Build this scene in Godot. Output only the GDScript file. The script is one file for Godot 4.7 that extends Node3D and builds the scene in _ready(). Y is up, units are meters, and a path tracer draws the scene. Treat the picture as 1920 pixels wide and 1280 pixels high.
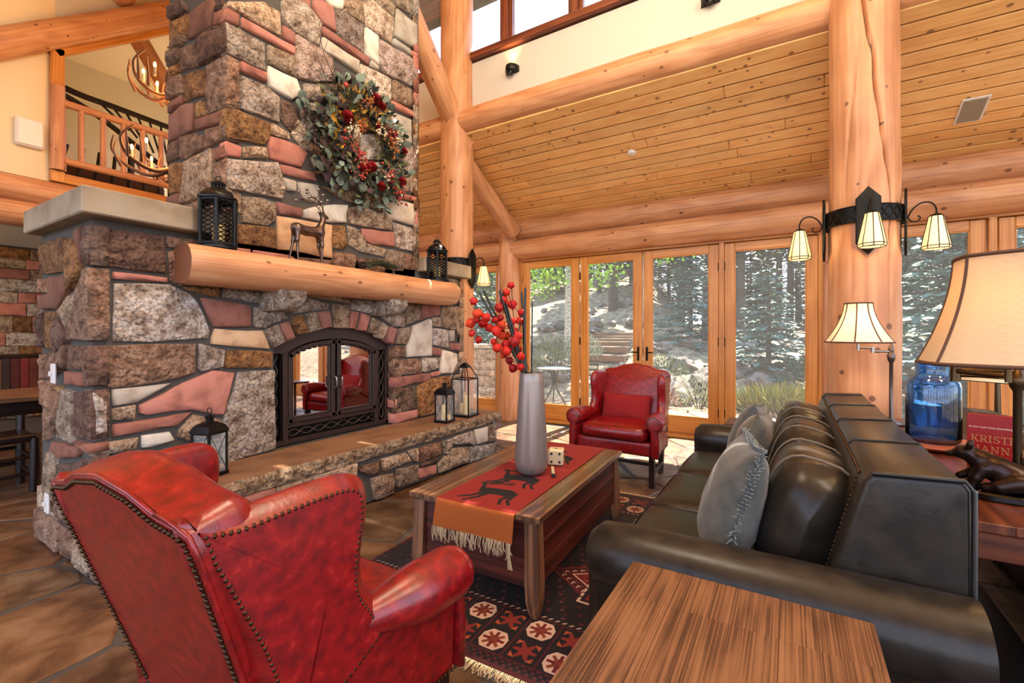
extends Node3D
# A log-built living room: stone fireplace, red leather wing chairs, leather sofa, glass doors on to a forest garden.
# World: y up, metres. -z runs along the fireplace towards the glass doors, +x runs along the doors to the right.

var M := {}
var R := RandomNumberGenerator.new()
var taken := {}
var uo := Vector2.ZERO          # texture offset of the piece being built
var tint := Color.WHITE         # vertex colour of the piece being built

const FX := -3.34               # front face of the fireplace

func _ready():
	R.seed = 7
	setup_view()
	make_materials()
	build_floor()
	build_fireplace()
	build_shell()
	build_doors()
	build_logs()
	build_loft()
	build_dining()
	build_chairs()
	build_sofas()
	build_tables()
	build_table_things()
	build_mantel_things()
	build_hearth_things()
	build_wreath()
	build_lamps()
	build_garden()

# ---------------------------------------------------------------- view and light
func setup_view():
	var cam := Camera3D.new()
	cam.name = "camera"
	cam.projection = Camera3D.PROJECTION_FRUSTUM
	cam.near = 0.1
	cam.far = 300.0
	cam.size = 2.0 * 0.1 * 640.0 / 856.0
	cam.frustum_offset = Vector2(0, -14.0 / 856.0 * 0.1)
	add_child(cam)
	cam.position = Vector3(0, 1.35, 0)
	cam.rotation.y = deg_to_rad(31.4)
	cam.current = true
	var env := Environment.new()
	env.background_mode = Environment.BG_SKY
	var sm := ProceduralSkyMaterial.new()
	sm.sky_top_color = Color(0.66, 0.77, 0.92)
	sm.sky_horizon_color = Color(0.93, 0.95, 1.0)
	sm.ground_horizon_color = Color(0.6, 0.58, 0.52)
	sm.ground_bottom_color = Color(0.35, 0.32, 0.27)
	sm.sun_angle_max = 1.0
	sm.energy_multiplier = SKY_ENERGY
	var sky := Sky.new()
	sky.sky_material = sm
	env.sky = sky
	env.ambient_light_source = Environment.AMBIENT_SOURCE_SKY
	env.tonemap_mode = Environment.TONE_MAPPER_LINEAR
	env.tonemap_exposure = EXPOSURE
	env.sdfgi_enabled = true
	env.ssao_enabled = true
	env.ssil_enabled = true
	var we := WorldEnvironment.new()
	we.name = "sky"
	we.environment = env
	add_child(we)
	var sun := DirectionalLight3D.new()
	sun.name = "sun"
	sun.light_color = Color(1.0, 0.95, 0.86)
	sun.light_energy = SUN_ENERGY
	sun.light_angular_distance = 0.6
	sun.shadow_enabled = true
	add_child(sun)
	sun.look_at_from_position(Vector3(0.05, 1.6, -1.0) * 20, Vector3.ZERO)

const SKY_ENERGY := 4.6
const SUN_ENERGY := 8.0
const EXPOSURE := 1.45

# ---------------------------------------------------------------- nodes
func numbered(n: String) -> String:
	if not taken.has(n):
		taken[n] = 0
		return n
	taken[n] += 1
	return "%s_%03d" % [n, taken[n]]

func thing(called: String, label: String, category: String, at := Vector3.ZERO, turn := 0.0, group := "") -> Node3D:
	var o := Node3D.new()
	o.name = numbered(called)
	add_child(o, true)
	o.position = at
	o.rotation.y = turn
	tag(o, label, category, group)
	return o

func tag(o: Node, label: String, category: String, group := "", kind := ""):
	o.set_meta("label", label)
	o.set_meta("category", category)
	if group: o.set_meta("group", group)
	if kind: o.set_meta("kind", kind)

func structure(called: String, label := "", category := "") -> Node3D:
	var o := Node3D.new()
	o.name = numbered(called)
	add_child(o, true)
	o.set_meta("kind", "structure")
	if label: o.set_meta("label", label)
	if category: o.set_meta("category", category)
	return o

func put(parent: Node, called: String, st, m: Material, xf := Transform3D()) -> MeshInstance3D:
	var o := MeshInstance3D.new()
	o.name = numbered(called) if parent == self else called
	if st is SurfaceTool:
		st.index()
		st.generate_normals()
		o.mesh = st.commit()
	else:
		o.mesh = st
	o.material_override = m
	parent.add_child(o, true)
	o.transform = xf
	return o

func copy_of(o: Node3D, label: String, at: Vector3, turn := 0.0, group := "", scl := 1.0) -> Node3D:
	var c = o.duplicate()
	var base = String(o.name)
	var rx = base.rsplit("_", true, 1)
	if rx.size() == 2 and rx[1].is_valid_int(): base = rx[0]
	c.name = numbered(base)
	add_child(c, true)
	c.position = at
	c.rotation = Vector3(0, turn, 0)
	c.scale = Vector3.ONE * scl
	c.set_meta("label", label)
	if group: c.set_meta("group", group)
	return c

# ---------------------------------------------------------------- mesh helpers
func S() -> SurfaceTool:
	var s := SurfaceTool.new()
	s.begin(Mesh.PRIMITIVE_TRIANGLES)
	return s

func vtx(s: SurfaceTool, p: Vector3, uv: Vector2):
	s.set_color(tint)
	s.set_uv(uv + uo)
	s.add_vertex(p)

func tri(s, a, b, c, out: Vector3, ua := Vector2.ZERO, ub := Vector2.ZERO, uc := Vector2.ZERO):
	if (c - a).cross(b - a).dot(out) >= 0.0:
		vtx(s, a, ua); vtx(s, b, ub); vtx(s, c, uc)
	else:
		vtx(s, a, ua); vtx(s, c, uc); vtx(s, b, ub)

func quad(s, a, b, c, d, out: Vector3, ua := Vector2.ZERO, ub := Vector2.ZERO, uc := Vector2.ZERO, ud := Vector2.ZERO):
	tri(s, a, b, c, out, ua, ub, uc)
	tri(s, a, c, d, out, ua, uc, ud)

# rings of points joined into a skin; faces look away from the rings' middles
func grid(s, rows: Array, closed := true, cap0 := true, cap1 := true, groups := [], usize := 1.0, vsize := 1.0):
	var n: int = rows[0].size()
	var mids := []
	for r in rows:
		var m := Vector3.ZERO
		for p in r: m += p
		mids.append(m / n)
	var total := Vector3.ZERO
	for m in mids: total += m
	total /= rows.size()
	var v := 0.0
	var cnt := n if closed else n - 1
	var vs := [0.0]
	for j in range(1, rows.size()):
		v += (rows[j][0] - rows[j - 1][0]).length()
		vs.append(v)
	var vote := 0.0
	for j in rows.size() - 1:
		for i in cnt:
			var k := (i + 1) % n
			var a: Vector3 = rows[j][i]
			var b: Vector3 = rows[j][k]
			var c: Vector3 = rows[j + 1][k]
			var nn := (c - a).cross(b - a)
			var mid: Vector3 = (mids[j] + mids[j + 1]) * 0.5
			vote += nn.dot((a + c) * 0.5 - mid) + 0.2 * nn.dot((a + c) * 0.5 - total)
	for j in rows.size() - 1:
		s.set_smooth_group(groups[j] if groups.size() > j else 1)
		for i in cnt:
			var k := (i + 1) % n
			var a: Vector3 = rows[j][i]
			var b: Vector3 = rows[j][k]
			var c: Vector3 = rows[j + 1][k]
			var d: Vector3 = rows[j + 1][i]
			var u0 := float(i) / n * usize
			var u1 := float(i + 1) / n * usize
			var ua := Vector2(u0, vs[j] * vsize)
			var ub := Vector2(u1, vs[j] * vsize)
			var uc := Vector2(u1, vs[j + 1] * vsize)
			var ud := Vector2(u0, vs[j + 1] * vsize)
			if vote >= 0:
				vtx(s, a, ua); vtx(s, b, ub); vtx(s, c, uc)
				vtx(s, a, ua); vtx(s, c, uc); vtx(s, d, ud)
			else:
				vtx(s, a, ua); vtx(s, c, uc); vtx(s, b, ub)
				vtx(s, a, ua); vtx(s, d, ud); vtx(s, c, uc)
	if closed:
		for e in [[cap0, 0, 1], [cap1, rows.size() - 1, rows.size() - 2]]:
			if not e[0]: continue
			s.set_smooth_group(-1)
			var r = rows[e[1]]
			var out: Vector3 = mids[e[1]] - mids[e[2]]
			if out.length() < 0.00001: continue
			for i in n:
				var k := (i + 1) % n
				tri(s, mids[e[1]], r[i], r[k], out, Vector2(.5, .5), Vector2(.5, .5) + Vector2.from_angle(TAU * i / n) * .5, Vector2(.5, .5) + Vector2.from_angle(TAU * k / n) * .5)

func ring(c: Vector3, x: Vector3, y: Vector3, n: int) -> PackedVector3Array:
	var r := PackedVector3Array()
	for i in n:
		var a := TAU * i / n
		r.append(c + x * cos(a) + y * sin(a))
	return r

func tube(s, pts: Array, rad, sides := 8, caps := true, loop := false):
	var rows := []
	var n := pts.size()
	var t0: Vector3 = (pts[1] - pts[0]).normalized()
	var x := t0.cross(Vector3.UP if absf(t0.y) < 0.9 else Vector3.RIGHT).normalized()
	for i in n:
		var t: Vector3
		if i == 0: t = pts[1] - pts[0]
		elif i == n - 1: t = pts[n - 1] - pts[n - 2]
		else: t = pts[i + 1] - pts[i - 1]
		t = t.normalized()
		x = (x - t * x.dot(t)).normalized()
		var y := t.cross(x)
		var r: float = rad[i] if rad is Array or rad is PackedFloat32Array else rad
		rows.append(ring(pts[i], x * r, y * r, sides))
	if loop:
		rows.append(rows[0])
		caps = false
	grid(s, rows, true, caps, caps)

# profile: array of Vector2(radius, height), turned about the y axis at c
func lathe(s, prof: Array, sides := 24, c := Vector3.ZERO, crease := 35.0, caps := true, sx := 1.0, sz := 1.0):
	var rows := []
	var groups := []
	var g := 1
	for i in prof.size():
		rows.append(ring(c + Vector3(0, prof[i].y, 0), Vector3(maxf(prof[i].x, 0.0005) * sx, 0, 0), Vector3(0, 0, maxf(prof[i].x, 0.0005) * sz), sides))
		if i > 0:
			if i > 1:
				var a0: Vector2 = prof[i - 1] - prof[i - 2]
				var a1: Vector2 = prof[i] - prof[i - 1]
				if absf(rad_to_deg(a0.angle_to(a1))) > crease: g = 3 - g
			groups.append(g)
	grid(s, rows, true, caps, caps, groups)

# box with chamfered edges; grain: the axis that the wood grain follows
func bbox(s, c: Vector3, size: Vector3, bev := 0.004, basis := Basis(), grain := 1):
	s.set_smooth_group(-1)
	var h := size * 0.5
	bev = minf(bev, minf(h.x, minf(h.y, h.z)) * 0.9)
	var off := c
	var P = func(v: Vector3) -> Vector3: return off + basis * v
	for ax in 3:
		var b1 := (ax + 1) % 3
		var b2 := (ax + 2) % 3
		for sg in [-1.0, 1.0]:
			var q := []
			for k in [[-1, -1], [1, -1], [1, 1], [-1, 1]]:
				var v := Vector3.ZERO
				v[ax] = sg * h[ax]
				v[b1] = k[0] * (h[b1] - bev)
				v[b2] = k[1] * (h[b2] - bev)
				q.append(v)
			var out := Vector3.ZERO
			out[ax] = sg
			quad(s, P.call(q[0]), P.call(q[1]), P.call(q[2]), P.call(q[3]), basis * out, buv(q[0], ax, grain), buv(q[1], ax, grain), buv(q[2], ax, grain), buv(q[3], ax, grain))
	if bev <= 0.0001: return
	for ax in 3:      # edges along ax
		var b1 := (ax + 1) % 3
		var b2 := (ax + 2) % 3
		for s1 in [-1.0, 1.0]:
			for s2 in [-1.0, 1.0]:
				var q := []
				for k in [[-1, 0], [1, 0], [1, 1], [-1, 1]]:
					var v := Vector3.ZERO
					v[ax] = k[0] * (h[ax] - bev)
					v[b1] = s1 * (h[b1] - (bev if k[1] == 0 else 0.0))
					v[b2] = s2 * (h[b2] - (0.0 if k[1] == 0 else bev))
					q.append(v)
				var out := Vector3.ZERO
				out[b1] = s1
				out[b2] = s2
				quad(s, P.call(q[0]), P.call(q[1]), P.call(q[2]), P.call(q[3]), basis * out, buv(q[0], b1, grain), buv(q[1], b1, grain), buv(q[2], b1, grain), buv(q[3], b1, grain))
	for i in 8:
		var sg := Vector3(1 if i & 1 else -1, 1 if i & 2 else -1, 1 if i & 4 else -1)
		var a := Vector3(h.x, h.y - bev, h.z - bev) * sg
		var b := Vector3(h.x - bev, h.y, h.z - bev) * sg
		var d := Vector3(h.x - bev, h.y - bev, h.z) * sg
		tri(s, P.call(a), P.call(b), P.call(d), basis * sg, buv(a, 0, grain), buv(a, 0, grain), buv(a, 0, grain))

func buv(v: Vector3, ax: int, grain: int) -> Vector2:
	if ax == grain: return Vector2(v[(ax + 1) % 3], v[(ax + 2) % 3])
	return Vector2(v[3 - ax - grain] + ax * 0.37, v[grain])

# rounded box as a smooth skin (cushions, upholstery)
func soft_box(s, c: Vector3, size: Vector3, r: float, puff := 0.0, basis := Basis(), seg := 8):
	var h := size * 0.5
	r = minf(r, minf(h.x, minf(h.y, h.z)) * 0.98)
	s.set_smooth_group(1)
	for ax in 3:
		var b1 := (ax + 1) % 3
		var b2 := (ax + 2) % 3
		for sg in [-1.0, 1.0]:
			var g := []
			for i in seg + 1:
				var row := []
				for j in seg + 1:
					var v := Vector3.ZERO
					v[ax] = sg
					v[b1] = -1.0 + 2.0 * i / seg
					v[b2] = -1.0 + 2.0 * j / seg
					# spread samples so that the rounding gets enough of them
					v[b1] = signf(v[b1]) * (1.0 - pow(1.0 - absf(v[b1]), 1.6))
					v[b2] = signf(v[b2]) * (1.0 - pow(1.0 - absf(v[b2]), 1.6))
					var p := v * h
					var core := Vector3(clampf(p.x, -h.x + r, h.x - r), clampf(p.y, -h.y + r, h.y - r), clampf(p.z, -h.z + r, h.z - r))
					var q := core + (p - core).normalized() * r if (p - core).length() > 0.00001 else p
					if puff != 0.0:
						var f := (1.0 - pow(q[b1] / h[b1], 2)) * (1.0 - pow(q[b2] / h[b2], 2))
						q[ax] += sg * puff * f * (1.0 if absf(q[ax]) > h[ax] - r else 0.0)
					row.append(q)
				g.append(row)
			var out := Vector3.ZERO
			out[ax] = sg
			for i in seg:
				for j in seg:
					var a: Vector3 = g[i][j]
					var b: Vector3 = g[i + 1][j]
					var d: Vector3 = g[i + 1][j + 1]
					var e: Vector3 = g[i][j + 1]
					var o := (a + d) * 0.5
					quad(s, c + basis * a, c + basis * b, c + basis * d, c + basis * e, basis * (out * 0.3 + o.normalized()), Vector2(a[b1], a[b2]), Vector2(b[b1], b[b2]), Vector2(d[b1], d[b2]), Vector2(e[b1], e[b2]))

# a flat outline (x,y) given thickness along z from 0 to depth, with rounded rims and a swelling front
func slab(s, outline: PackedVector2Array, depth: float, bev := 0.01, bulge := 0.0, xf := Transform3D(), rim_steps := 2, fill_steps := 3, back := true):
	var n := outline.size()
	var mid := Vector2.ZERO
	for p in outline: mid += p
	mid /= n
	var inset = func(k: float) -> PackedVector2Array:
		var r := PackedVector2Array()
		for i in n:
			var a: Vector2 = outline[(i + n - 1) % n]
			var b: Vector2 = outline[i]
			var c: Vector2 = outline[(i + 1) % n]
			var t := ((b - a).normalized() + (c - b).normalized()).normalized()
			var nn := Vector2(-t.y, t.x)
			if nn.dot(mid - b) < 0 and Geometry2D.is_point_in_polygon(b - nn * 0.002, outline): nn = -nn
			r.append(b + nn * k)
		return r
	var rows := []
	var row3 = func(o: PackedVector2Array, z: float) -> PackedVector3Array:
		var r := PackedVector3Array()
		for p in o: r.append(xf * Vector3(p.x, p.y, z))
		return r
	if back:
		rows.append(row3.call(inset.call(bev), 0.0))
	rows.append(row3.call(outline, bev if back else 0.0))
	for i in rim_steps + 1:
		var a := PI * 0.5 * i / rim_steps
		rows.append(row3.call(inset.call(bev * (1.0 - cos(a))), depth - bev + bev * sin(a)))
	var inner: PackedVector2Array = inset.call(bev)
	for i in range(1, fill_steps):
		var t := float(i) / fill_steps
		var r := PackedVector2Array()
		for p in inner: r.append(p.lerp(mid, t))
		rows.append(row3.call(r, depth + bulge * (1.0 - pow(1.0 - t, 2))))
	grid(s, rows, true, back, false)
	s.set_smooth_group(1)
	var last: PackedVector3Array = rows[rows.size() - 1]
	var top: Vector3 = xf * Vector3(mid.x, mid.y, depth + bulge)
	for i in n:
		tri(s, top, last[i], last[(i + 1) % n], xf.basis.z)

func ball(s, c: Vector3, r: Vector3, n := 8, m := 6):
	var rows := []
	for j in m + 1:
		var a := PI * j / m
		rows.append(ring(c + Vector3(0, -cos(a) * r.y, 0), Vector3(maxf(sin(a), 0.01) * r.x, 0, 0), Vector3(0, 0, maxf(sin(a), 0.01) * r.z), n))
	grid(s, rows, true, false, false)

# stuffed cushion lying in its x-y plane, thickest along z
func pillow(s, w: float, h: float, t: float, xf := Transform3D(), seg := 14, sag := 0.07, noise: FastNoiseLite = null):
	var side = func(sg: float) -> Array:
		var rows := []
		for j in seg + 1:
			var row := PackedVector3Array()
			for i in seg + 1:
				var u := sin((-1.0 + 2.0 * i / seg) * PI * 0.5)
				var v := sin((-1.0 + 2.0 * j / seg) * PI * 0.5)
				var x := u * w * 0.5 * (1.0 - sag * (1.0 - v * v) * u * u)
				var y := v * h * 0.5 * (1.0 - sag * (1.0 - u * u) * v * v)
				var z := t * 0.5 * pow((1.0 - pow(absf(u), 2.6)) * (1.0 - pow(absf(v), 2.6)), 0.5) * sg
				if noise: z += sg * noise.get_noise_2d(x * 100, y * 100 + sg * 50) * t * 0.10 * (1.0 - u * u * v * v)
				row.append(xf * Vector3(x, y, z))
			rows.append(row)
		return rows
	for sg in [-1.0, 1.0]:
		var rows: Array = side.call(sg)
		s.set_smooth_group(1)
		for j in seg:
			for i in seg:
				quad(s, rows[j][i], rows[j][i + 1], rows[j + 1][i + 1], rows[j + 1][i], xf.basis.z * sg, Vector2(i, j) * (w / seg), Vector2(i + 1, j) * (w / seg), Vector2(i + 1, j + 1) * (w / seg), Vector2(i, j + 1) * (w / seg))

func look(z: Vector3, up := Vector3.UP) -> Basis:      # basis whose z axis points along z
	z = z.normalized()
	if absf(z.dot(up)) > 0.99: up = Vector3.RIGHT
	var x := up.cross(z).normalized()
	return Basis(x, z.cross(x), z)

func along_y(d: Vector3) -> Basis:                     # basis whose y axis points along d
	d = d.normalized()
	var x := d.cross(Vector3.FORWARD if absf(d.z) < 0.9 else Vector3.RIGHT).normalized()
	return Basis(x, d, x.cross(d))

func spline(pts: Array, per := 6) -> Array:
	var out := []
	for i in pts.size() - 1:
		var p0 = pts[maxi(i - 1, 0)]
		var p1 = pts[i]
		var p2 = pts[i + 1]
		var p3 = pts[mini(i + 2, pts.size() - 1)]
		for k in per:
			out.append(p1.cubic_interpolate(p2, p0, p3, float(k) / per))
	out.append(pts[pts.size() - 1])
	return out

func noise(sd: int, f := 0.01, type := FastNoiseLite.TYPE_SIMPLEX_SMOOTH, oct := 3) -> FastNoiseLite:
	var n := FastNoiseLite.new()
	n.seed = sd
	n.frequency = f
	n.noise_type = type
	n.fractal_octaves = oct
	return n

# body from tapered bones [a, b, ra, rb], joined smoothly and skinned by surface nets
func skin(s, bones: Array, cell: float, blend := 0.02):
	var lo := Vector3.INF
	var hi := -Vector3.INF
	for b in bones:
		var r := Vector3.ONE * (maxf(b[2], b[3]) + cell * 2 + blend * 0.5)
		lo = lo.min(b[0] - r).min(b[1] - r)
		hi = hi.max(b[0] + r).max(b[1] + r)
	var n := Vector3i(((hi - lo) / cell).ceil()) + Vector3i.ONE
	var f := PackedFloat32Array()
	f.resize(n.x * n.y * n.z)
	f.fill(1e3)
	var ny := n.x
	var nz := n.x * n.y
	for b in bones:
		var a: Vector3 = b[0]
		var ab: Vector3 = b[1] - b[0]
		var l2 := maxf(ab.length_squared(), 1e-9)
		var m: float = maxf(b[2], b[3]) + blend + cell * 2
		var i0 := Vector3i(((a.min(b[1]) - Vector3.ONE * m - lo) / cell).floor()).clamp(Vector3i.ZERO, n - Vector3i.ONE)
		var i1 := Vector3i(((a.max(b[1]) + Vector3.ONE * m - lo) / cell).ceil()).clamp(Vector3i.ZERO, n - Vector3i.ONE)
		for z in range(i0.z, i1.z + 1):
			for y in range(i0.y, i1.y + 1):
				for x in range(i0.x, i1.x + 1):
					var p := lo + Vector3(x, y, z) * cell
					var t := clampf((p - a).dot(ab) / l2, 0.0, 1.0)
					var d: float = (p - a - ab * t).length() - lerpf(b[2], b[3], t)
					var at := x + y * ny + z * nz
					var o := f[at]
					var h := maxf(blend - absf(o - d), 0.0) / blend
					f[at] = minf(o, d) - h * h * blend * 0.25
	var cells := {}
	var pts := []
	var cors := [0, 1, ny, 1 + ny, nz, 1 + nz, ny + nz, 1 + ny + nz]
	for z in n.z - 1:
		for y in n.y - 1:
			for x in n.x - 1:
				var at := x + y * ny + z * nz
				var neg := 0
				for c in cors:
					if f[at + c] < 0: neg += 1
				if neg == 0 or neg == 8: continue
				var sum := Vector3.ZERO
				var cnt := 0
				for e in [[0, 1], [2, 3], [4, 5], [6, 7], [0, 2], [1, 3], [4, 6], [5, 7], [0, 4], [1, 5], [2, 6], [3, 7]]:
					var fa := f[at + cors[e[0]]]
					var fb := f[at + cors[e[1]]]
					if (fa < 0) == (fb < 0): continue
					var t := fa / (fa - fb)
					var pa := Vector3(e[0] & 1, (e[0] >> 1) & 1, (e[0] >> 2) & 1)
					var pb := Vector3(e[1] & 1, (e[1] >> 1) & 1, (e[1] >> 2) & 1)
					sum += pa.lerp(pb, t)
					cnt += 1
				cells[at] = pts.size()
				pts.append(lo + (Vector3(x, y, z) + sum / cnt) * cell)
	s.set_smooth_group(1)
	for at in cells:
		for e in [[1, ny, nz, Vector3.RIGHT], [ny, nz, 1, Vector3.UP], [nz, 1, ny, Vector3.BACK]]:
			var f0: float = f[at]
			var f1: float = f[at + e[0]]
			if (f0 < 0) == (f1 < 0): continue
			var a1: int = at - e[1]
			var a2: int = at - e[1] - e[2]
			var a3: int = at - e[2]
			if not (cells.has(a1) and cells.has(a2) and cells.has(a3)): continue
			quad(s, pts[cells[at]], pts[cells[a1]], pts[cells[a2]], pts[cells[a3]], e[3] * (1.0 if f0 < 0 else -1.0))

# ---------------------------------------------------------------- materials
func mat(key: String, col: Color, rough := 0.7, metal := 0.0) -> StandardMaterial3D:
	var m := StandardMaterial3D.new()
	m.resource_name = key
	m.albedo_color = col
	m.roughness = rough
	m.metallic = metal
	m.vertex_color_use_as_albedo = true
	M[key] = m
	return m

func ntex(sd: int, f: float, cols: Array, offs := [], w := 512, type := FastNoiseLite.TYPE_SIMPLEX_SMOOTH, oct := 4, wid_h := 0) -> NoiseTexture2D:
	var t := NoiseTexture2D.new()
	t.width = w
	t.height = wid_h if wid_h else w
	t.seamless = true
	t.noise = noise(sd, f, type, oct)
	if cols.size():
		var g := Gradient.new()
		var o := PackedFloat32Array()
		for i in cols.size(): o.append(offs[i] if offs.size() else float(i) / (cols.size() - 1))
		g.offsets = o
		g.colors = PackedColorArray(cols)
		t.color_ramp = g
	return t

func triplanar(m: StandardMaterial3D, scl: Vector3, world := true):
	m.uv1_triplanar = true
	m.uv1_world_triplanar = world
	m.uv1_scale = scl
	m.uv1_triplanar_sharpness = 4.0

func relief(m: StandardMaterial3D, t: Texture2D, cm: float):
	m.heightmap_enabled = true
	m.heightmap_texture = t
	m.heightmap_scale = cm

func grey(sd: int, f: float, w: int, h: int, W: int, H: int, oct := 3) -> PackedByteArray:
	var im: Image = noise(sd, f, FastNoiseLite.TYPE_SIMPLEX_SMOOTH, oct).get_seamless_image(w, h, false, false, 0.12, true)
	im.convert(Image.FORMAT_L8)
	# widened by hand so that the tile stays seamless
	im.resize(W, H, Image.INTERPOLATE_CUBIC)
	return im.get_data()

# wood with grain along v: streaks, growth bands, knots
func wood(sd: int, W: int, H: int, light: Color, mid: Color, dark: Color, bands: float, streak: float, knots: int, knot_r := 0.012, aspect := 2.5, amp := 0.55, fine := 0.06) -> ImageTexture:
	var a := grey(sd, fine, W, maxi(H / 90, 8), W, H, 4)
	var b := grey(sd + 1, 0.03, maxi(W / 4, 32), maxi(H / 24, 16), W, H, 2)
	var c := grey(sd + 2, 0.02, W / 4, H / 4, W, H, 3)
	var rg := RandomNumberGenerator.new()
	rg.seed = sd
	var ks := []
	for i in knots: ks.append(Vector3(rg.randf(), rg.randf(), knot_r * rg.randf_range(0.5, 1.5)))
	var data := PackedByteArray()
	data.resize(W * H * 3)
	var kd := Color(dark.r * 0.42, dark.g * 0.34, dark.b * 0.3)
	for y in H:
		var near := []
		for k in ks:
			var dv: float = absf(y / float(H) - k.y)
			dv = minf(dv, 1.0 - dv) * aspect
			if dv < k.z * 7.0: near.append([k, (y / float(H) - k.y) * aspect])
		for x in W:
			var i := y * W + x
			var u := x / float(W)
			var bend := 0.0
			var spot := 0.0
			for n in near:
				var du: float = u - n[0].x
				if du > 0.5: du -= 1.0
				if du < -0.5: du += 1.0
				var r: float = sqrt(du * du * 1.6 + n[1] * n[1]) / n[0].z
				if r < 7.0: bend += signf(du) * exp(-r * 0.55) * 0.22
				if r < 1.6: spot = maxf(spot, clampf((1.5 - r) * 2.2, 0.0, 1.0) * (0.75 + 0.25 * sin(r * 14.0)))
			var v := 0.5 + 0.5 * sin((u * bands + bend * bands * 0.35 + b[i] / 255.0 * 2.4) * TAU)
			var t := clampf(0.5 + (v - 0.5) * amp + (a[i] / 255.0 - 0.5) * streak + (c[i] / 255.0 - 0.5) * 0.5, 0.0, 1.0)
			var col := light.lerp(mid, t * 2.0) if t < 0.5 else mid.lerp(dark, t * 2.0 - 1.0)
			if spot > 0.0: col = col.lerp(kd, spot * 0.8)
			data[i * 3] = int(col.r * 255)
			data[i * 3 + 1] = int(col.g * 255)
			data[i * 3 + 2] = int(col.b * 255)
	return ImageTexture.create_from_image(Image.create_from_data(W, H, false, Image.FORMAT_RGB8, data))

func woodmat(key: String, t: Texture2D, rough: float, su := 1.0, sv := 1.0) -> StandardMaterial3D:
	var m := mat(key, Color.WHITE, rough)
	m.albedo_texture = t
	m.uv1_scale = Vector3(su, sv, 1)
	return m

const STONE := {
	"P": [Color(.66, .44, .39), "flag"], "C": [Color(.76, .73, .68), "flag"], "Q": [Color(.76, .62, .48), "flag"],
	"G": [Color(.76, .72, .68), "rough"], "T": [Color(.73, .65, .56), "rough"], "B": [Color(.585, .465, .385), "rough"],
	"O": [Color(.62, .46, .29), "rough"], "D": [Color(.44, .335, .285), "rough"], "R": [Color(.50, .33, .265), "flag"], "V": [Color(.67, .605, .58), "rough"],
}

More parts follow.
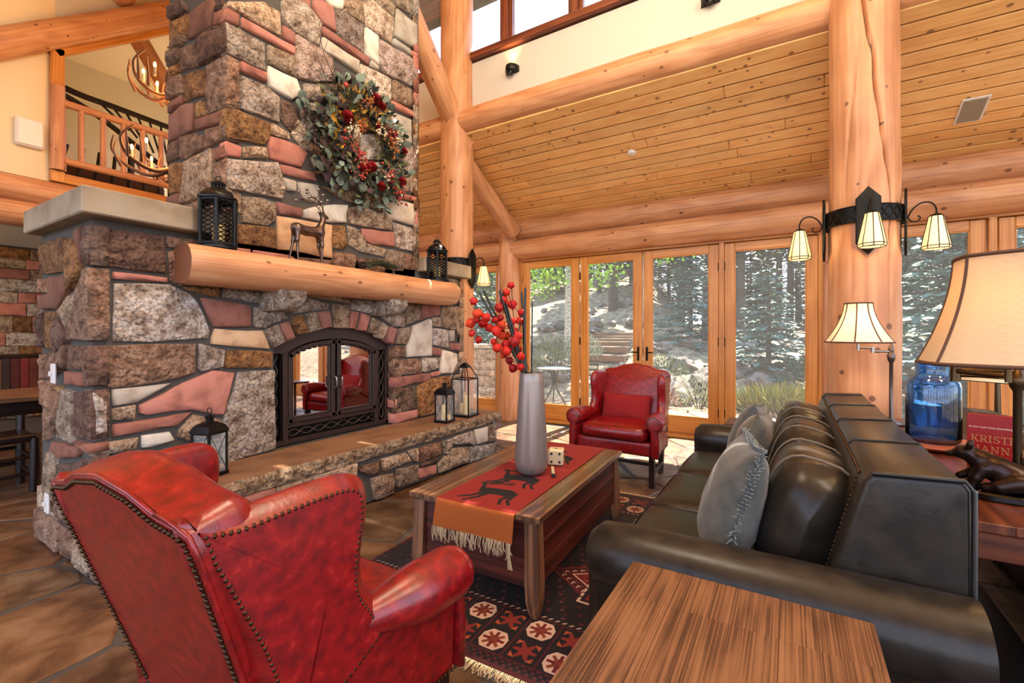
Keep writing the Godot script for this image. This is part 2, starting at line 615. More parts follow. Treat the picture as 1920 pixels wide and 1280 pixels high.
func make_materials():
	var g0 := Color(1, 1, 1)
	# stone: colour comes from each stone, the texture gives mottling and grit
	var m := mat("rough", g0, 0.93)
	m.albedo_texture = ntex(3, 0.011, [Color(.56, .50, .46), Color(.80, .755, .71), Color(.95, .935, .92), Color(1, 1, 1)], [0.06, 0.34, 0.6, 0.9], 512, FastNoiseLite.TYPE_SIMPLEX_SMOOTH, 6)
	triplanar(m, Vector3.ONE * 1.25)
	relief(m, ntex(5, 0.025, [], [], 512, FastNoiseLite.TYPE_SIMPLEX_SMOOTH, 6), 2.6)
	m.detail_enabled = true
	m.detail_blend_mode = BaseMaterial3D.BLEND_MODE_MUL
	m.detail_albedo = ntex(9, 0.06, [Color(.62, .56, .52), Color(.92, .90, .88), Color(1, 1, 1)], [0.12, 0.40, 0.7], 512, FastNoiseLite.TYPE_SIMPLEX_SMOOTH, 5)
	m = mat("flag", g0, 0.88)
	m.albedo_texture = ntex(13, 0.008, [Color(.80, .75, .72), Color(.97, .95, .93), Color(1, 1, 1)], [0.1, 0.5, 0.9], 512, FastNoiseLite.TYPE_SIMPLEX_SMOOTH, 6)
	triplanar(m, Vector3.ONE * 1.1)
	relief(m, ntex(15, 0.02, [], [], 512, FastNoiseLite.TYPE_SIMPLEX_SMOOTH, 5), 0.7)
	m = mat("mortar", Color(.33, .31, .29), 0.95)
	m.albedo_texture = ntex(17, 0.05, [Color(.8, .8, .8), Color(1, 1, 1)])
	triplanar(m, Vector3.ONE * 2.0)
	m = mat("grout", Color(.34, .31, .28), 0.95)
	m.albedo_texture = M.mortar.albedo_texture
	triplanar(m, Vector3.ONE * 2.0)
	m = mat("slabstone", g0, 0.75)
	m.albedo_texture = ntex(19, 0.006, [Color(.78, .72, .66), Color(.95, .93, .9), Color(1, 1, 1)], [], 512, FastNoiseLite.TYPE_SIMPLEX_SMOOTH, 6)
	triplanar(m, Vector3(1.0, 1.0, 0.8))
	relief(m, ntex(20, 0.02, [], [], 256, FastNoiseLite.TYPE_SIMPLEX_SMOOTH, 5), 0.35)
	m = mat("floorstone", g0, 0.42)
	m.albedo_texture = ntex(21, 0.008, [Color(.6, .52, .46), Color(.85, .8, .74), Color(1, 1, 1)], [0.15, 0.5, 0.85], 512, FastNoiseLite.TYPE_SIMPLEX_SMOOTH, 6)
	triplanar(m, Vector3.ONE * 0.9)
	relief(m, ntex(22, 0.015, [], [], 512, FastNoiseLite.TYPE_SIMPLEX_SMOOTH, 5), 0.5)
	# woods
	woodmat("log", wood(31, 512, 1024, Color(.83, .63, .46), Color(.765, .55, .385), Color(.665, .45, .30), 4.0, 0.6, 26, 0.011, 2.5, 0.35), 0.5)
	woodmat("plank", wood(41, 512, 1024, Color(.96, .80, .54), Color(.92, .73, .46), Color(.83, .60, .34), 5.0, 0.55, 26, 0.021, 4.0, 0.22, 0.12), 0.42, 1.6, 0.4)
	woodmat("door_fir", wood(51, 256, 512, Color(.80, .56, .27), Color(.74, .49, .21), Color(.64, .40, .15), 6.0, 0.9, 0, 0.01, 2.5, 0.3, 0.15), 0.38, 1.6, 0.45)
	woodmat("oak", wood(61, 512, 1024, Color(.54, .385, .26), Color(.455, .31, .20), Color(.28, .18, .115), 3.0, 1.3, 2, 0.03, 2.5, 0.35, 0.22), 0.4, 1.5, 0.55)
	woodmat("walnut", wood(71, 256, 512, Color(.47, .25, .15), Color(.37, .18, .10), Color(.25, .11, .06), 8.0, 1.0, 2, 0.02), 0.28, 1.4, 0.5)
	woodmat("trunk_red", wood(81, 256, 512, Color(.36, .15, .11), Color(.28, .105, .08), Color(.19, .065, .05), 7.0, 1.4, 2, 0.02), 0.42, 1.4, 0.6)
	woodmat("trunk_edge", wood(91, 256, 512, Color(.56, .40, .28), Color(.45, .30, .20), Color(.32, .20, .13), 9.0, 1.5, 2, 0.02), 0.5, 1.6, 0.6)
	woodmat("trunk_top", wood(95, 256, 512, Color(.50, .37, .26), Color(.40, .28, .19), Color(.29, .18, .11), 9.0, 1.3, 2, 0.02), 0.22, 1.4, 0.5)
	woodmat("window_red", wood(97, 256, 512, Color(.50, .27, .17), Color(.42, .21, .12), Color(.32, .15, .08), 9.0, 1.0, 0), 0.45, 1.6, 0.5)
	mat("end_grain", Color(.50, .30, .18), 0.7)
	mat("dark_wood", Color(.105, .05, .04), 0.32)
	mat("twig", Color(.14, .095, .075), 0.8)
	# plaster, paint, cloth
	m = mat("plaster", Color(.78, .76, .72), 0.9)
	m = mat("plaster_warm", Color(.87, .80, .66), 0.9)
	mat("white_plastic", Color(.85, .84, .82), 0.4)
	# leather
	m = mat("red_leather", g0, 0.33)
	m.albedo_texture = ntex(101, 0.012, [Color(.37, .025, .042), Color(.465, .035, .053), Color(.52, .052, .06), Color(.63, .15, .135)], [0.15, 0.45, 0.75, 0.98], 512, FastNoiseLite.TYPE_SIMPLEX_SMOOTH, 6)
	triplanar(m, Vector3.ONE * 3.2, false)
	relief(m, ntex(103, 0.05, [], [], 512, FastNoiseLite.TYPE_SIMPLEX_SMOOTH, 4), 0.04)
	m.clearcoat_enabled = true
	m.clearcoat = 0.25
	m.clearcoat_roughness = 0.3
	m = mat("dark_leather", g0, 0.33)
	m.albedo_texture = ntex(107, 0.012, [Color(.115, .10, .085), Color(.155, .135, .115), Color(.19, .165, .14)], [0.1, 0.5, 0.9], 512, FastNoiseLite.TYPE_SIMPLEX_SMOOTH, 5)
	triplanar(m, Vector3.ONE * 1.5, false)
	relief(m, ntex(109, 0.04, [], [], 512, FastNoiseLite.TYPE_SIMPLEX_SMOOTH, 4), 0.04)
	m.metallic_specular = 0.38
	mat("piping", Color(.10, .09, .08), 0.4)
	mat("stitch", Color(.42, .38, .33), 0.7)
	mat("nail", Color(.26, .18, .12), 0.3, 0.85)
	m = mat("velvet", g0, 0.85)
	m.albedo_texture = ntex(111, 0.01, [Color(.20, .215, .21), Color(.29, .30, .285), Color(.36, .355, .32)], [], 512, FastNoiseLite.TYPE_SIMPLEX_SMOOTH, 5)
	triplanar(m, Vector3.ONE * 2.2, false)
	m.rim_enabled = true
	m.rim = 0.5
	m.rim_tint = 0.4
	m = mat("velvet_tan", g0, 0.85)
	m.albedo_texture = ntex(113, 0.01, [Color(.25, .245, .22), Color(.37, .34, .27), Color(.44, .40, .31)], [], 512, FastNoiseLite.TYPE_SIMPLEX_SMOOTH, 5)
	triplanar(m, Vector3.ONE * 2.2, false)
	m.rim_enabled = true
	m.rim = 0.5
	m.rim_tint = 0.4
	mat("fringe_grey", Color(.46, .48, .47), 0.95)
	mat("red_cloth", Color(.50, .02, .045), 0.9)
	mat("cream_yarn", Color(.74, .66, .54), 0.95)
	# metal, ceramic, glass
	mat("iron", Color(.06, .055, .052), 0.5, 0.6)
	mat("brown_iron", Color(.22, .16, .14), 0.45, 0.35)
	mat("scroll_iron", Color(.34, .28, .25), 0.4, 0.6)
	mat("black_lantern", Color(.035, .035, .038), 0.4, 0.4)
	mat("bronze", Color(.36, .20, .12), 0.24, 0.95)
	mat("pewter", Color(.42, .35, .31), 0.3, 0.9)
	mat("silver", Color(.62, .60, .58), 0.22, 1.0)
	mat("brass", Color(.34, .28, .21), 0.3, 0.95)
	mat("dark_bronze", Color(.17, .105, .08), 0.32, 0.6)
	mat("copper", Color(.86, .48, .28), 0.3, 0.5)
	mat("black_gloss", Color(.018, .016, .016), 0.12)
	mat("wax", Color(.86, .76, .52), 0.6)
	mat("ceramic", Color(.53, .485, .46), 0.25, 0.35)
	mat("bone", Color(.78, .72, .58), 0.5)
	mat("ink", Color(.03, .025, .022), 0.7)
	m = mat("pane", Color(0.96, 1, 0.99, 0.06), 0.0)
	m.transparency = BaseMaterial3D.TRANSPARENCY_ALPHA
	m.vertex_color_use_as_albedo = false
	m.metallic_specular = 0.11
	m = mat("fire_glass", Color(0.05, 0.05, 0.05), 0.02, 0.0)
	m.albedo_color = Color(0.80, 0.76, 0.74)
	m.metallic = 1.0
	m.vertex_color_use_as_albedo = false
	m = mat("blue_glass", Color(0.03, 0.14, 0.42, 0.1), 0.02)
	m.albedo_color = Color(0.50, 0.74, 0.97, 0.0)
	m.refraction_enabled = true
	m.refraction_scale = 0.05
	m.vertex_color_use_as_albedo = false
	m = mat("pale_blue_glass", Color(0.45, 0.62, 0.72, 0.35), 0.08)
	m.refraction_enabled = true
	m.refraction_scale = 0.05
	m.vertex_color_use_as_albedo = false
	m = mat("shade_silk", Color(.84, .77, .65), 0.8)
	m.backlight_enabled = true
	m.backlight = Color(.60, .52, .40)
	m.albedo_texture = ntex(121, 0.04, [Color(.9, .86, .8), Color(1, 1, 1)], [], 256)
	m.uv1_scale = Vector3(3, 14, 1)
	m = mat("shade_white", Color(.90, .86, .78), 0.8)
	m.backlight_enabled = true
	m.backlight = Color(.66, .60, .50)
	mat("shade_trim", Color(.34, .215, .14), 0.7)
	m = mat("shade_glass", Color(.92, .88, .78), 0.35)
	m.backlight_enabled = true
	m.backlight = Color(.75, .70, .58)
	m.emission_enabled = true
	m.emission = Color(1.0, .86, .62)
	m.emission_energy_multiplier = 0.25
	m = mat("bulb", Color(1, .9, .7), 0.4)
	m.emission_enabled = true
	m.emission = Color(1.0, .80, .50)
	m.emission_energy_multiplier = 3.0
	# garden
	m = mat("ground", g0, 0.95)
	m.albedo_texture = ntex(131, 0.02, [Color(.22, .19, .15), Color(.42, .37, .29), Color(.58, .53, .42)], [], 512, FastNoiseLite.TYPE_SIMPLEX_SMOOTH, 6)
	triplanar(m, Vector3.ONE * 0.35)
	m = mat("bark", g0, 0.95)
	m.albedo_texture = ntex(133, 0.03, [Color(.10, .08, .07), Color(.20, .165, .14), Color(.30, .25, .21)], [], 256)
	triplanar(m, Vector3(2.5, 0.7, 2.5), false)
	m = mat("aspen_bark", g0, 0.9)
	m.albedo_texture = ntex(135, 0.03, [Color(.12, .11, .1), Color(.60, .60, .54), Color(.72, .72, .66)], [0.15, 0.3, 1.0], 256)
	triplanar(m, Vector3(0.7, 2.5, 0.7), false)
	for e in [["spruce", Color(.13, .23, .17), Color(.08, .13, .08)], ["blue_spruce", Color(.26, .40, .36), Color(.10, .16, .13)], ["pine", Color(.15, .22, .11), Color(.08, .12, .05)], ["aspen_leaf", Color(.50, .66, .14), Color(.46, .60, .08)], ["shrub", Color(.40, .46, .28), Color(.16, .19, .09)], ["sage", Color(.60, .64, .52), Color(.18, .2, .14)], ["pink_bloom", Color(.55, .33, .31), Color(.16, .08, .08)], ["grass", Color(.52, .53, .24), Color(.24, .25, .08)]]:
		m = mat(e[0], e[1], 0.7)
		m.backlight_enabled = true
		m.backlight = e[2]
	m = mat("rock", g0, 0.95)
	m.albedo_texture = ntex(137, 0.02, [Color(.45, .43, .41), Color(.8, .78, .76), Color(1, 1, 1)], [], 256, FastNoiseLite.TYPE_SIMPLEX_SMOOTH, 5)
	triplanar(m, Vector3.ONE * 0.8)

# ---------------------------------------------------------------- stonework
const CHIMNEY_FRONT := """T -1.69 3.68 -1.94 3.83 -2.07 3.83 -2.08 3.65 -1.79 3.64 -1.68 3.63
P -1.67 3.62 -1.77 3.63 -1.76 3.54 -1.67 3.53
P -1.78 3.62 -2.20 3.63 -2.20 3.56 -1.78 3.55
G -1.67 3.52 -1.77 3.53 -1.95 3.52 -1.96 3.32 -1.76 3.31 -1.68 3.31
T -1.97 3.53 -2.20 3.55 -2.20 3.39 -1.97 3.39
P -2.09 3.75 -2.20 3.74 -2.20 3.64 -2.09 3.65
G -2.08 3.93 -2.21 4.02 -2.29 4.02 -2.43 3.95 -2.41 3.74 -2.20 3.74 -2.09 3.77
V -2.20 3.73 -2.41 3.73 -2.54 3.71 -2.56 3.52 -2.40 3.44 -2.21 3.39
P -2.23 4.02 -2.33 4.09 -2.34 4.00
P -2.35 4.10 -2.45 4.16 -2.56 4.16 -2.59 3.96 -2.44 3.96 -2.36 4.02
C -2.46 4.18 -2.66 4.31 -2.65 4.20 -2.58 4.16
T -2.67 4.30 -2.87 4.42 -2.88 4.21 -2.66 4.20
V -2.57 4.15 -2.65 4.19 -2.88 4.20 -2.88 3.93 -2.60 3.96
C -2.90 4.19 -3.05 4.19 -3.06 3.91 -2.96 3.92 -2.89 3.93
P -2.44 3.94 -2.95 3.93 -2.94 3.85 -2.44 3.86
C -2.44 3.85 -2.83 3.84 -2.82 3.72 -2.42 3.73
C -2.96 3.92 -3.06 3.90 -3.06 3.86 -2.96 3.86
G -2.88 4.43 -2.99 4.50 -3.26 4.49 -3.23 4.21 -2.91 4.20
T -3.01 4.51 -3.19 4.63 -3.28 4.61 -3.25 4.49
C -3.29 4.60 -3.58 4.60 -3.58 4.33 -3.25 4.31
G -3.21 4.64 -3.48 4.81 -3.48 4.66 -3.29 4.62
G -3.49 4.81 -3.58 4.84 -3.58 4.63 -3.49 4.65
C -3.24 4.28 -3.48 4.29 -3.48 4.23 -3.23 4.21
P -3.49 4.29 -3.58 4.30 -3.58 4.24 -3.49 4.24
V -3.06 4.17 -3.23 4.18 -3.58 4.23 -3.58 3.93 -3.21 3.88 -3.07 3.88
G -2.84 3.82 -3.07 3.85 -3.22 3.86 -3.22 3.65 -3.04 3.56 -2.84 3.62
T -3.24 3.87 -3.50 3.88 -3.51 3.70 -3.22 3.66
T -3.52 3.88 -3.58 3.89 -3.58 3.71 -3.52 3.71
P -3.21 3.65 -3.57 3.68 -3.58 3.60 -3.21 3.59
C -3.12 3.54 -3.50 3.57 -3.51 3.32 -3.32 3.29 -3.21 3.37
T -3.52 3.59 -3.58 3.60 -3.58 3.34 -3.52 3.34
V -3.32 3.27 -3.58 3.32 -3.58 3.02 -3.37 2.98
T -2.42 3.44 -2.56 3.51 -2.83 3.71 -2.83 3.42 -2.46 3.31
G -2.27 3.38 -2.41 3.42 -2.45 3.29 -2.27 3.25
C -1.97 3.37 -2.21 3.38 -2.26 3.28 -2.17 3.19 -1.98 3.22
G -1.77 3.20 -1.97 3.21 -2.07 3.17 -2.07 2.97 -1.92 2.97 -1.77 2.96
B -1.68 3.30 -1.75 3.29 -1.76 3.15 -1.76 3.00 -1.73 2.95 -1.67 2.95
P -1.77 3.30 -1.97 3.31 -1.97 3.23 -1.77 3.23
B -2.08 3.16 -2.17 3.17 -2.23 3.09 -2.21 2.99 -2.16 2.94 -2.08 3.00
O -1.67 2.92 -1.76 2.94 -2.00 2.94 -1.99 2.84 -1.95 2.76 -1.71 2.72 -1.67 2.71
T -2.21 3.08 -2.33 2.99 -2.35 2.85 -2.29 2.84 -2.16 2.92
T -2.01 2.95 -2.14 2.93 -2.15 2.87 -2.00 2.86
P -1.99 2.85 -2.23 2.86 -2.31 2.82 -2.26 2.69 -2.05 2.67 -1.98 2.67 -1.97 2.76
P -1.67 2.70 -1.78 2.69 -1.78 2.61 -1.67 2.59
T -1.79 2.70 -1.96 2.75 -1.98 2.67 -1.79 2.61
G -2.25 3.21 -2.46 3.28 -2.51 3.10 -2.33 2.99 -2.24 3.01
T -2.47 3.29 -2.82 3.39 -2.82 3.20 -2.52 3.11
P -2.84 3.45 -3.11 3.54 -3.21 3.36 -2.85 3.20
B -2.35 2.98 -2.82 3.17 -2.82 2.95 -2.33 2.83
G -2.85 3.18 -3.30 3.34 -3.35 3.10 -2.85 2.95
T -2.33 2.80 -2.82 2.93 -2.82 2.81 -2.40 2.68
C -2.85 2.93 -3.35 3.08 -3.35 2.93 -2.85 2.78
G -1.68 2.57 -2.05 2.67 -2.08 2.58 -2.11 2.49 -2.09 2.39 -1.90 2.38 -1.68 2.36
P -2.06 2.66 -2.38 2.69 -2.39 2.61 -2.08 2.59
C -2.09 2.57 -2.21 2.57 -2.21 2.48 -2.13 2.47
C -2.22 2.57 -2.40 2.59 -2.41 2.44 -2.24 2.44
T -1.68 2.36 -1.77 2.35 -1.77 2.21 -1.68 2.22
T -1.78 2.34 -1.92 2.36 -2.03 2.35 -2.04 2.22 -1.97 2.16 -1.78 2.15
P -2.04 2.37 -2.26 2.36 -2.26 2.29 -2.05 2.27
C -2.26 2.35 -2.42 2.43 -2.70 2.50 -2.68 2.33 -2.43 2.29 -2.27 2.29
O -1.68 2.15 -1.75 2.14 -2.04 2.16 -2.04 2.00 -1.95 2.00 -1.68 1.99
Q -2.05 2.26 -2.54 2.29 -2.54 2.00 -2.05 2.00
O -2.54 2.29 -2.67 2.31 -2.71 2.15 -2.66 2.09 -2.54 2.08
T -2.71 2.48 -2.85 2.52 -3.10 2.51 -3.23 2.47 -3.22 2.37 -2.85 2.33 -2.71 2.34
T -2.70 2.32 -2.84 2.31 -2.88 2.19 -3.15 2.18 -3.13 2.09 -2.85 2.10 -2.72 2.14
P -2.85 2.32 -3.25 2.36 -3.27 2.21 -2.98 2.19 -2.88 2.21
G -3.25 2.46 -3.59 2.46 -3.59 2.20 -3.29 2.21
C -3.14 2.69 -3.53 2.71 -3.52 2.47 -3.11 2.48
P -3.31 2.78 -3.59 2.79 -3.59 2.73 -3.30 2.72
T -3.37 2.99 -3.48 2.99 -3.47 2.83 -3.28 2.76 -3.32 2.85
T -3.49 3.00 -3.59 3.01 -3.59 2.82 -3.49 2.82
P -3.54 2.71 -3.59 2.72 -3.59 2.48 -3.53 2.48
P -1.68 1.97 -1.85 1.97 -1.85 1.93 -1.68 1.93
P -1.86 1.97 -2.15 1.97 -2.21 1.95 -2.17 1.91 -1.86 1.93
B -2.23 1.97 -2.53 1.99 -2.53 1.90 -2.23 1.92
B -2.54 2.06 -2.70 2.08 -2.81 2.06 -2.78 1.93 -2.54 1.94
T -3.16 2.18 -3.38 2.18 -3.38 1.98 -3.15 1.98
B -3.40 2.18 -3.58 2.17 -3.58 2.02 -3.39 2.01
B -2.79 2.04 -3.13 2.08 -3.12 1.95 -2.88 1.92
T -2.42 2.59 -3.11 2.69 -3.09 2.52 -2.85 2.54 -2.70 2.52"""
const BASE_FRONT := """D -.94 1.96 -1.31 1.97 -1.33 1.73 -1.17 1.73 -.94 1.74
B -1.32 1.97 -1.51 1.98 -1.51 1.92 -1.40 1.90 -1.32 1.90
B -1.33 1.88 -1.51 1.91 -1.51 1.67 -1.40 1.66 -1.34 1.69
P -1.05 1.72 -1.33 1.71 -1.33 1.67 -1.05 1.67
B -.94 1.72 -1.04 1.73 -1.04 1.31 -.95 1.31
G -1.06 1.65 -1.34 1.67 -1.45 1.62 -1.50 1.57 -1.58 1.37 -1.57 1.32 -1.24 1.30 -1.05 1.31
O -1.40 1.66 -1.65 1.68 -1.63 1.60 -1.45 1.63
G -1.66 1.68 -1.98 1.69 -1.98 1.56 -1.65 1.60
P -1.51 1.60 -1.85 1.56 -1.85 1.40 -1.59 1.40 -1.56 1.47
G -1.87 1.55 -2.10 1.55 -2.14 1.47 -1.95 1.39 -1.87 1.40
Q -1.60 1.39 -1.94 1.38 -2.00 1.23 -1.58 1.28 -1.58 1.33
B -.95 1.29 -1.49 1.29 -1.49 1.10 -1.38 1.06 -1.06 1.03 -.96 1.07
G -1.50 1.29 -1.67 1.24 -1.66 1.12 -1.52 1.10 -1.50 1.12
O -1.68 1.24 -2.01 1.22 -2.01 1.09 -1.66 1.11
C -1.05 1.03 -1.36 1.04 -1.17 .94 -1.05 .93
P -1.18 .92 -1.42 1.04 -1.59 1.11 -1.74 1.08 -1.67 .79 -1.60 .80 -1.47 .85 -1.22 .85 -1.18 .87
G -1.76 1.08 -2.02 1.08 -2.03 .48 -1.90 .47 -1.64 .44 -1.64 .71 -1.69 .85
T -1.05 .92 -1.16 .93 -1.16 .84 -1.05 .85
P -1.05 .83 -1.47 .84 -1.38 .76 -1.05 .75
G -.95 1.04 -1.04 1.02 -1.04 .75 -.96 .74
T -.96 .73 -1.18 .73 -1.17 .66 -.96 .65
C -1.19 .74 -1.34 .74 -1.37 .67 -1.24 .65 -1.19 .66
T -1.39 .73 -1.47 .83 -1.64 .77 -1.64 .66 -1.46 .64 -1.38 .69
B -.96 .64 -1.17 .65 -1.31 .62 -1.31 .46 -.96 .48
T -1.31 .63 -1.44 .64 -1.63 .64 -1.63 .44 -1.31 .46
G -2.17 1.56 -2.29 1.65 -2.51 1.61 -2.50 1.56 -2.18 1.51
T -2.29 1.69 -2.62 1.70 -2.62 1.63 -2.31 1.65
T -2.64 1.69 -2.77 1.68 -2.73 1.62 -2.64 1.63
G -2.76 1.68 -3.07 1.69 -3.08 1.51 -2.98 1.53 -2.74 1.57
G -1.95 1.38 -2.05 1.43 -2.11 1.29 -2.01 1.24
P -2.06 1.43 -2.15 1.46 -2.20 1.32 -2.12 1.29
O -2.16 1.48 -2.26 1.51 -2.32 1.36 -2.21 1.34
T -2.28 1.52 -2.38 1.54 -2.43 1.39 -2.32 1.36
P -2.40 1.54 -2.51 1.56 -2.54 1.41 -2.43 1.39
T -2.54 1.61 -2.73 1.61 -2.70 1.40 -2.56 1.40
P -2.73 1.56 -2.83 1.55 -2.79 1.40 -2.71 1.40
P -2.85 1.55 -2.96 1.52 -2.91 1.37 -2.82 1.39
T -2.98 1.51 -3.07 1.48 -3.02 1.34 -2.94 1.37
T -3.09 1.48 -3.19 1.43 -3.13 1.29 -3.05 1.33
P -3.20 1.43 -3.31 1.40 -3.24 1.24 -3.16 1.28
G -3.09 1.57 -3.38 1.56 -3.39 1.42 -3.26 1.42 -3.09 1.51
T -3.40 1.67 -3.63 1.69 -3.62 1.50 -3.41 1.44
P -3.65 1.70 -3.95 1.71 -3.94 1.56 -3.64 1.50
T -3.33 1.41 -3.52 1.43 -3.43 1.24 -3.27 1.25
C -3.52 1.44 -3.77 1.52 -3.81 1.50 -3.81 1.11 -3.43 1.11 -3.43 1.23
T -3.81 1.53 -3.95 1.55 -3.96 1.43 -3.83 1.44
T -3.96 1.66 -4.30 1.68 -4.30 1.26 -4.24 1.39 -3.99 1.43
G -3.83 1.42 -4.09 1.40 -4.11 1.19 -3.83 1.23
C -4.12 1.40 -4.21 1.40 -4.21 1.27 -4.13 1.26
P -4.13 1.25 -4.32 1.25 -4.32 1.14 -4.13 1.17
P -3.82 1.21 -3.98 1.19 -3.96 1.10 -3.82 1.12
C -3.99 1.18 -4.25 1.12 -4.26 1.01 -4.17 .89 -3.95 .90
B -3.25 1.23 -3.41 1.23 -3.42 1.11 -3.25 1.11
B -3.25 1.10 -3.65 1.09 -3.65 .93 -3.25 .93
G -3.67 1.10 -3.94 1.09 -3.93 .97 -3.67 .94
P -3.25 .92 -3.79 .93 -3.79 .84 -3.25 .81
P -3.81 .93 -3.95 .94 -3.95 .89 -3.81 .88
T -4.14 .88 -4.33 .88 -4.33 .63 -4.14 .65
B -4.14 .63 -4.33 .61 -4.33 .42 -4.14 .42
T -4.07 2.00 -4.29 2.00 -4.29 1.70 -3.98 1.67 -4.21 1.89
T -3.63 1.94 -4.07 1.97 -3.98 1.84 -3.67 1.84
T -2.00 1.70 -2.29 1.70 -2.27 1.66 -2.16 1.57 -1.99 1.56
T -3.07 1.69 -3.39 1.69 -3.38 1.57 -3.09 1.57
T -4.28 1.12 -4.33 1.12 -4.33 .89 -4.19 .88 -4.28 1.01
B -3.26 .81 -3.55 .81 -3.58 .57 -3.26 .56
P -3.25 .56 -3.58 .56 -3.59 .47 -3.25 .46
O -3.58 .80 -3.82 .87 -4.12 .87 -4.12 .71 -3.86 .47 -3.61 .47
B -3.88 .46 -4.14 .71 -4.33 .69 -4.33 .42 -3.98 .43"""
const HEARTH_FRONT := """B -2.38 .32 -2.63 .32 -2.63 .21 -2.50 .22 -2.43 .26
T -2.63 .33 -2.92 .32 -2.99 .22 -2.65 .21
T -2.93 .33 -3.06 .33 -3.06 .20 -3.00 .22
B -3.08 .33 -3.40 .32 -3.40 .19 -3.09 .18
T -3.41 .32 -3.57 .32 -3.53 .23 -3.44 .16
G -3.59 .33 -3.90 .33 -3.93 .17 -3.55 .26
C -3.93 .34 -4.17 .33 -4.17 .16 -3.95 .17
T -4.19 .34 -4.29 .34 -4.30 .14 -4.19 .15
G -3.82 .18 -4.30 .12 -4.30 .00 -3.82 .00
T -3.54 .22 -3.81 .18 -3.81 .02 -3.35 .02 -3.34 .12
P -3.06 .15 -3.32 .12 -3.32 .03 -3.06 .04
T -2.80 .20 -3.06 .18 -3.06 .04 -2.80 .04
T -2.52 .20 -2.77 .18 -2.78 .01 -2.56 .01
D -3.08 .18 -3.33 .19 -3.32 .13 -3.07 .15"""
const CHIMNEY_SIDE := """O -4.22 3.83 -3.93 3.80 -3.93 3.63 -4.22 3.63
R -3.90 3.80 -3.63 3.79 -3.56 3.76 -3.56 3.57 -3.92 3.59
D -3.52 3.75 -3.40 3.70 -3.42 3.65 -3.54 3.66
R -3.54 3.66 -3.35 3.63 -3.35 3.54 -3.55 3.56
D -3.75 3.55 -3.55 3.56 -3.41 3.52 -3.35 3.51 -3.35 3.32 -3.75 3.34
B -4.06 3.58 -3.76 3.54 -3.76 3.34 -4.06 3.39
B -4.26 3.61 -4.07 3.59 -4.07 3.49 -4.26 3.48
O -4.24 3.46 -4.07 3.47 -4.06 3.39 -4.24 3.40
B -4.26 3.39 -4.01 3.36 -4.01 3.21 -4.26 3.21
O -3.97 3.35 -3.67 3.30 -3.66 3.10 -4.00 3.14
B -3.65 3.31 -3.35 3.30 -3.35 2.94 -3.65 2.95 -3.66 3.18
R -4.26 3.20 -4.01 3.20 -4.02 3.13 -4.26 3.11
R -4.22 3.08 -4.02 3.12 -3.83 3.09 -3.84 2.88 -4.22 2.88
O -3.82 3.09 -3.65 3.07 -3.66 2.95 -3.81 2.97
R -3.82 2.96 -3.35 2.93 -3.35 2.86 -3.44 2.84 -3.81 2.87
B -4.05 2.88 -3.83 2.86 -3.69 2.82 -3.71 2.72 -3.93 2.68 -4.05 2.71
B -3.67 2.85 -3.44 2.83 -3.44 2.72 -3.68 2.71
B -3.42 2.83 -3.35 2.84 -3.35 2.70 -3.42 2.71
R -3.54 2.69 -3.35 2.69 -3.35 2.60 -3.54 2.59
B -4.26 2.87 -4.07 2.87 -4.07 2.72 -4.26 2.72
D -4.26 3.97 -4.00 3.92 -3.93 3.82 -4.23 3.85
B -4.06 3.68 -3.93 3.62 -4.06 3.59 -4.26 3.62
O -4.24 2.71 -4.01 2.68 -4.04 2.45 -4.24 2.47
T -3.97 2.67 -3.57 2.69 -3.54 2.55 -3.57 2.35 -4.02 2.36
R -4.26 2.45 -4.04 2.45 -4.04 2.34 -4.26 2.37
B -3.52 2.57 -3.35 2.58 -3.35 2.28 -3.52 2.34
B -4.02 2.35 -3.57 2.34 -3.37 2.26 -3.37 2.19 -4.02 2.31"""
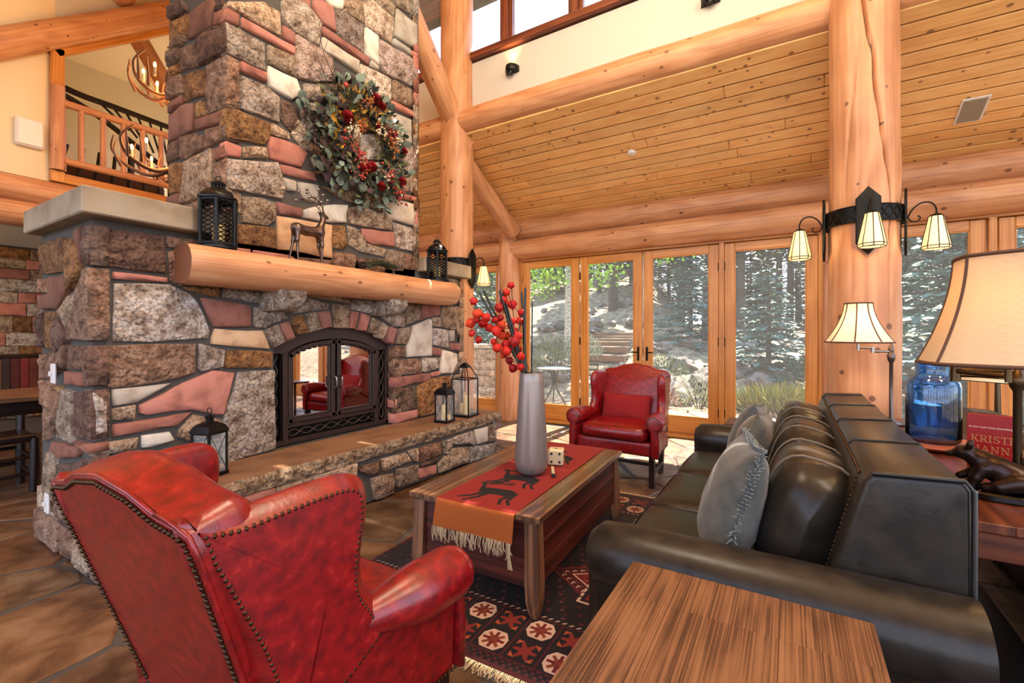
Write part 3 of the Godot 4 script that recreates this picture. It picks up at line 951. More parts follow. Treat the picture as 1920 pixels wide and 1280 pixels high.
const BASE_SIDE := """O -4.30 1.95 -3.81 1.95 -3.71 1.92 -3.73 1.72 -4.26 1.75
O -3.69 1.86 -3.60 1.92 -3.50 1.80 -3.51 1.71 -3.71 1.60
R -3.61 1.96 -3.49 1.98 -3.47 1.73 -3.50 1.80
B -3.47 1.96 -3.33 1.97 -3.33 1.73 -3.45 1.74
R -4.04 1.72 -3.73 1.71 -3.73 1.60 -3.88 1.50 -4.24 1.51 -4.24 1.60 -4.04 1.61
B -4.26 1.72 -4.05 1.71 -4.05 1.61 -4.26 1.62
T -3.68 1.58 -3.54 1.61 -3.60 1.49 -3.74 1.38 -3.88 1.49
B -3.44 1.72 -3.33 1.72 -3.33 1.31 -3.69 1.31 -3.65 1.43 -3.51 1.61
O -4.10 1.50 -3.91 1.49 -3.93 1.27 -4.04 1.24 -4.12 1.26
D -4.26 1.48 -4.13 1.49 -4.13 1.27 -4.24 1.26
D -3.88 1.47 -3.73 1.36 -3.71 1.30 -3.91 1.23 -3.91 1.44
B -3.70 1.29 -3.40 1.29 -3.40 1.15 -3.71 1.14
D -3.39 1.29 -3.33 1.29 -3.33 1.06 -3.38 1.05
R -3.75 1.13 -3.39 1.14 -3.39 1.05 -3.75 1.04
B -4.04 1.23 -3.73 1.29 -3.74 1.15 -4.01 1.07
B -4.26 1.22 -4.05 1.23 -4.05 1.06 -4.24 1.05
B -4.23 1.05 -4.04 1.06 -3.88 .96 -3.91 .84 -4.17 .89
O -4.01 1.04 -3.83 1.03 -3.83 .98 -4.00 1.02
T -3.81 1.02 -3.63 1.01 -3.63 .70 -3.90 .70 -3.87 .84
D -3.62 1.01 -3.33 1.04 -3.33 .75 -3.60 .74
B -3.98 .83 -3.90 .84 -3.91 .72 -4.04 .72
B -4.19 .88 -4.00 .83 -4.06 .67 -4.19 .64
R -3.98 .68 -3.51 .69 -3.54 .63 -3.86 .57 -4.04 .60
R -3.58 .73 -3.33 .74 -3.33 .68 -3.51 .69
T -4.13 .59 -3.93 .60 -3.97 .26 -4.13 .28
D -3.93 .54 -3.54 .61 -3.33 .67 -3.33 .55 -3.93 .45
D -3.93 .44 -3.67 .47 -3.58 .39 -3.93 .32
B -3.56 .49 -3.33 .54 -3.33 .33 -3.54 .28
B -3.93 .31 -3.58 .38 -3.56 .22 -3.91 .20
T -3.54 .27 -3.33 .32 -3.33 .13 -3.51 .15"""


func polys(txt: String) -> Array:
	var out := []
	for ln in txt.split("\n"):
		var w := ln.split(" ", false)
		if w.size() < 7: continue
		var o := PackedVector2Array()
		for i in range(1, w.size() - 1, 2): o.append(Vector2(float(w[i]), float(w[i + 1])))
		out.append([w[0], o])
	return out

# one stone: outline in face coordinates (a = along the face, y up); xf takes (a, y, out) to the room
func stone(parent: Node, code: String, o: PackedVector2Array, xf: Transform3D, depth := 0.05, called := "stone", gap := 0.0045):
	var area := 0.0
	for i in o.size(): area += o[i].cross(o[(i + 1) % o.size()])
	if absf(area) < 0.0012: return
	# ragged outline: split long edges and jitter
	var q := PackedVector2Array()
	for i in o.size():
		var a := o[i]
		var b := o[(i + 1) % o.size()]
		q.append(a + Vector2(R.randf_range(-1, 1), R.randf_range(-1, 1)) * 0.004)
		var n := mini(int(a.distance_to(b) / 0.16), 3)
		var nn := (b - a).orthogonal().normalized()
		for k in n: q.append(a.lerp(b, (k + 1.0) / (n + 1.0)) + nn * R.randf_range(-0.006, 0.006))
	var sh := Geometry2D.offset_polygon(q, -gap, Geometry2D.JOIN_ROUND)
	if sh.is_empty(): return
	var p: PackedVector2Array = sh[0]
	# thin out crowded corner points
	var t := PackedVector2Array()
	for i in p.size():
		if t.is_empty() or t[t.size() - 1].distance_to(p[i]) > 0.016: t.append(p[i])
	if t.size() < 3: return
	p = t
	var mid := Vector2.ZERO
	for v in p: mid += v
	mid /= p.size()
	var st: Array = STONE[code]
	var c: Color = st[0]
	var k := R.randf_range(0.82, 1.14)
	var w := R.randf_range(-0.03, 0.03)
	tint = Color(c.r * k * (1 + w), c.g * k, c.b * k * (1 - w)).srgb_to_linear()
	var rough: bool = st[1] == "rough"
	var d := depth + (R.randf_range(-0.008, 0.012) if rough else R.randf_range(-0.006, 0.004))
	var rows := []
	var lump := 0.012 if rough else 0.003
	for lv in [[0.0, -0.05], [0.0, d - 0.014], [0.10, d - 0.002], [0.45, d]]:
		var r := PackedVector3Array()
		for v in p:
			var e: Vector2 = v if lv[0] == 0.0 else (v.move_toward(mid, 0.014) if lv[0] < 0.2 else v.lerp(mid, lv[0]))
			r.append(xf * Vector3(e.x, e.y, lv[1] + (R.randf_range(-lump, lump) if lv[0] > 0.0 else 0.0) - (lump if lv[0] > 0.0 and lv[0] < 0.2 else 0.0)))
		rows.append(r)
	var s := S()
	grid(s, rows, true, false, false, [1, 1, 2, 2] if rough else [1, 1, 1, 1])
	s.set_smooth_group(2 if rough else 1)
	var top := xf * Vector3(mid.x, mid.y, d + lump * 0.5)
	for i in p.size(): tri(s, top, rows[3][i], rows[3][(i + 1) % p.size()], xf.basis.z)
	put(parent, called, s, M[st[1]])
	tint = Color.WHITE

# irregular courses of stone over a rectangle that the photograph does not show
func courses(parent, a0: float, a1: float, y0: float, y1: float, xf: Transform3D, codes := "GTBTPOTC", depth := 0.05, hmin := 0.12, hmax := 0.3):
	var y := y0
	while y < y1 - 0.03:
		var h := R.randf_range(hmin, hmax)
		if y + h > y1 - 0.08: h = y1 - y
		var a := a0
		while a < a1 - 0.02:
			var w := R.randf_range(0.18, 0.5)
			if a + w > a1 - 0.12: w = a1 - a
			stone(parent, codes[R.randi() % codes.length()], PackedVector2Array([Vector2(a, y), Vector2(a + w, y), Vector2(a + w, y + h), Vector2(a, y + h)]), xf, depth)
			a += w
		y += h

func build_fireplace():
	var fp := structure("fireplace", "tall stone fireplace of mixed pink, grey and tan stones with chimney", "fireplace")
	# mortar cores, set back behind the stones
	var s := S()
	var dd := 0.035
	var bz0 := -0.936
	var bz1 := -4.36
	# base core with the firebox opening left free
	for b in [[bz0 - dd, -2.03, 0.0, 2.02], [-3.285, bz1 + dd, 0.0, 2.02], [-2.03, -3.25, 1.42, 2.02], [-2.03, -3.25, 0.0, 0.45]]:
		bbox(s, Vector3((FX - dd - 4.28) * 0.5, (b[2] + b[3]) * 0.5, (b[0] + b[1]) * 0.5), Vector3(4.28 + FX - dd, b[3] - b[2], absf(b[1] - b[0])), 0.0)
	bbox(s, Vector3(-4.24, 0.9, -2.64), Vector3(0.08, 1.2, 1.3), 0.0)
	bbox(s, Vector3((FX - dd - 4.28) * 0.5, 4.3, -2.635), Vector3(4.28 + FX - dd, 4.7, 1.93 - 2 * dd), 0.0)
	bbox(s, Vector3(-3.1, 0.18, -2.65), Vector3(0.45, 0.34, 3.40), 0.0)
	# mortar spandrel that follows the arch
	for i in 24:
		var za := -2.02 - i * 1.26 / 24.0
		var zb := -2.02 - (i + 1) * 1.26 / 24.0
		var a := Vector3(FX - 0.055, arch_y(za), za)
		var b := Vector3(FX - 0.055, arch_y(zb), zb)
		quad(s, a, b, Vector3(FX - 0.055, 1.5, zb), Vector3(FX - 0.055, 1.5, za), Vector3(1, 0, 0))
		quad(s, a, b, b - Vector3(0.14, 0, 0), a - Vector3(0.14, 0, 0), Vector3(0, -1, 0))
	put(fp, "mortar", s, M.mortar)
	var front := Transform3D(Basis(Vector3(0, 0, 1), Vector3(0, 1, 0), Vector3(1, 0, 0)), Vector3(FX - 0.045, 0, 0))
	var side := Transform3D(Basis(Vector3(1, 0, 0), Vector3(0, 1, 0), Vector3(0, 0, 1)), Vector3(0, 0, bz0 - 0.045))
	var cside := Transform3D(side.basis, Vector3(0, 0, -1.67 - 0.045))
	for p in polys(CHIMNEY_FRONT): stone(fp, p[0], p[1], front)
	for p in polys(BASE_FRONT): stone(fp, p[0], p[1], front)
	for p in polys(CHIMNEY_SIDE): stone(fp, p[0], p[1], cside)
	for p in polys(BASE_SIDE): stone(fp, p[0], p[1], side)
	var hfront := Transform3D(front.basis, Vector3(-2.885, 0, 0))
	for p in polys(HEARTH_FRONT): stone(fp, p[0], p[1], hfront, 0.045)
	courses(fp, -4.31, -3.34, 0.0, 0.34, side, "BTDBO", 0.05, 0.12, 0.2)
	courses(fp, -2.38, -0.94, 0.0, 0.355, hfront, "BTTGBP", 0.045, 0.1, 0.2)
	courses(fp, -3.30, -2.86, 0.0, 0.355, Transform3D(side.basis, Vector3(0, 0, -0.955)), "BTGD", 0.03, 0.1, 0.2)
	# upper courses out of the picture and the far ends
	courses(fp, -3.60, -1.665, 4.86, 6.6, front)
	courses(fp, -4.31, -3.335, 5.15, 6.6, cside, "OBRTB")
	var far := Transform3D(Basis(Vector3(-1, 0, 0), Vector3(0, 1, 0), Vector3(0, 0, -1)), Vector3(0, 0, -4.33))
	courses(fp, 3.335, 4.3, 0.0, 2.0, far)
	courses(fp, 2.86, 3.3, 0.0, 0.355, Transform3D(far.basis, Vector3(0, 0, -4.335)), "TGBC", 0.03, 0.1, 0.2)
	courses(fp, 3.335, 4.3, 2.15, 6.6, Transform3D(far.basis, Vector3(0, 0, -3.555)))
	# reveals of the firebox opening
	courses(fp, FX - 0.16, FX - 0.005, 0.46, 1.24, Transform3D(Basis(), Vector3(0, 0, -3.29)), "BPBT", 0.035, 0.1, 0.2)
	# smooth cap slabs on both shoulders
	tint = Color(.60, .55, .48).srgb_to_linear()
	for e in [[-0.89, -1.69], [-3.60, -4.41]]:
		s = S()
		bbox(s, Vector3(-3.79, 2.085, (e[0] + e[1]) * 0.5), Vector3(1.06, 0.15, absf(e[1] - e[0])), 0.008)
		put(fp, "cap_slab", s, M.slabstone)
	# hearth slabs with a chipped front edge
	var cuts := [-0.90, -2.10, -3.32, -4.32, -4.44]
	for i in 4: hearth_slab(fp, cuts[i] - 0.002, cuts[i + 1] + 0.002, i)
	tint = Color.WHITE
	# corbels under the mantel
	for z in [-2.02, -3.08]:
		tint = Color(.74, .71, .67).srgb_to_linear()
		s = S()
		var o := PackedVector2Array([Vector2(FX - 0.05, 1.69), Vector2(FX + 0.24, 1.69), Vector2(FX + 0.25, 1.62), Vector2(FX + 0.16, 1.54), Vector2(FX + 0.10, 1.52), Vector2(FX - 0.05, 1.52)])
		slab(s, o, 0.21, 0.012, 0.004, Transform3D(Basis(), Vector3(0, 0, z - 0.105)), 1, 2)
		put(fp, "corbel", s, M.rough)
	tint = Color.WHITE
	build_firebox(fp)

func arch_y(z: float) -> float:
	var t := clampf((z + 2.64) / 0.63, -1.0, 1.0)
	return 1.20 + 0.215 * sqrt(maxf(0.0, 1.0 - t * t))

# honed top slab and, in front of it, the rock-faced edge
func hearth_slab(fp, z0: float, z1: float, i: int):
	var s := S()
	tint = Color(.52 + 0.03 * (i % 2), .385 + .02 * (i % 2), .285).srgb_to_linear()
	bbox(s, Vector3(-3.115, 0.409, (z0 + z1) * 0.5), Vector3(0.50, 0.102, absf(z1 - z0)), 0.004)
	var o := put(fp, "hearth_slab", s, M.slabstone)
	s = S()
	tint = Color(.66, .58, .48).srgb_to_linear()
	var n := maxi(3, int(absf(z1 - z0) / 0.045))
	var rows := []
	for k in n + 1:
		var z := lerpf(z0, z1, float(k) / n)
		var j = func(): return R.randf_range(-0.016, 0.006)
		rows.append(PackedVector3Array([Vector3(-2.90, 0.4595, z), Vector3(-2.862 + j.call() * 0.5, 0.459, z), Vector3(-2.848 + j.call(), 0.44, z), Vector3(-2.842 + j.call(), 0.41, z), Vector3(-2.846 + j.call(), 0.38, z), Vector3(-2.858 + j.call() * 0.5, 0.358, z), Vector3(-2.90, 0.358, z)]))
	s.set_smooth_group(-1)
	var g := []
	for k in n: g.append(-1)
	grid(s, rows, true, true, true, g)
	put(o, "rock_faced_edge", s, M.rough)
	tint = Color.WHITE

func build_firebox(fp):
	var fb := thing("fireplace_insert", "dark brown iron fireplace insert with arched double glass doors", "fireplace insert", Vector3(FX - 0.13, 0.46, -2.64), PI / 2)
	# local: x runs towards +z of the room reversed; z faces the room
	var s := S()
	var W := 0.61
	var out := PackedVector2Array()
	var inn := PackedVector2Array()
	out.append(Vector2(-W, 0)); out.append(Vector2(W, 0))
	for i in 17:
		var a := lerpf(W, -W, i / 16.0)
		out.append(Vector2(a, 0.735 + 0.215 * sqrt(maxf(0.0, 1.0 - pow(a / W, 2) * 0.99))))
	# face plate built as bars round the doors
	var dW := 0.45
	var d0 := 0.17
	var dtop = func(a: float) -> float: return 0.66 + 0.18 * sqrt(maxf(0.0, 1.0 - pow(a / 0.47, 2) * 0.95))
	var otop = func(a: float) -> float: return 0.735 + 0.215 * sqrt(maxf(0.0, 1.0 - pow(a / W, 2) * 0.99))
	bbox(s, Vector3(0, 0.02, 0), Vector3(2 * W, 0.04, 0.05), 0.004)
	bbox(s, Vector3(0, d0 - 0.02, 0), Vector3(2 * W - 0.3, 0.035, 0.05), 0.004)
	for sg in [-1.0, 1.0]:
		bbox(s, Vector3(sg * (W - 0.012), 0.37, 0), Vector3(0.024, 0.74, 0.05), 0.003)
		bbox(s, Vector3(sg * (dW + 0.022), 0.37, 0.003), Vector3(0.044, 0.74, 0.055), 0.004)
	for i in 24:      # arched head
		var a0 := lerpf(-W, W, i / 24.0)
		var a1 := lerpf(-W, W, (i + 1) / 24.0)
		var b0: float = dtop.call(clampf(a0, -dW, dW)) + 0.008
		var b1: float = dtop.call(clampf(a1, -dW, dW)) + 0.012
		for z in [[0.025, Vector3(0, 0, 1)]]:
			quad(s, Vector3(a0, b0, z[0]), Vector3(a1, b1, z[0]), Vector3(a1, otop.call(a1), z[0]), Vector3(a0, otop.call(a0), z[0]), z[1])
		quad(s, Vector3(a0, otop.call(a0), 0.025), Vector3(a1, otop.call(a1), 0.025), Vector3(a1, otop.call(a1), -0.03), Vector3(a0, otop.call(a0), -0.03), Vector3.UP)
		quad(s, Vector3(a0, b0, 0.025), Vector3(a1, b1, 0.025), Vector3(a1, b1, -0.03), Vector3(a0, b0, -0.03), Vector3.DOWN)
	put(fb, "face_frame", s, M.brown_iron)
	s = S()
	bbox(s, Vector3(0, 0.40, -0.05), Vector3(2 * W - 0.02, 0.80, 0.02), 0.0)
	put(fb, "back_plate", s, M.black_lantern)
	# scrollwork: crossing waves down both sides and along the sill
	for e in [[Vector3(-W + 0.06, 0.06, 0), Vector3(0, 1, 0), 0.66, Vector3(1, 0, 0)], [Vector3(W - 0.06, 0.06, 0), Vector3(0, 1, 0), 0.66, Vector3(1, 0, 0)], [Vector3(-0.45, 0.088, 0.005), Vector3(1, 0, 0), 0.90, Vector3(0, 1, 0)]]:
		s = S()
		for ph in [0.0, PI]:
			var pts := []
			for k in 41:
				var t := k / 40.0
				pts.append(e[0] + e[1] * (t * e[2]) + e[3] * (sin(t * TAU * (e[2] / 0.24) + ph) * 0.026) + Vector3(0, 0, 0.004 * cos(t * TAU * (e[2] / 0.24))))
			tube(s, pts, 0.0045, 5)
		put(fb, "scrollwork", s, M.scroll_iron)
	# doors
	for sg in [-1.0, 1.0]:
		s = S()
		var path := [Vector3(sg * 0.012, d0, 0), Vector3(sg * dW, d0, 0)]
		for i in 9: path.append(Vector3(sg * lerpf(dW, 0.012, i / 8.0), dtop.call(lerpf(dW, 0.012, i / 8.0)), 0))
		path.append(Vector3(sg * 0.012, d0, 0))
		for i in path.size() - 1:
			var a: Vector3 = path[i]
			var b: Vector3 = path[i + 1]
			var dir := (b - a).normalized()
			var mid := (a + b) * 0.5
			var inward := (Vector3(sg * 0.23, 0.45, 0) - mid)
			inward = (inward - dir * inward.dot(dir)).normalized()
			bbox(s, mid + inward * 0.018 + Vector3(0, 0, 0.022), Vector3(a.distance_to(b) + 0.012, 0.036, 0.036), 0.004, Basis(dir, Vector3(0, 0, 1).cross(dir), Vector3(0, 0, 1)))
			bbox(s, mid + inward * 0.043 + Vector3(0, 0, 0.016), Vector3(maxf(a.distance_to(b) - 0.03, 0.03), 0.014, 0.02), 0.003, Basis(dir, Vector3(0, 0, 1).cross(dir), Vector3(0, 0, 1)))
		var door := put(fb, "door", s, M.brown_iron)
		s = S()
		var g := PackedVector2Array([Vector2(sg * 0.03, d0 + 0.03), Vector2(sg * (dW - 0.03), d0 + 0.03)])
		for i in 9:
			var a := lerpf(dW - 0.03, 0.03, i / 8.0)
			g.append(Vector2(sg * a, dtop.call(a) - 0.03))
		var mid2 := Vector2(sg * 0.23, 0.45)
		for i in g.size():
			var p: Vector2 = g[i]
			var q: Vector2 = g[(i + 1) % g.size()]
			tri(s, Vector3(mid2.x, mid2.y, 0.008), Vector3(p.x, p.y, 0.008), Vector3(q.x, q.y, 0.008), Vector3(0, 0, 1))
		var gl := put(door, "glass", s, M.fire_glass)
		gl.set_meta("label", "dark mirror-like fireplace glass")
		s = S()
		tube(s, spline([Vector3(sg * 0.03, 0.42, 0.04), Vector3(sg * 0.03, 0.425, 0.075), Vector3(sg * 0.03, 0.47, 0.08), Vector3(sg * 0.03, 0.515, 0.075), Vector3(sg * 0.03, 0.52, 0.04)], 4), 0.007, 6)
		put(door, "handle", s, M.silver)

# ---------------------------------------------------------------- floor
func build_floor():
	var fl := structure("floor", "irregular brown flagstone floor with sunken grey joints", "floor")
	var s := S()
	bbox(s, Vector3(-3.0, -0.053, -0.9), Vector3(19.2, 0.09, 11.3), 0.0)
	tint = Color.WHITE
	put(fl, "joint_bed", s, M.grout)
	# flagstones: cells of a jittered point set, cut by half-planes
	var seeds := []
	var step := 0.62
	for i in range(-16, 10):
		for j in range(-11, 8):
			seeds.append(Vector2(i * step + R.randf_range(-.26, .26) + (step * .5 if j % 2 else 0.0), j * step + R.randf_range(-.26, .26)))
	for a in seeds:
		if a.x < -9.0 or a.x > 3.4 or a.y > 1.6 or a.y < -6.2: continue
		var cell := PackedVector2Array([a + Vector2(-1, -1), a + Vector2(1, -1), a + Vector2(1, 1), a + Vector2(-1, 1)])
		for b in seeds:
			if b == a or a.distance_to(b) > 1.7: continue
			var m: Vector2 = (a + b) * 0.5
			var d: Vector2 = (b - a).normalized()
			var t := d.orthogonal()
			var half := PackedVector2Array([m + t * 4, m - t * 4, m - t * 4 - d * 8, m + t * 4 - d * 8])
			var r := Geometry2D.intersect_polygons(cell, half)
			if r.is_empty(): break
			cell = r[0]
		var lim := Geometry2D.intersect_polygons(cell, PackedVector2Array([Vector2(-12, -6.22), Vector2(6, -6.22), Vector2(6, 4), Vector2(-12, 4)]))
		if lim.is_empty(): continue
		var q := PackedVector2Array()
		for i in lim[0].size():
			var p0: Vector2 = lim[0][i]
			var p1: Vector2 = lim[0][(i + 1) % lim[0].size()]
			q.append(p0)
			var n := int(p0.distance_to(p1) / 0.14)
			for k in n: q.append(p0.lerp(p1, (k + 1.0) / (n + 1.0)) + Vector2(R.randf_range(-1, 1), R.randf_range(-1, 1)) * 0.014)
		var sh := Geometry2D.offset_polygon(q, -0.019, Geometry2D.JOIN_ROUND)
		if sh.is_empty(): continue
		var pp := PackedVector2Array()
		for v in sh[0]:
			if pp.is_empty() or pp[pp.size() - 1].distance_to(v) > 0.03: pp.append(v)
		if pp.size() < 3: continue
		var k := R.randf_range(0.8, 1.15)
		var w := R.randf_range(-0.06, 0.08)
		tint = Color(.47 * k * (1 + w), .365 * k, .275 * k * (1 - w)).srgb_to_linear()
		var mid := Vector2.ZERO
		for v in pp: mid += v
		mid /= pp.size()
		var h := R.randf_range(-0.003, 0.002)
		var rows := []
		for lv in [[0.0, -0.03], [0.0, -0.006 + h], [0.012, h]]:
			var r := PackedVector3Array()
			for v in pp:
				var e: Vector2 = v.move_toward(mid, lv[0])
				r.append(Vector3(e.x, lv[1], e.y))
			rows.append(r)
		s = S()
		grid(s, rows, true, false, true, [1, 2])
		put(fl, "flagstone", s, M.floorstone)
	tint = Color.WHITE

# ---------------------------------------------------------------- room shell
func box(parent, called: String, c: Vector3, size: Vector3, m: Material, bev := 0.004, grain := 1, basis := Basis()) -> MeshInstance3D:
	var s := S()
	uo = Vector2(R.randf(), R.randf())
	bbox(s, Vector3.ZERO, size, bev, Basis(), grain)
	uo = Vector2.ZERO
	return put(parent, called, s, m, Transform3D(basis, c))

func build_shell():
	# plank ceiling over the glass doors, sloping down to the eave
	var ce := structure("ceiling", "sloping ceiling of knotty honey pine boards with dark joints", "ceiling")
	var dir := Vector3(0, -0.4, -1.0).normalized()
	var up := Vector3(0, 1.0, -0.4).normalized()
	var b := Basis(Vector3(1, 0, 0), up, -dir)
	var top := Vector3(0, 3.752, -4.62)
	for i in range(-1, 12):
		var x := -8.4
		var first := true
		while x < 5.9:
			var l := R.randf_range(2.2, 4.4)
			if first: l = R.randf_range(0.8, 3.0)
			first = false
			l = minf(l, 5.95 - x)
			if x + l > 5.2: l = 5.95 - x
			var k := R.randf_range(0.86, 1.12)
			var w := R.randf_range(-0.03, 0.04)
			tint = Color(k * (1 + w), k, k * (1 - w * 1.5))
			box(ce, "board", top + dir * (0.072 + i * 0.1435) + Vector3(x + l * 0.5, 0, 0) + up * 0.012, Vector3(l - 0.002, 0.024, 0.132), M.plank, 0.007, 0, b)
			x += l
	tint = Color.WHITE
	box(ce, "roof_deck", top + dir * 1.12 + Vector3(-1.2, 0, 0) + up * 0.10, Vector3(14.6, 0.14, 2.16), M.dark_wood, 0.0, 0, b)
	# small fittings on the ceiling
	var s := S()
	var dt := thing("smoke_detector", "small round white smoke detector on the sloping plank ceiling", "detector")
	lathe(s, [Vector2(0.0, -0.028), Vector2(0.03, -0.028), Vector2(0.042, -0.02), Vector2(0.045, 0.0)], 20)
	put(dt, "cover", s, M.white_plastic)
	s = S()
	lathe(s, [Vector2(0.0, -0.002), Vector2(0.052, -0.002), Vector2(0.052, 0.004)], 20)
	put(dt, "base", s, M.white_plastic)
	dt.transform = Transform3D(b, Vector3(-1.59, 3.80 - (5.3 - 4.5) * 0.4 - 0.004, -5.3))
	var vg := thing("ceiling_speaker", "rectangular grey grille set into the plank ceiling by the log column", "ceiling grille")
	vg.transform = Transform3D(b, Vector3(1.38, 3.80 - (5.62 - 4.5) * 0.4 - 0.004, -5.62))
	box(vg, "frame", Vector3(0, 0, 0), Vector3(0.19, 0.012, 0.30), M.white_plastic, 0.004)
	var gm := mat("grille_grey", Color(.55, .52, .46), 0.6)
	box(vg, "mesh_panel", Vector3(0, -0.005, 0), Vector3(0.155, 0.01, 0.265), gm, 0.003)
	# plaster wall above the log beam, with clerestory windows
	var cw := structure("wall_clerestory", "white plaster wall between log beam and clerestory windows", "wall")
	box(cw, "plaster", Vector3(-1.3, 4.38, -4.70), Vector3(14.6, 0.72, 0.14), M.plaster, 0.0)
	box(cw, "head", Vector3(-1.3, 6.3, -4.70), Vector3(14.6, 0.7, 0.14), M.window_red, 0.0, 0)
	box(cw, "sill", Vector3(-1.3, 4.80, -4.66), Vector3(14.6, 0.085, 0.2), M.window_red, 0.006, 0)
	var n := 1
	for k in 15:
		var x0 := -8.3 + 0.9 * k
		var wn := structure("window_%d" % n)
		n += 1
		box(wn, "jamb", Vector3(x0 - 0.02, 5.40, -4.67), Vector3(0.08, 1.16, 0.13), M.window_red)
		for sx in [0.045, 0.815]: box(wn, "stile", Vector3(x0 + sx, 5.40, -4.68), Vector3(0.045, 1.16, 0.07), M.window_red)
		for yy in [4.87, 5.94]: box(wn, "rail", Vector3(x0 + 0.43, yy, -4.68), Vector3(0.73, 0.05, 0.07), M.window_red, 0.004, 0)
		box(wn, "pane", Vector3(x0 + 0.43, 5.40, -4.69), Vector3(0.73, 1.06, 0.006), M.pane, 0.0)
	# eave outside the clerestory
	var ev := structure("roof_eave")
	box(ev, "soffit", Vector3(-1.3, 6.02, -4.95), Vector3(14.6, 0.08, 0.4), M.window_red, 0.0, 0)
	box(ev, "fascia", Vector3(-1.3, 5.98, -5.17), Vector3(14.6, 0.2, 0.05), M.twig, 0.0, 0)
	# main roof
	var rf := structure("roof")
	for e in [[Vector2(-5.0, 6.1), Vector2(-0.6, 8.2)], [Vector2(-0.6, 8.2), Vector2(4.9, 5.6)]]:
		var p: Vector2 = e[0]
		var q: Vector2 = e[1]
		var d := Vector3(0, q.y - p.y, q.x - p.x)
		var bb := Basis(Vector3(1, 0, 0), d.normalized().cross(Vector3(1, 0, 0)), d.normalized())
		box(rf, "roof_slab", Vector3(-1.2, (p.y + q.y) * 0.5 + 0.16, (p.x + q.x) * 0.5), Vector3(15.0, 0.2, d.length() + 0.3), M.plank, 0.0, 2, bb)
	# right and back walls: white, with tall windows that light the room
	for e in [["wall_right", Vector3(6.2, 0, -0.9), PI / 2, 11.0], ["wall_back", Vector3(-1.3, 0, 4.7), 0.0, 14.8]]:
		var w := structure(e[0])
		w.position = e[1]
		w.rotation.y = e[2]
		var L: float = e[3]
		box(w, "plinth", Vector3(0, 0.12, 0), Vector3(L, 0.24, 0.2), M.plaster, 0.0)
		box(w, "upper_wall", Vector3(0, 6.9, 0), Vector3(L, 3.0, 0.2), M.plaster, 0.0)
		box(w, "beam", Vector3(0, 2.75, 0), Vector3(L, 0.3, 0.24), M.log, 0.02, 0)
		var c := int(L / 1.5)
		for i in c + 1:
			box(w, "mullion", Vector3(-L * 0.5 + L * i / c, 2.8, 0), Vector3(0.16, 5.3, 0.2), M.door_fir)
			if i < c:
				for yy in [[1.42, 2.36], [4.15, 2.5]]:
					box(w, "pane", Vector3(-L * 0.5 + L * (i + 0.5) / c, yy[0], 0), Vector3(L / c - 0.14, yy[1], 0.006), M.pane, 0.0)
	# left gable wall with the loft opening
	var gw := structure("wall_left", "warm white plaster gable wall beside the loft opening", "wall")
	box(gw, "plaster", Vector3(-8.6, 5.9, 1.32), Vector3(0.2, 5.0, 6.75), M.plaster_warm, 0.0)
	box(gw, "plaster", Vector3(-8.6, 7.3, -4.2), Vector3(0.2, 2.2, 4.3), M.plaster, 0.0)
	box(gw, "plaster", Vector3(-8.6, 5.2, -5.6), Vector3(0.2, 3.6, 1.5), M.plaster, 0.0)
	s = S()   # sloping head of the opening
	tint = Color.WHITE
	slab(s, PackedVector2Array([Vector2(-2.056, 5.17), Vector2(-3.3, 6.2), Vector2(-3.3, 6.199), Vector2(-2.056, 6.199)]), 0.2, 0.002, 0.0, Transform3D(Basis(Vector3(0, 0, 1), Vector3(0, 1, 0), Vector3(1, 0, 0)), Vector3(-8.7, 0, 0)), 1, 2)
	put(gw, "plaster", s, M.plaster)
	# wall beyond the fireplace end of the window side, and the lower left wall
	box(gw, "plaster", Vector3(-8.6, 1.5, 2.3), Vector3(0.2, 3.4, 4.8), M.plaster_warm, 0.0)
	var wf := structure("wall_window_side")
	box(wf, "header", Vector3(-1.2, 2.85, -6.40), Vector3(14.6, 0.75, 0.12), M.door_fir, 0.0, 0)
	box(wf, "wall_end", Vector3(-7.2, 1.3, -6.38), Vector3(2.6, 2.6, 0.14), M.plaster, 0.0)
	box(wf, "wall_end", Vector3(5.4, 1.3, -6.38), Vector3(1.7, 2.6, 0.14), M.plaster, 0.0)
	box(wf, "wall_end", Vector3(6.2, 3.2, -5.4), Vector3(0.2, 6.4, 2.2), M.plaster, 0.0)
	box(wf, "wall_end", Vector3(-8.6, 2.0, -5.4), Vector3(0.2, 4.0, 2.2), M.plaster, 0.0)

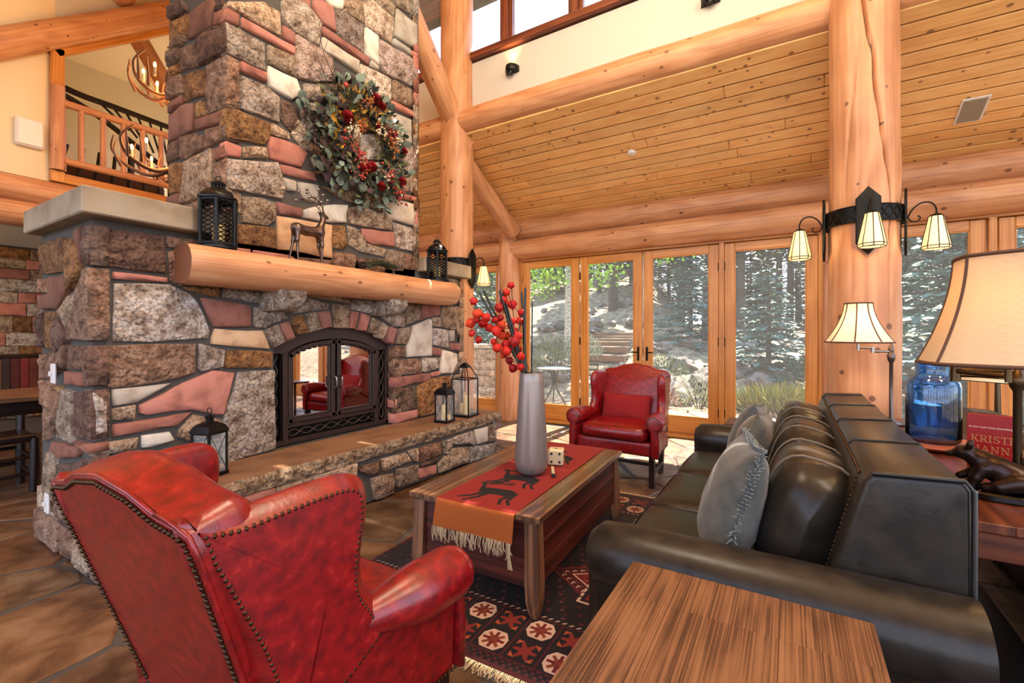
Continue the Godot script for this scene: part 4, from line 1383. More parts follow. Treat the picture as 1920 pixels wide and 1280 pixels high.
# ---------------------------------------------------------------- glass doors
func build_doors():
	var spans := [[-5.72, -4.80], [-4.76, -4.03], [-3.64, -2.68], [-2.655, -1.745], [-1.725, -0.775], [-0.71, 0.27], [0.70, 1.645], [1.735, 2.68], [2.76, 3.70], [3.76, 4.60]]
	var n := 1
	for e in spans:
		var d := structure("door_%d" % n)
		n += 1
		var x0: float = e[0]
		var x1: float = e[1]
		var z := -6.31
		for sx in [x0 + 0.058, x1 - 0.058]: box(d, "stile", Vector3(sx, 1.265, z), Vector3(0.116, 2.44, 0.055), M.door_fir, 0.006)
		box(d, "rail", Vector3((x0 + x1) * 0.5, 2.435, z), Vector3(x1 - x0 - 0.232, 0.105, 0.05), M.door_fir, 0.006, 0)
		box(d, "rail", Vector3((x0 + x1) * 0.5, 0.155, z), Vector3(x1 - x0 - 0.232, 0.22, 0.05), M.door_fir, 0.006, 0)
		# glazing beads
		for sx in [x0 + 0.121, x1 - 0.121]: box(d, "bead", Vector3(sx, 1.325, z + 0.012), Vector3(0.012, 2.11, 0.02), M.door_fir, 0.003)
		for yy in [0.27, 2.378]: box(d, "bead", Vector3((x0 + x1) * 0.5, yy, z + 0.012), Vector3(x1 - x0 - 0.25, 0.012, 0.02), M.door_fir, 0.003, 0)
		box(d, "pane", Vector3((x0 + x1) * 0.5, 1.32, z), Vector3(x1 - x0 - 0.23, 2.12, 0.008), M.pane, 0.0)
		if n == 5 or n == 6:      # meeting pair
			var hx: float = x1 - 0.05 if n == 5 else x0 + 0.05
			box(d, "lock_plate", Vector3(hx, 1.08, z + 0.032), Vector3(0.03, 0.19, 0.01), M.iron, 0.003)
			var s := S()
			tube(s, [Vector3(hx, 1.10, z + 0.03), Vector3(hx, 1.10, z + 0.07), Vector3(hx + (-0.09 if n == 5 else 0.09), 1.10, z + 0.075)], 0.009, 8)
			put(d, "handle", s, M.iron)
		for hy in [0.35, 1.25, 2.2]:
			if n in [4, 5, 6, 7]: box(d, "hinge", Vector3(x0 + 0.0 if n != 6 else x1, hy, z + 0.034), Vector3(0.018, 0.11, 0.014), M.iron, 0.003)
	var tr := structure("trim_1")
	for x in [-5.76, -4.78, -3.99, -3.665, -0.742, 0.30, 0.665, 1.69, 2.72, 3.73, 4.64]:
		box(tr, "jamb", Vector3(x, 1.27, -6.315), Vector3(0.062 if x != -4.78 else 0.04, 2.54, 0.11), M.door_fir, 0.006)
	box(tr, "head_jamb", Vector3(-0.5, 2.52, -6.315), Vector3(10.6, 0.055, 0.12), M.door_fir, 0.006, 0)
	box(tr, "head_jamb", Vector3(-0.5, 2.56, -6.28), Vector3(10.6, 0.03, 0.14), M.door_fir, 0.006, 0)
	box(tr, "threshold", Vector3(-0.5, 0.018, -6.30), Vector3(10.6, 0.04, 0.20), M.door_fir, 0.006, 0)

# ---------------------------------------------------------------- log frame
func log_mesh(s, L: float, r0: float, r1: float, sd: int, sides := 28, crack := -1.0, bow := 0.0):
	var nz := noise(sd, 0.35, FastNoiseLite.TYPE_SIMPLEX_SMOOTH, 3)
	var rows := []
	var nr := maxi(6, int(L / (0.14 if crack < 0 else 0.06)))
	for j in nr + 1:
		var t := float(j) / nr
		var r := lerpf(r0, r1, t)
		var row := PackedVector3Array()
		var off := Vector3(sin(t * PI) * bow, 0, 0)
		var ca := -1.40 - clampf(0.86 - t, -0.1, 0.34) * 2.5 + nz.get_noise_2d(t * 30, 7) * 0.10
		for i in sides:
			var a := TAU * i / sides
			var p := Vector3(cos(a), 0, sin(a))
			var rr := r * (1.0 + 0.045 * nz.get_noise_3d(p.x * 2, t * L * 2.4, p.z * 2) + 0.02 * nz.get_noise_3d(p.x * 7, t * L * 5, p.z * 7))
			if crack >= 0.0:
				var d := absf(wrapf(a - ca, -PI, PI))
				rr -= 0.06 * exp(-pow(d / 0.034, 2)) * smoothstep(0.30, 0.55, t)
				var d2 := absf(wrapf(a + 0.85 + t * 0.5 + 0.15 * sin(t * 9.0), -PI, PI))
				rr -= 0.014 * exp(-pow(d2 / 0.026, 2)) * smoothstep(0.5, 0.58, t) * smoothstep(0.85, 0.75, t)
			row.append(off + p * rr + Vector3(0, t * L, 0))
		rows.append(row)
	grid(s, rows, true, false, false, [], 1.0, 0.34)
	return [rows[0], rows[rows.size() - 1]]

func log_between(parent, called: String, a: Vector3, b: Vector3, r0: float, r1: float, sd: int, sides := 28, crack := -1.0, bow := 0.0, ends := true) -> MeshInstance3D:
	var s := S()
	uo = Vector2(R.randf(), R.randf())
	var k := R.randf_range(0.84, 0.97)
	tint = Color(k, k * 0.985, k * 0.97)
	var e: Array = log_mesh(s, a.distance_to(b), r0, r1, sd, sides, crack, bow)
	var o := put(parent, called, s, M.log, Transform3D(along_y(b - a), a))
	uo = Vector2.ZERO
	tint = Color.WHITE
	if ends:
		for q in [[e[0], Vector3.DOWN], [e[1], Vector3.UP]]:
			s = S()
			s.set_smooth_group(-1)
			var m := Vector3.ZERO
			for p in q[0]: m += p
			m /= q[0].size()
			for i in q[0].size(): tri(s, m + q[1] * 0.012, q[0][i], q[0][(i + 1) % q[0].size()], q[1])
			put(o, "end_grain", s, M.end_grain)
	return o

func build_logs():
	var w := thing("log_column", "thick cracked log column rising behind the console table", "column", Vector3(0.48, 0, -4.45))
	log_between(w, "trunk", Vector3(0, -0.02, 0), Vector3(0, 4.6, 0), 0.235, 0.215, 3, 170, 1.25)
	w = thing("log_column", "log column at the far right corner of the stone fireplace", "column", Vector3(-3.60, 0, -4.56))
	log_between(w, "trunk", Vector3(0, -0.02, 0), Vector3(0, 6.4, 0), 0.215, 0.20, 5, 32)
	w = thing("log_post", "slim log post between the glass doors beside the vase", "post", Vector3(-3.84, 0, -6.20))
	log_between(w, "trunk", Vector3(0, -0.02, 0), Vector3(0, 2.95, 0), 0.185, 0.165, 8)
	w = thing("log_post", "log post in the glass wall hidden behind the big cracked column", "post", Vector3(0.48, 0, -6.28))
	log_between(w, "trunk", Vector3(0, -0.02, 0), Vector3(0, 2.9, 0), 0.175, 0.165, 9)
	# horizontal beams
	w = thing("log_beam", "peeled log beam under the white clerestory wall", "beam")
	log_between(w, "trunk", Vector3(-8.4, 3.99, -4.56), Vector3(6.1, 3.94, -4.56), 0.155, 0.175, 11, 36, -1.0, 0.0)
	w = thing("log_beam", "upper eave log where the plank ceiling ends", "beam")
	log_between(w, "trunk", Vector3(-8.4, 2.99, -6.24), Vector3(6.1, 2.97, -6.24), 0.155, 0.165, 13, 36)
	w = thing("log_beam", "lower eave log resting on the glass door frames", "beam")
	log_between(w, "trunk", Vector3(-8.4, 2.685, -6.22), Vector3(6.1, 2.68, -6.22), 0.155, 0.165, 15, 36)
	# sloping rafters
	w = thing("log_rafter", "sloping log rafter under the plank ceiling ending above the slim post", "rafter")
	log_between(w, "trunk", Vector3(-3.62, 3.62, -4.62), Vector3(-3.66, 2.93, -6.02), 0.13, 0.125, 17)
	w = thing("log_brace", "pale log brace slanting down to the column right of the chimney", "brace")
	log_between(w, "trunk", Vector3(-3.62, 5.9, -2.78), Vector3(-3.60, 4.06, -4.46), 0.15, 0.14, 19)
	w = thing("log_rafter", "sloping log rafter under the ceiling behind the cracked column", "rafter")
	log_between(w, "trunk", Vector3(0.48, 3.60, -4.66), Vector3(0.48, 2.98, -6.02), 0.13, 0.125, 21)
	# logs on the gable wall
	w = thing("log_rafter", "long log rafter slanting across the loft gable", "rafter")
	log_between(w, "trunk", Vector3(-8.42, 3.9, -0.2), Vector3(-8.42, 6.95, -4.0), 0.17, 0.17, 23, 32)
	w = thing("log_beam", "upper red-brown log beam at the loft floor", "beam")
	log_between(w, "trunk", Vector3(-8.42, 3.20, 0.6), Vector3(-8.42, 3.20, -6.1), 0.17, 0.17, 25, 32)
	w = thing("log_beam", "lower red-brown log beam above the dining room", "beam")
	log_between(w, "trunk", Vector3(-8.42, 2.89, 0.6), Vector3(-8.42, 2.89, -6.1), 0.165, 0.165, 27, 32)
	w = thing("log_purlin", "stub of round log purlin above the loft rafter", "purlin")
	log_between(w, "trunk", Vector3(-8.5, 6.35, -2.75), Vector3(-7.6, 6.35, -2.75), 0.14, 0.14, 29)
	# mantel log: flattened on top, rounded nose, ends cut aslant
	var ml := thing("mantel", "thick half-round pine log mantel resting on two stone corbels", "mantel", Vector3(0, 0, 0))
	var s := S()
	var rows := []
	var nz := noise(77, 1.2)
	for j in 41:
		var t := j / 40.0
		var z := lerpf(-1.36, -4.07, t)
		var row := PackedVector3Array()
		var prof := [Vector2(-0.045, 1.685), Vector2(-0.045, 1.90), Vector2(-0.03, 1.9035), Vector2(-0.015, 1.904), Vector2(0.20, 1.905), Vector2(0.255, 1.895), Vector2(0.30, 1.86), Vector2(0.325, 1.81), Vector2(0.325, 1.76), Vector2(0.30, 1.71), Vector2(0.26, 1.675), Vector2(0.20, 1.655), Vector2(0.10, 1.66)]
		for p in prof:
			var q: Vector2 = p
			var bump := nz.get_noise_2d(z * 2, q.y * 5) * 0.008
			var endk := 1.0
			if t > 0.9: endk = 1.0 - 0.5 * pow((t - 0.9) / 0.1, 2)
			if t < 0.02: endk = 0.95
			row.append(Vector3(FX + q.x * endk + (bump if q.x > 0.1 else 0.0), 1.78 + (q.y - 1.78) * (endk if q.y < 1.8 else 1.0), z + q.x * 0.12 * (1.0 - t)))
		rows.append(row)
	uo = Vector2(0.3, 0.1)
	tint = Color(1.04, 1.02, 1.0)
	grid(s, rows, true, false, false, [], 0.9, 0.36)
	uo = Vector2.ZERO
	put(ml, "trunk", s, M.log)
	tint = Color.WHITE
	for q in [[rows[0], Vector3(0, 0, 1)], [rows[40], Vector3(0, 0, -1)]]:
		s = S()
		s.set_smooth_group(-1)
		var m := Vector3.ZERO
		for p in q[0]: m += p
		m /= q[0].size()
		for i in q[0].size(): tri(s, m, q[0][i], q[0][(i + 1) % q[0].size()], q[1])
		put(ml, "end_grain", s, M.end_grain)

# ---------------------------------------------------------------- loft behind the gable opening
func build_loft():
	var fl := structure("floor_loft")
	box(fl, "deck", Vector3(-10.6, 3.42, -3.2), Vector3(4.0, 0.16, 6.2), M.plank, 0.0, 2)
	box(fl, "edge_band", Vector3(-8.47, 3.47, -3.5), Vector3(0.05, 0.13, 2.8), M.door_fir, 0.004, 2)
	var lw := structure("wall_loft", "white plaster walls of the loft room", "wall")
	box(lw, "plaster", Vector3(-12.4, 5.2, -3.2), Vector3(0.15, 3.6, 6.4), M.plaster, 0.0)
	box(lw, "plaster", Vector3(-10.6, 3.75, -6.3), Vector3(4.0, 0.7, 0.15), M.plaster, 0.0)
	box(lw, "plaster", Vector3(-10.6, 6.7, -6.3), Vector3(4.0, 0.5, 0.15), M.plaster, 0.0)
	box(lw, "loft_pane", Vector3(-10.6, 5.27, -6.3), Vector3(4.0, 2.36, 0.006), M.pane, 0.0)
	box(lw, "plaster", Vector3(-10.6, 5.2, -0.2), Vector3(4.0, 3.6, 0.15), M.plaster, 0.0)
	box(lw, "ceiling_panel", Vector3(-10.6, 6.9, -3.2), Vector3(4.0, 0.12, 6.4), M.plaster, 0.0)
	var tr := structure("trim_2", "honey wood casing round the loft opening", "trim")
	box(tr, "casing", Vector3(-8.46, 4.30, -2.06), Vector3(0.1, 1.80, 0.14), M.door_fir, 0.006)
	var a := Vector3(-8.46, 5.15, -2.03)
	var bq := Vector3(-8.46, 6.25, -3.40)
	box(tr, "casing", (a + bq) * 0.5, Vector3(0.1, a.distance_to(bq), 0.16), M.door_fir, 0.006, 1, Basis(Vector3(1, 0, 0), (bq - a).normalized(), Vector3(1, 0, 0).cross((bq - a).normalized())))
	# log railing
	var rl := thing("loft_railing", "peeled log railing across the loft opening", "railing")
	log_between(rl, "newel_post", Vector3(-8.42, 3.55, -2.06), Vector3(-8.42, 4.68, -2.06), 0.085, 0.075, 40, 16)
	log_between(rl, "top_rail", Vector3(-8.42, 4.48, -2.0), Vector3(-8.42, 4.48, -4.9), 0.05, 0.05, 41, 14)
	log_between(rl, "bottom_rail", Vector3(-8.42, 3.70, -2.0), Vector3(-8.42, 3.70, -4.9), 0.05, 0.05, 42, 14)
	for i in 11:
		var z := -2.30 - i * 0.235
		log_between(rl, "baluster", Vector3(-8.42, 3.72, z), Vector3(-8.42, 4.46, z), 0.036, 0.034, 43 + i, 10, -1.0, 0.0, false)
	# loudspeaker on the gable
	var sp := thing("wall_speaker", "small white loudspeaker on the plaster gable beside the loft", "speaker", Vector3(-8.46, 3.96, -1.80))
	box(sp, "body", Vector3.ZERO, Vector3(0.10, 0.36, 0.27), M.white_plastic, 0.02)
	box(sp, "grille", Vector3(0.052, 0, 0), Vector3(0.01, 0.32, 0.23), M.white_plastic, 0.004)
	# twig bed in the loft
	var bd := thing("twig_bed", "dark twig-and-branch bed frame standing in the loft", "bed", Vector3(-10.4, 3.5, -3.2))
	for e in [[Vector3(0.6, 0, -0.75), 1.9], [Vector3(0.6, 0, 1.0), 1.9], [Vector3(-1.2, 0, -0.75), 1.7], [Vector3(-1.2, 0, 1.0), 1.7]]:
		var s := S()
		tube(s, [e[0], e[0] + Vector3(0.01, e[1] * 0.5, 0.02), e[0] + Vector3(0, e[1], 0)], [0.07, 0.06, 0.055], 9)
		put(bd, "post", s, M.twig)
	var s2 := S()
	tube(s2, spline([Vector3(0.6, 1.85, 1.25), Vector3(0.6, 1.72, 0.6), Vector3(0.6, 1.70, 0.1), Vector3(0.6, 1.66, -0.75)], 4), 0.05, 8)
	put(bd, "canopy_branch", s2, M.twig)
	s2 = S()
	tube(s2, spline([Vector3(0.6, 1.78, 1.2), Vector3(0.6, 1.5, 0.4), Vector3(0.6, 1.15, -0.2), Vector3(0.6, 0.8, -0.75)], 4), 0.045, 8)
	put(bd, "canopy_branch", s2, M.twig)
	for i in 6:
		s2 = S()
		tube(s2, [Vector3(0.6, 1.70, 0.3 - i * 0.17), Vector3(0.6, 1.38 - i * 0.09, -0.1 - i * 0.12)], 0.018, 6)
		put(bd, "twig", s2, M.twig)
	for i in 7:
		s2 = S()
		tube(s2, spline([Vector3(0.62, 0.1, 0.9 - i * 0.25), Vector3(0.66, 0.4, 0.8 - i * 0.22), Vector3(0.62, 0.85, 0.7 - i * 0.2)], 3), 0.026, 6)
		put(bd, "footboard_branch", s2, M.twig)
	s2 = S()
	soft_box(s2, Vector3(-0.3, 0.45, 0.12), Vector3(1.7, 0.35, 1.6), 0.12, 0.03)
	put(bd, "mattress", s2, mat("quilt", Color(.30, .20, .16), 0.9))
	var lb := thing("log_brace", "round log brace slanting inside the loft beside the chimney", "brace")
	log_between(lb, "trunk", Vector3(-9.2, 6.6, -2.97), Vector3(-9.2, 4.9, -4.10), 0.14, 0.14, 61, 20)
	# lamp glowing behind the balusters
	var lp := thing("bedside_lamp", "glowing bedside lamp behind the loft balusters", "lamp", Vector3(-10.9, 3.5, -1.35))
	var s3 := S()
	lathe(s3, [Vector2(0.0, 0.0), Vector2(0.1, 0.0), Vector2(0.1, 0.02), Vector2(0.03, 0.05), Vector2(0.06, 0.2), Vector2(0.02, 0.4), Vector2(0.015, 0.5)], 14)
	put(lp, "base", s3, M.dark_wood)
	s3 = S()
	lathe(s3, [Vector2(0.22, 0.45), Vector2(0.13, 0.75)], 20, Vector3.ZERO, 35, false)
	put(lp, "lamp_shade", s3, M.shade_silk)
	lamp_light(lp, Vector3(0, 0.58, 0), 3.0, Color(1, .72, .36), 0.04)
	var bt := thing("bedside_table", "dark bedside table under the glowing loft lamp", "table", Vector3(-10.9, 3.5, -1.35))
	box(bt, "top", Vector3(0, 0.47, 0), Vector3(0.45, 0.04, 0.45), M.dark_wood)
	for e in [[-.18, -.18], [.18, -.18], [-.18, .18], [.18, .18]]: box(bt, "leg", Vector3(e[0], 0.225, e[1]), Vector3(0.04, 0.45, 0.04), M.dark_wood)
	lp.position.y = 3.99
	# antler chandelier in front of the loft
	var ch := thing("antler_chandelier", "antler chandelier with small candle bulbs left of the chimney", "chandelier", Vector3(-6.15, 3.25, -2.52))
	var k := 0
	for tier in [[0.0, 0.56], [0.88, 0.42]]:
		for i in 7:
			var a2: float = TAU * i / 7.0 + tier[0] + 0.2
			var d := Vector3(cos(a2), 0, sin(a2))
			var t2 := Vector3(-d.z, 0, d.x)
			var y: float = tier[0]
			var rr: float = tier[1]
			s3 = S()
			tube(s3, spline([Vector3(0, y + 0.05, 0), d * rr * 0.4 + Vector3(0, y - 0.06, 0) + t2 * 0.08, d * rr * 0.8 + Vector3(0, y + 0.02, 0) + t2 * 0.16, d * rr * 1.05 + Vector3(0, y + 0.17, 0) + t2 * 0.12, d * rr + Vector3(0, y + 0.30, 0)], 5), tapered(21, 0.03, 0.006), 8)
			for f in [0.45, 0.75]:
				var o: Vector3 = d * rr * (f + 0.15) + Vector3(0, y + 0.0, 0) + t2 * 0.12
				tube(s3, spline([o, o + d * 0.06 + Vector3(0, 0.14, 0) - t2 * 0.05, o + d * 0.04 + Vector3(0, 0.30, 0) - t2 * 0.02], 4), tapered(9, 0.018, 0.004), 7)
			put(ch, "antler", s3, mat("antler", Color(.40, .25, .16), 0.5) if k == 0 else M.antler)
			k += 1
			s3 = S()
			var cp: Vector3 = d * rr * 0.72 + Vector3(0, y + 0.08, 0)
			lathe(s3, [Vector2(0, 0), Vector2(0.013, 0), Vector2(0.013, 0.09), Vector2(0, 0.09)], 8, cp)
			var cd := put(ch, "candle_sleeve", s3, M.bone)
			s3 = S()
			ball(s3, cp + Vector3(0, 0.12, 0), Vector3(0.016, 0.034, 0.016), 8, 6)
			put(cd, "bulb", s3, M.bulb)
	s3 = S()
	tube(s3, [Vector3(0, 0, 0), Vector3(0, 3.9, 0)], 0.012, 8)
	put(ch, "chain_rod", s3, M.iron)
	lamp_light(ch, Vector3(0, 0.3, 0.0), 3.0, Color(1, .70, .40), 0.3)
	lamp_light(ch, Vector3(0, 1.25, 0.0), 3.0, Color(1, .70, .40), 0.3)

	# its twins hang above the seats, over the top of the picture
	for e in [[Vector3(-0.9, 4.55, -1.4), "antler chandelier hanging above the coffee table out of the picture"], [Vector3(2.6, 4.55, -1.4), "antler chandelier hanging above the right-hand sofa out of the picture"]]:
		var c2 := copy_of(ch, e[1], e[0], 0.4)
		for l in c2.get_children():
			if l is OmniLight3D:
				l.light_energy = 5.0
				l.light_color = Color(1, .93, .82)

func tapered(n: int, a: float, b: float) -> Array:
	var r := []
	for i in n: r.append(lerpf(a, b, float(i) / (n - 1)))
	return r

func lamp_light(parent: Node3D, at: Vector3, energy: float, col: Color, size := 0.05):
	var l := OmniLight3D.new()
	l.name = "glow"
	l.light_energy = energy * 0.5
	l.light_color = col
	l.light_size = size
	l.omni_range = 14.0
	l.omni_attenuation = 2.0
	l.shadow_enabled = true
	parent.add_child(l, true)
	l.position = at

# ---------------------------------------------------------------- dining corner at the far left
func build_dining():
	var w := structure("wall_dining", "stone wall with a dark alcove at the end of the dining room", "wall")
	var xf := Transform3D(Basis(Vector3(0, 0, -1), Vector3(0, 1, 0), Vector3(1, 0, 0)), Vector3(-10.6, 0, 0))
	box(w, "core", Vector3(-10.7, 1.37, -2.5), Vector3(0.2, 2.74, 7.6), M.mortar, 0.0)
	courses(w, -0.9, 2.6, 2.02, 2.72, xf, "TOGTPO", 0.05, 0.14, 0.26)
	courses(w, 1.4, 2.6, 0.0, 2.02, xf, "TOGTPO", 0.05, 0.14, 0.3)
	box(w, "alcove_panel", Vector3(-10.58, 1.02, -0.3), Vector3(0.03, 2.0, 3.2), mat("alcove", Color(.11, .055, .045), 0.5), 0.0)
	box(w, "ceiling_panel", Vector3(-9.6, 2.79, -2.5), Vector3(2.2, 0.08, 7.6), M.plaster, 0.0)
	var dn := structure("ceiling_downlight")
	dn.position = Vector3(-9.2, 2.742, -0.95)
	var s := S()
	lathe(s, [Vector2(0.07, -0.004), Vector2(0.09, -0.006), Vector2(0.09, 0.0)], 20, Vector3.ZERO, 35, false)
	put(dn, "trim_ring", s, M.white_plastic)
	s = S()
	lathe(s, [Vector2(0.0, -0.001), Vector2(0.068, -0.001)], 20, Vector3.ZERO, 35, false)
	put(dn, "light_lens", s, M.bulb)
	lamp_light(dn, Vector3(0, -0.05, 0), 0.9, Color(1, .78, .5), 0.06)
	# wall tap over the alcove
	var tp := thing("wall_tap", "chrome wall tap in the dark alcove of the dining room", "tap", Vector3(-10.56, 1.5, -0.98))
	s = S()
	tube(s, [Vector3(0, 0, 0), Vector3(0.10, 0, 0), Vector3(0.10, 0, 0.22), Vector3(0.12, -0.05, 0.24)], 0.014, 8)
	put(tp, "spout", s, M.silver)
	s = S()
	tube(s, [Vector3(0.08, 0.0, 0), Vector3(0.08, 0.07, -0.03)], 0.01, 6)
	put(tp, "lever", s, M.silver)
	# striped bench
	var bn := thing("dining_bench", "long dining bench with red and tan striped back cushion", "bench", Vector3(-8.0, 0, -1.2))
	box(bn, "seat", Vector3(0.1, 0.45, 0), Vector3(0.55, 0.08, 3.2), M.dark_wood, 0.01)
	for z in [-1.4, 0.0, 1.4]: box(bn, "leg", Vector3(0.1, 0.21, z), Vector3(0.4, 0.42, 0.07), M.dark_wood, 0.006)
	var stripes := [Color(.42, .12, .09), Color(.52, .38, .24), Color(.30, .09, .07), Color(.20, .12, .10), Color(.55, .42, .28), Color(.36, .16, .11)]
	for i in 40:
		tint = stripes[(i * 7 + i / 3) % 6].srgb_to_linear()
		box(bn, "cushion_stripe", Vector3(-0.13, 0.82, -1.6 + i * 0.08), Vector3(0.12, 0.46, 0.079), M.flag, 0.012)
	tint = Color.WHITE
	box(bn, "back_rail", Vector3(-0.16, 1.07, 0), Vector3(0.14, 0.07, 3.3), M.dark_wood, 0.02, 2)
	# table with its log chair
	var tb := thing("dining_table", "honey wood dining table with dark legs beyond the fireplace", "table", Vector3(-6.55, 0, -1.15))
	box(tb, "top", Vector3(0, 0.745, 0), Vector3(1.0, 0.05, 2.0), M.oak, 0.008, 2)
	box(tb, "apron", Vector3(0, 0.67, 0), Vector3(0.86, 0.09, 1.8), M.dark_wood, 0.006, 2)
	for sx in [-0.4, 0.4]:
		for sz in [-0.85, 0.85]: box(tb, "leg", Vector3(sx, 0.36, sz), Vector3(0.09, 0.72, 0.09), M.dark_wood, 0.01)
	var c := thing("dining_chair", "dark round-legged log chair tucked under the dining table", "chair", Vector3(-5.75, 0, -1.0), -PI / 2)
	for e in [[-0.21, -0.2, 0.46], [0.21, -0.2, 0.46], [-0.21, 0.2, 0.62], [0.21, 0.2, 0.62]]:
		s = S()
		tube(s, [Vector3(e[0], 0, e[1]), Vector3(e[0], e[2] * 0.5, e[1]), Vector3(e[0], e[2], e[1])], [0.032, 0.036, 0.03], 10)
		put(c, "leg", s, M.dark_wood)
	for y in [0.16, 0.3]:
		for e in [[Vector3(-0.21, y, -0.2), Vector3(0.21, y, -0.2)], [Vector3(-0.21, y + 0.03, 0.2), Vector3(0.21, y + 0.03, 0.2)], [Vector3(-0.21, y, -0.2), Vector3(-0.21, y, 0.2)], [Vector3(0.21, y, -0.2), Vector3(0.21, y, 0.2)]]:
			s = S()
			tube(s, [e[0], e[1]], 0.016, 8)
			put(c, "rung", s, M.dark_wood)
	s = S()
	soft_box(s, Vector3(0, 0.46, 0), Vector3(0.46, 0.06, 0.44), 0.02)
	put(c, "seat", s, M.dark_wood)
	# little white switches on the fireplace flank
	for e in [[1.11, "white light switch on the stone flank of the fireplace"], [0.30, "white power socket low on the stone flank of the fireplace"]]:
		var sw := thing("wall_plate", e[1], "wall plate", Vector3(-3.82 if e[0] > 1 else -3.94, e[0], -0.915))
		box(sw, "plate", Vector3.ZERO, Vector3(0.075, 0.12, 0.012), M.white_plastic, 0.004)
		box(sw, "toggle", Vector3(0, 0, 0.012), Vector3(0.014, 0.03, 0.02), M.white_plastic, 0.003)

# ---------------------------------------------------------------- wing chairs
func studs(s, pts: Array, every := 0.0150, r := 0.0066):
	var left := 0.0
	for i in pts.size() - 1:
		var a: Vector3 = pts[i]
		var b: Vector3 = pts[i + 1]
		var l := a.distance_to(b)
		var t := left
		while t < l:
			ball(s, a.lerp(b, t / l), Vector3.ONE * r, 6, 4)
			t += every
		left = t - l

func v2(a: Array) -> PackedVector2Array:
	var r := PackedVector2Array()
	for i in range(0, a.size(), 2): r.append(Vector2(a[i], a[i + 1]))
	return r

func smooth_outline(o: PackedVector2Array, per := 4) -> PackedVector2Array:
	var r := PackedVector2Array()
	var n := o.size()
	for i in n:
		for k in per: r.append(o[i].cubic_interpolate(o[(i + 1) % n], o[(i + n - 1) % n], o[(i + 2) % n], float(k) / per))
	return r

func inset_path(o: PackedVector2Array, d: float) -> PackedVector2Array:
	var r := Geometry2D.offset_polygon(o, -d, Geometry2D.JOIN_ROUND)
	return r[0] if r.size() else o

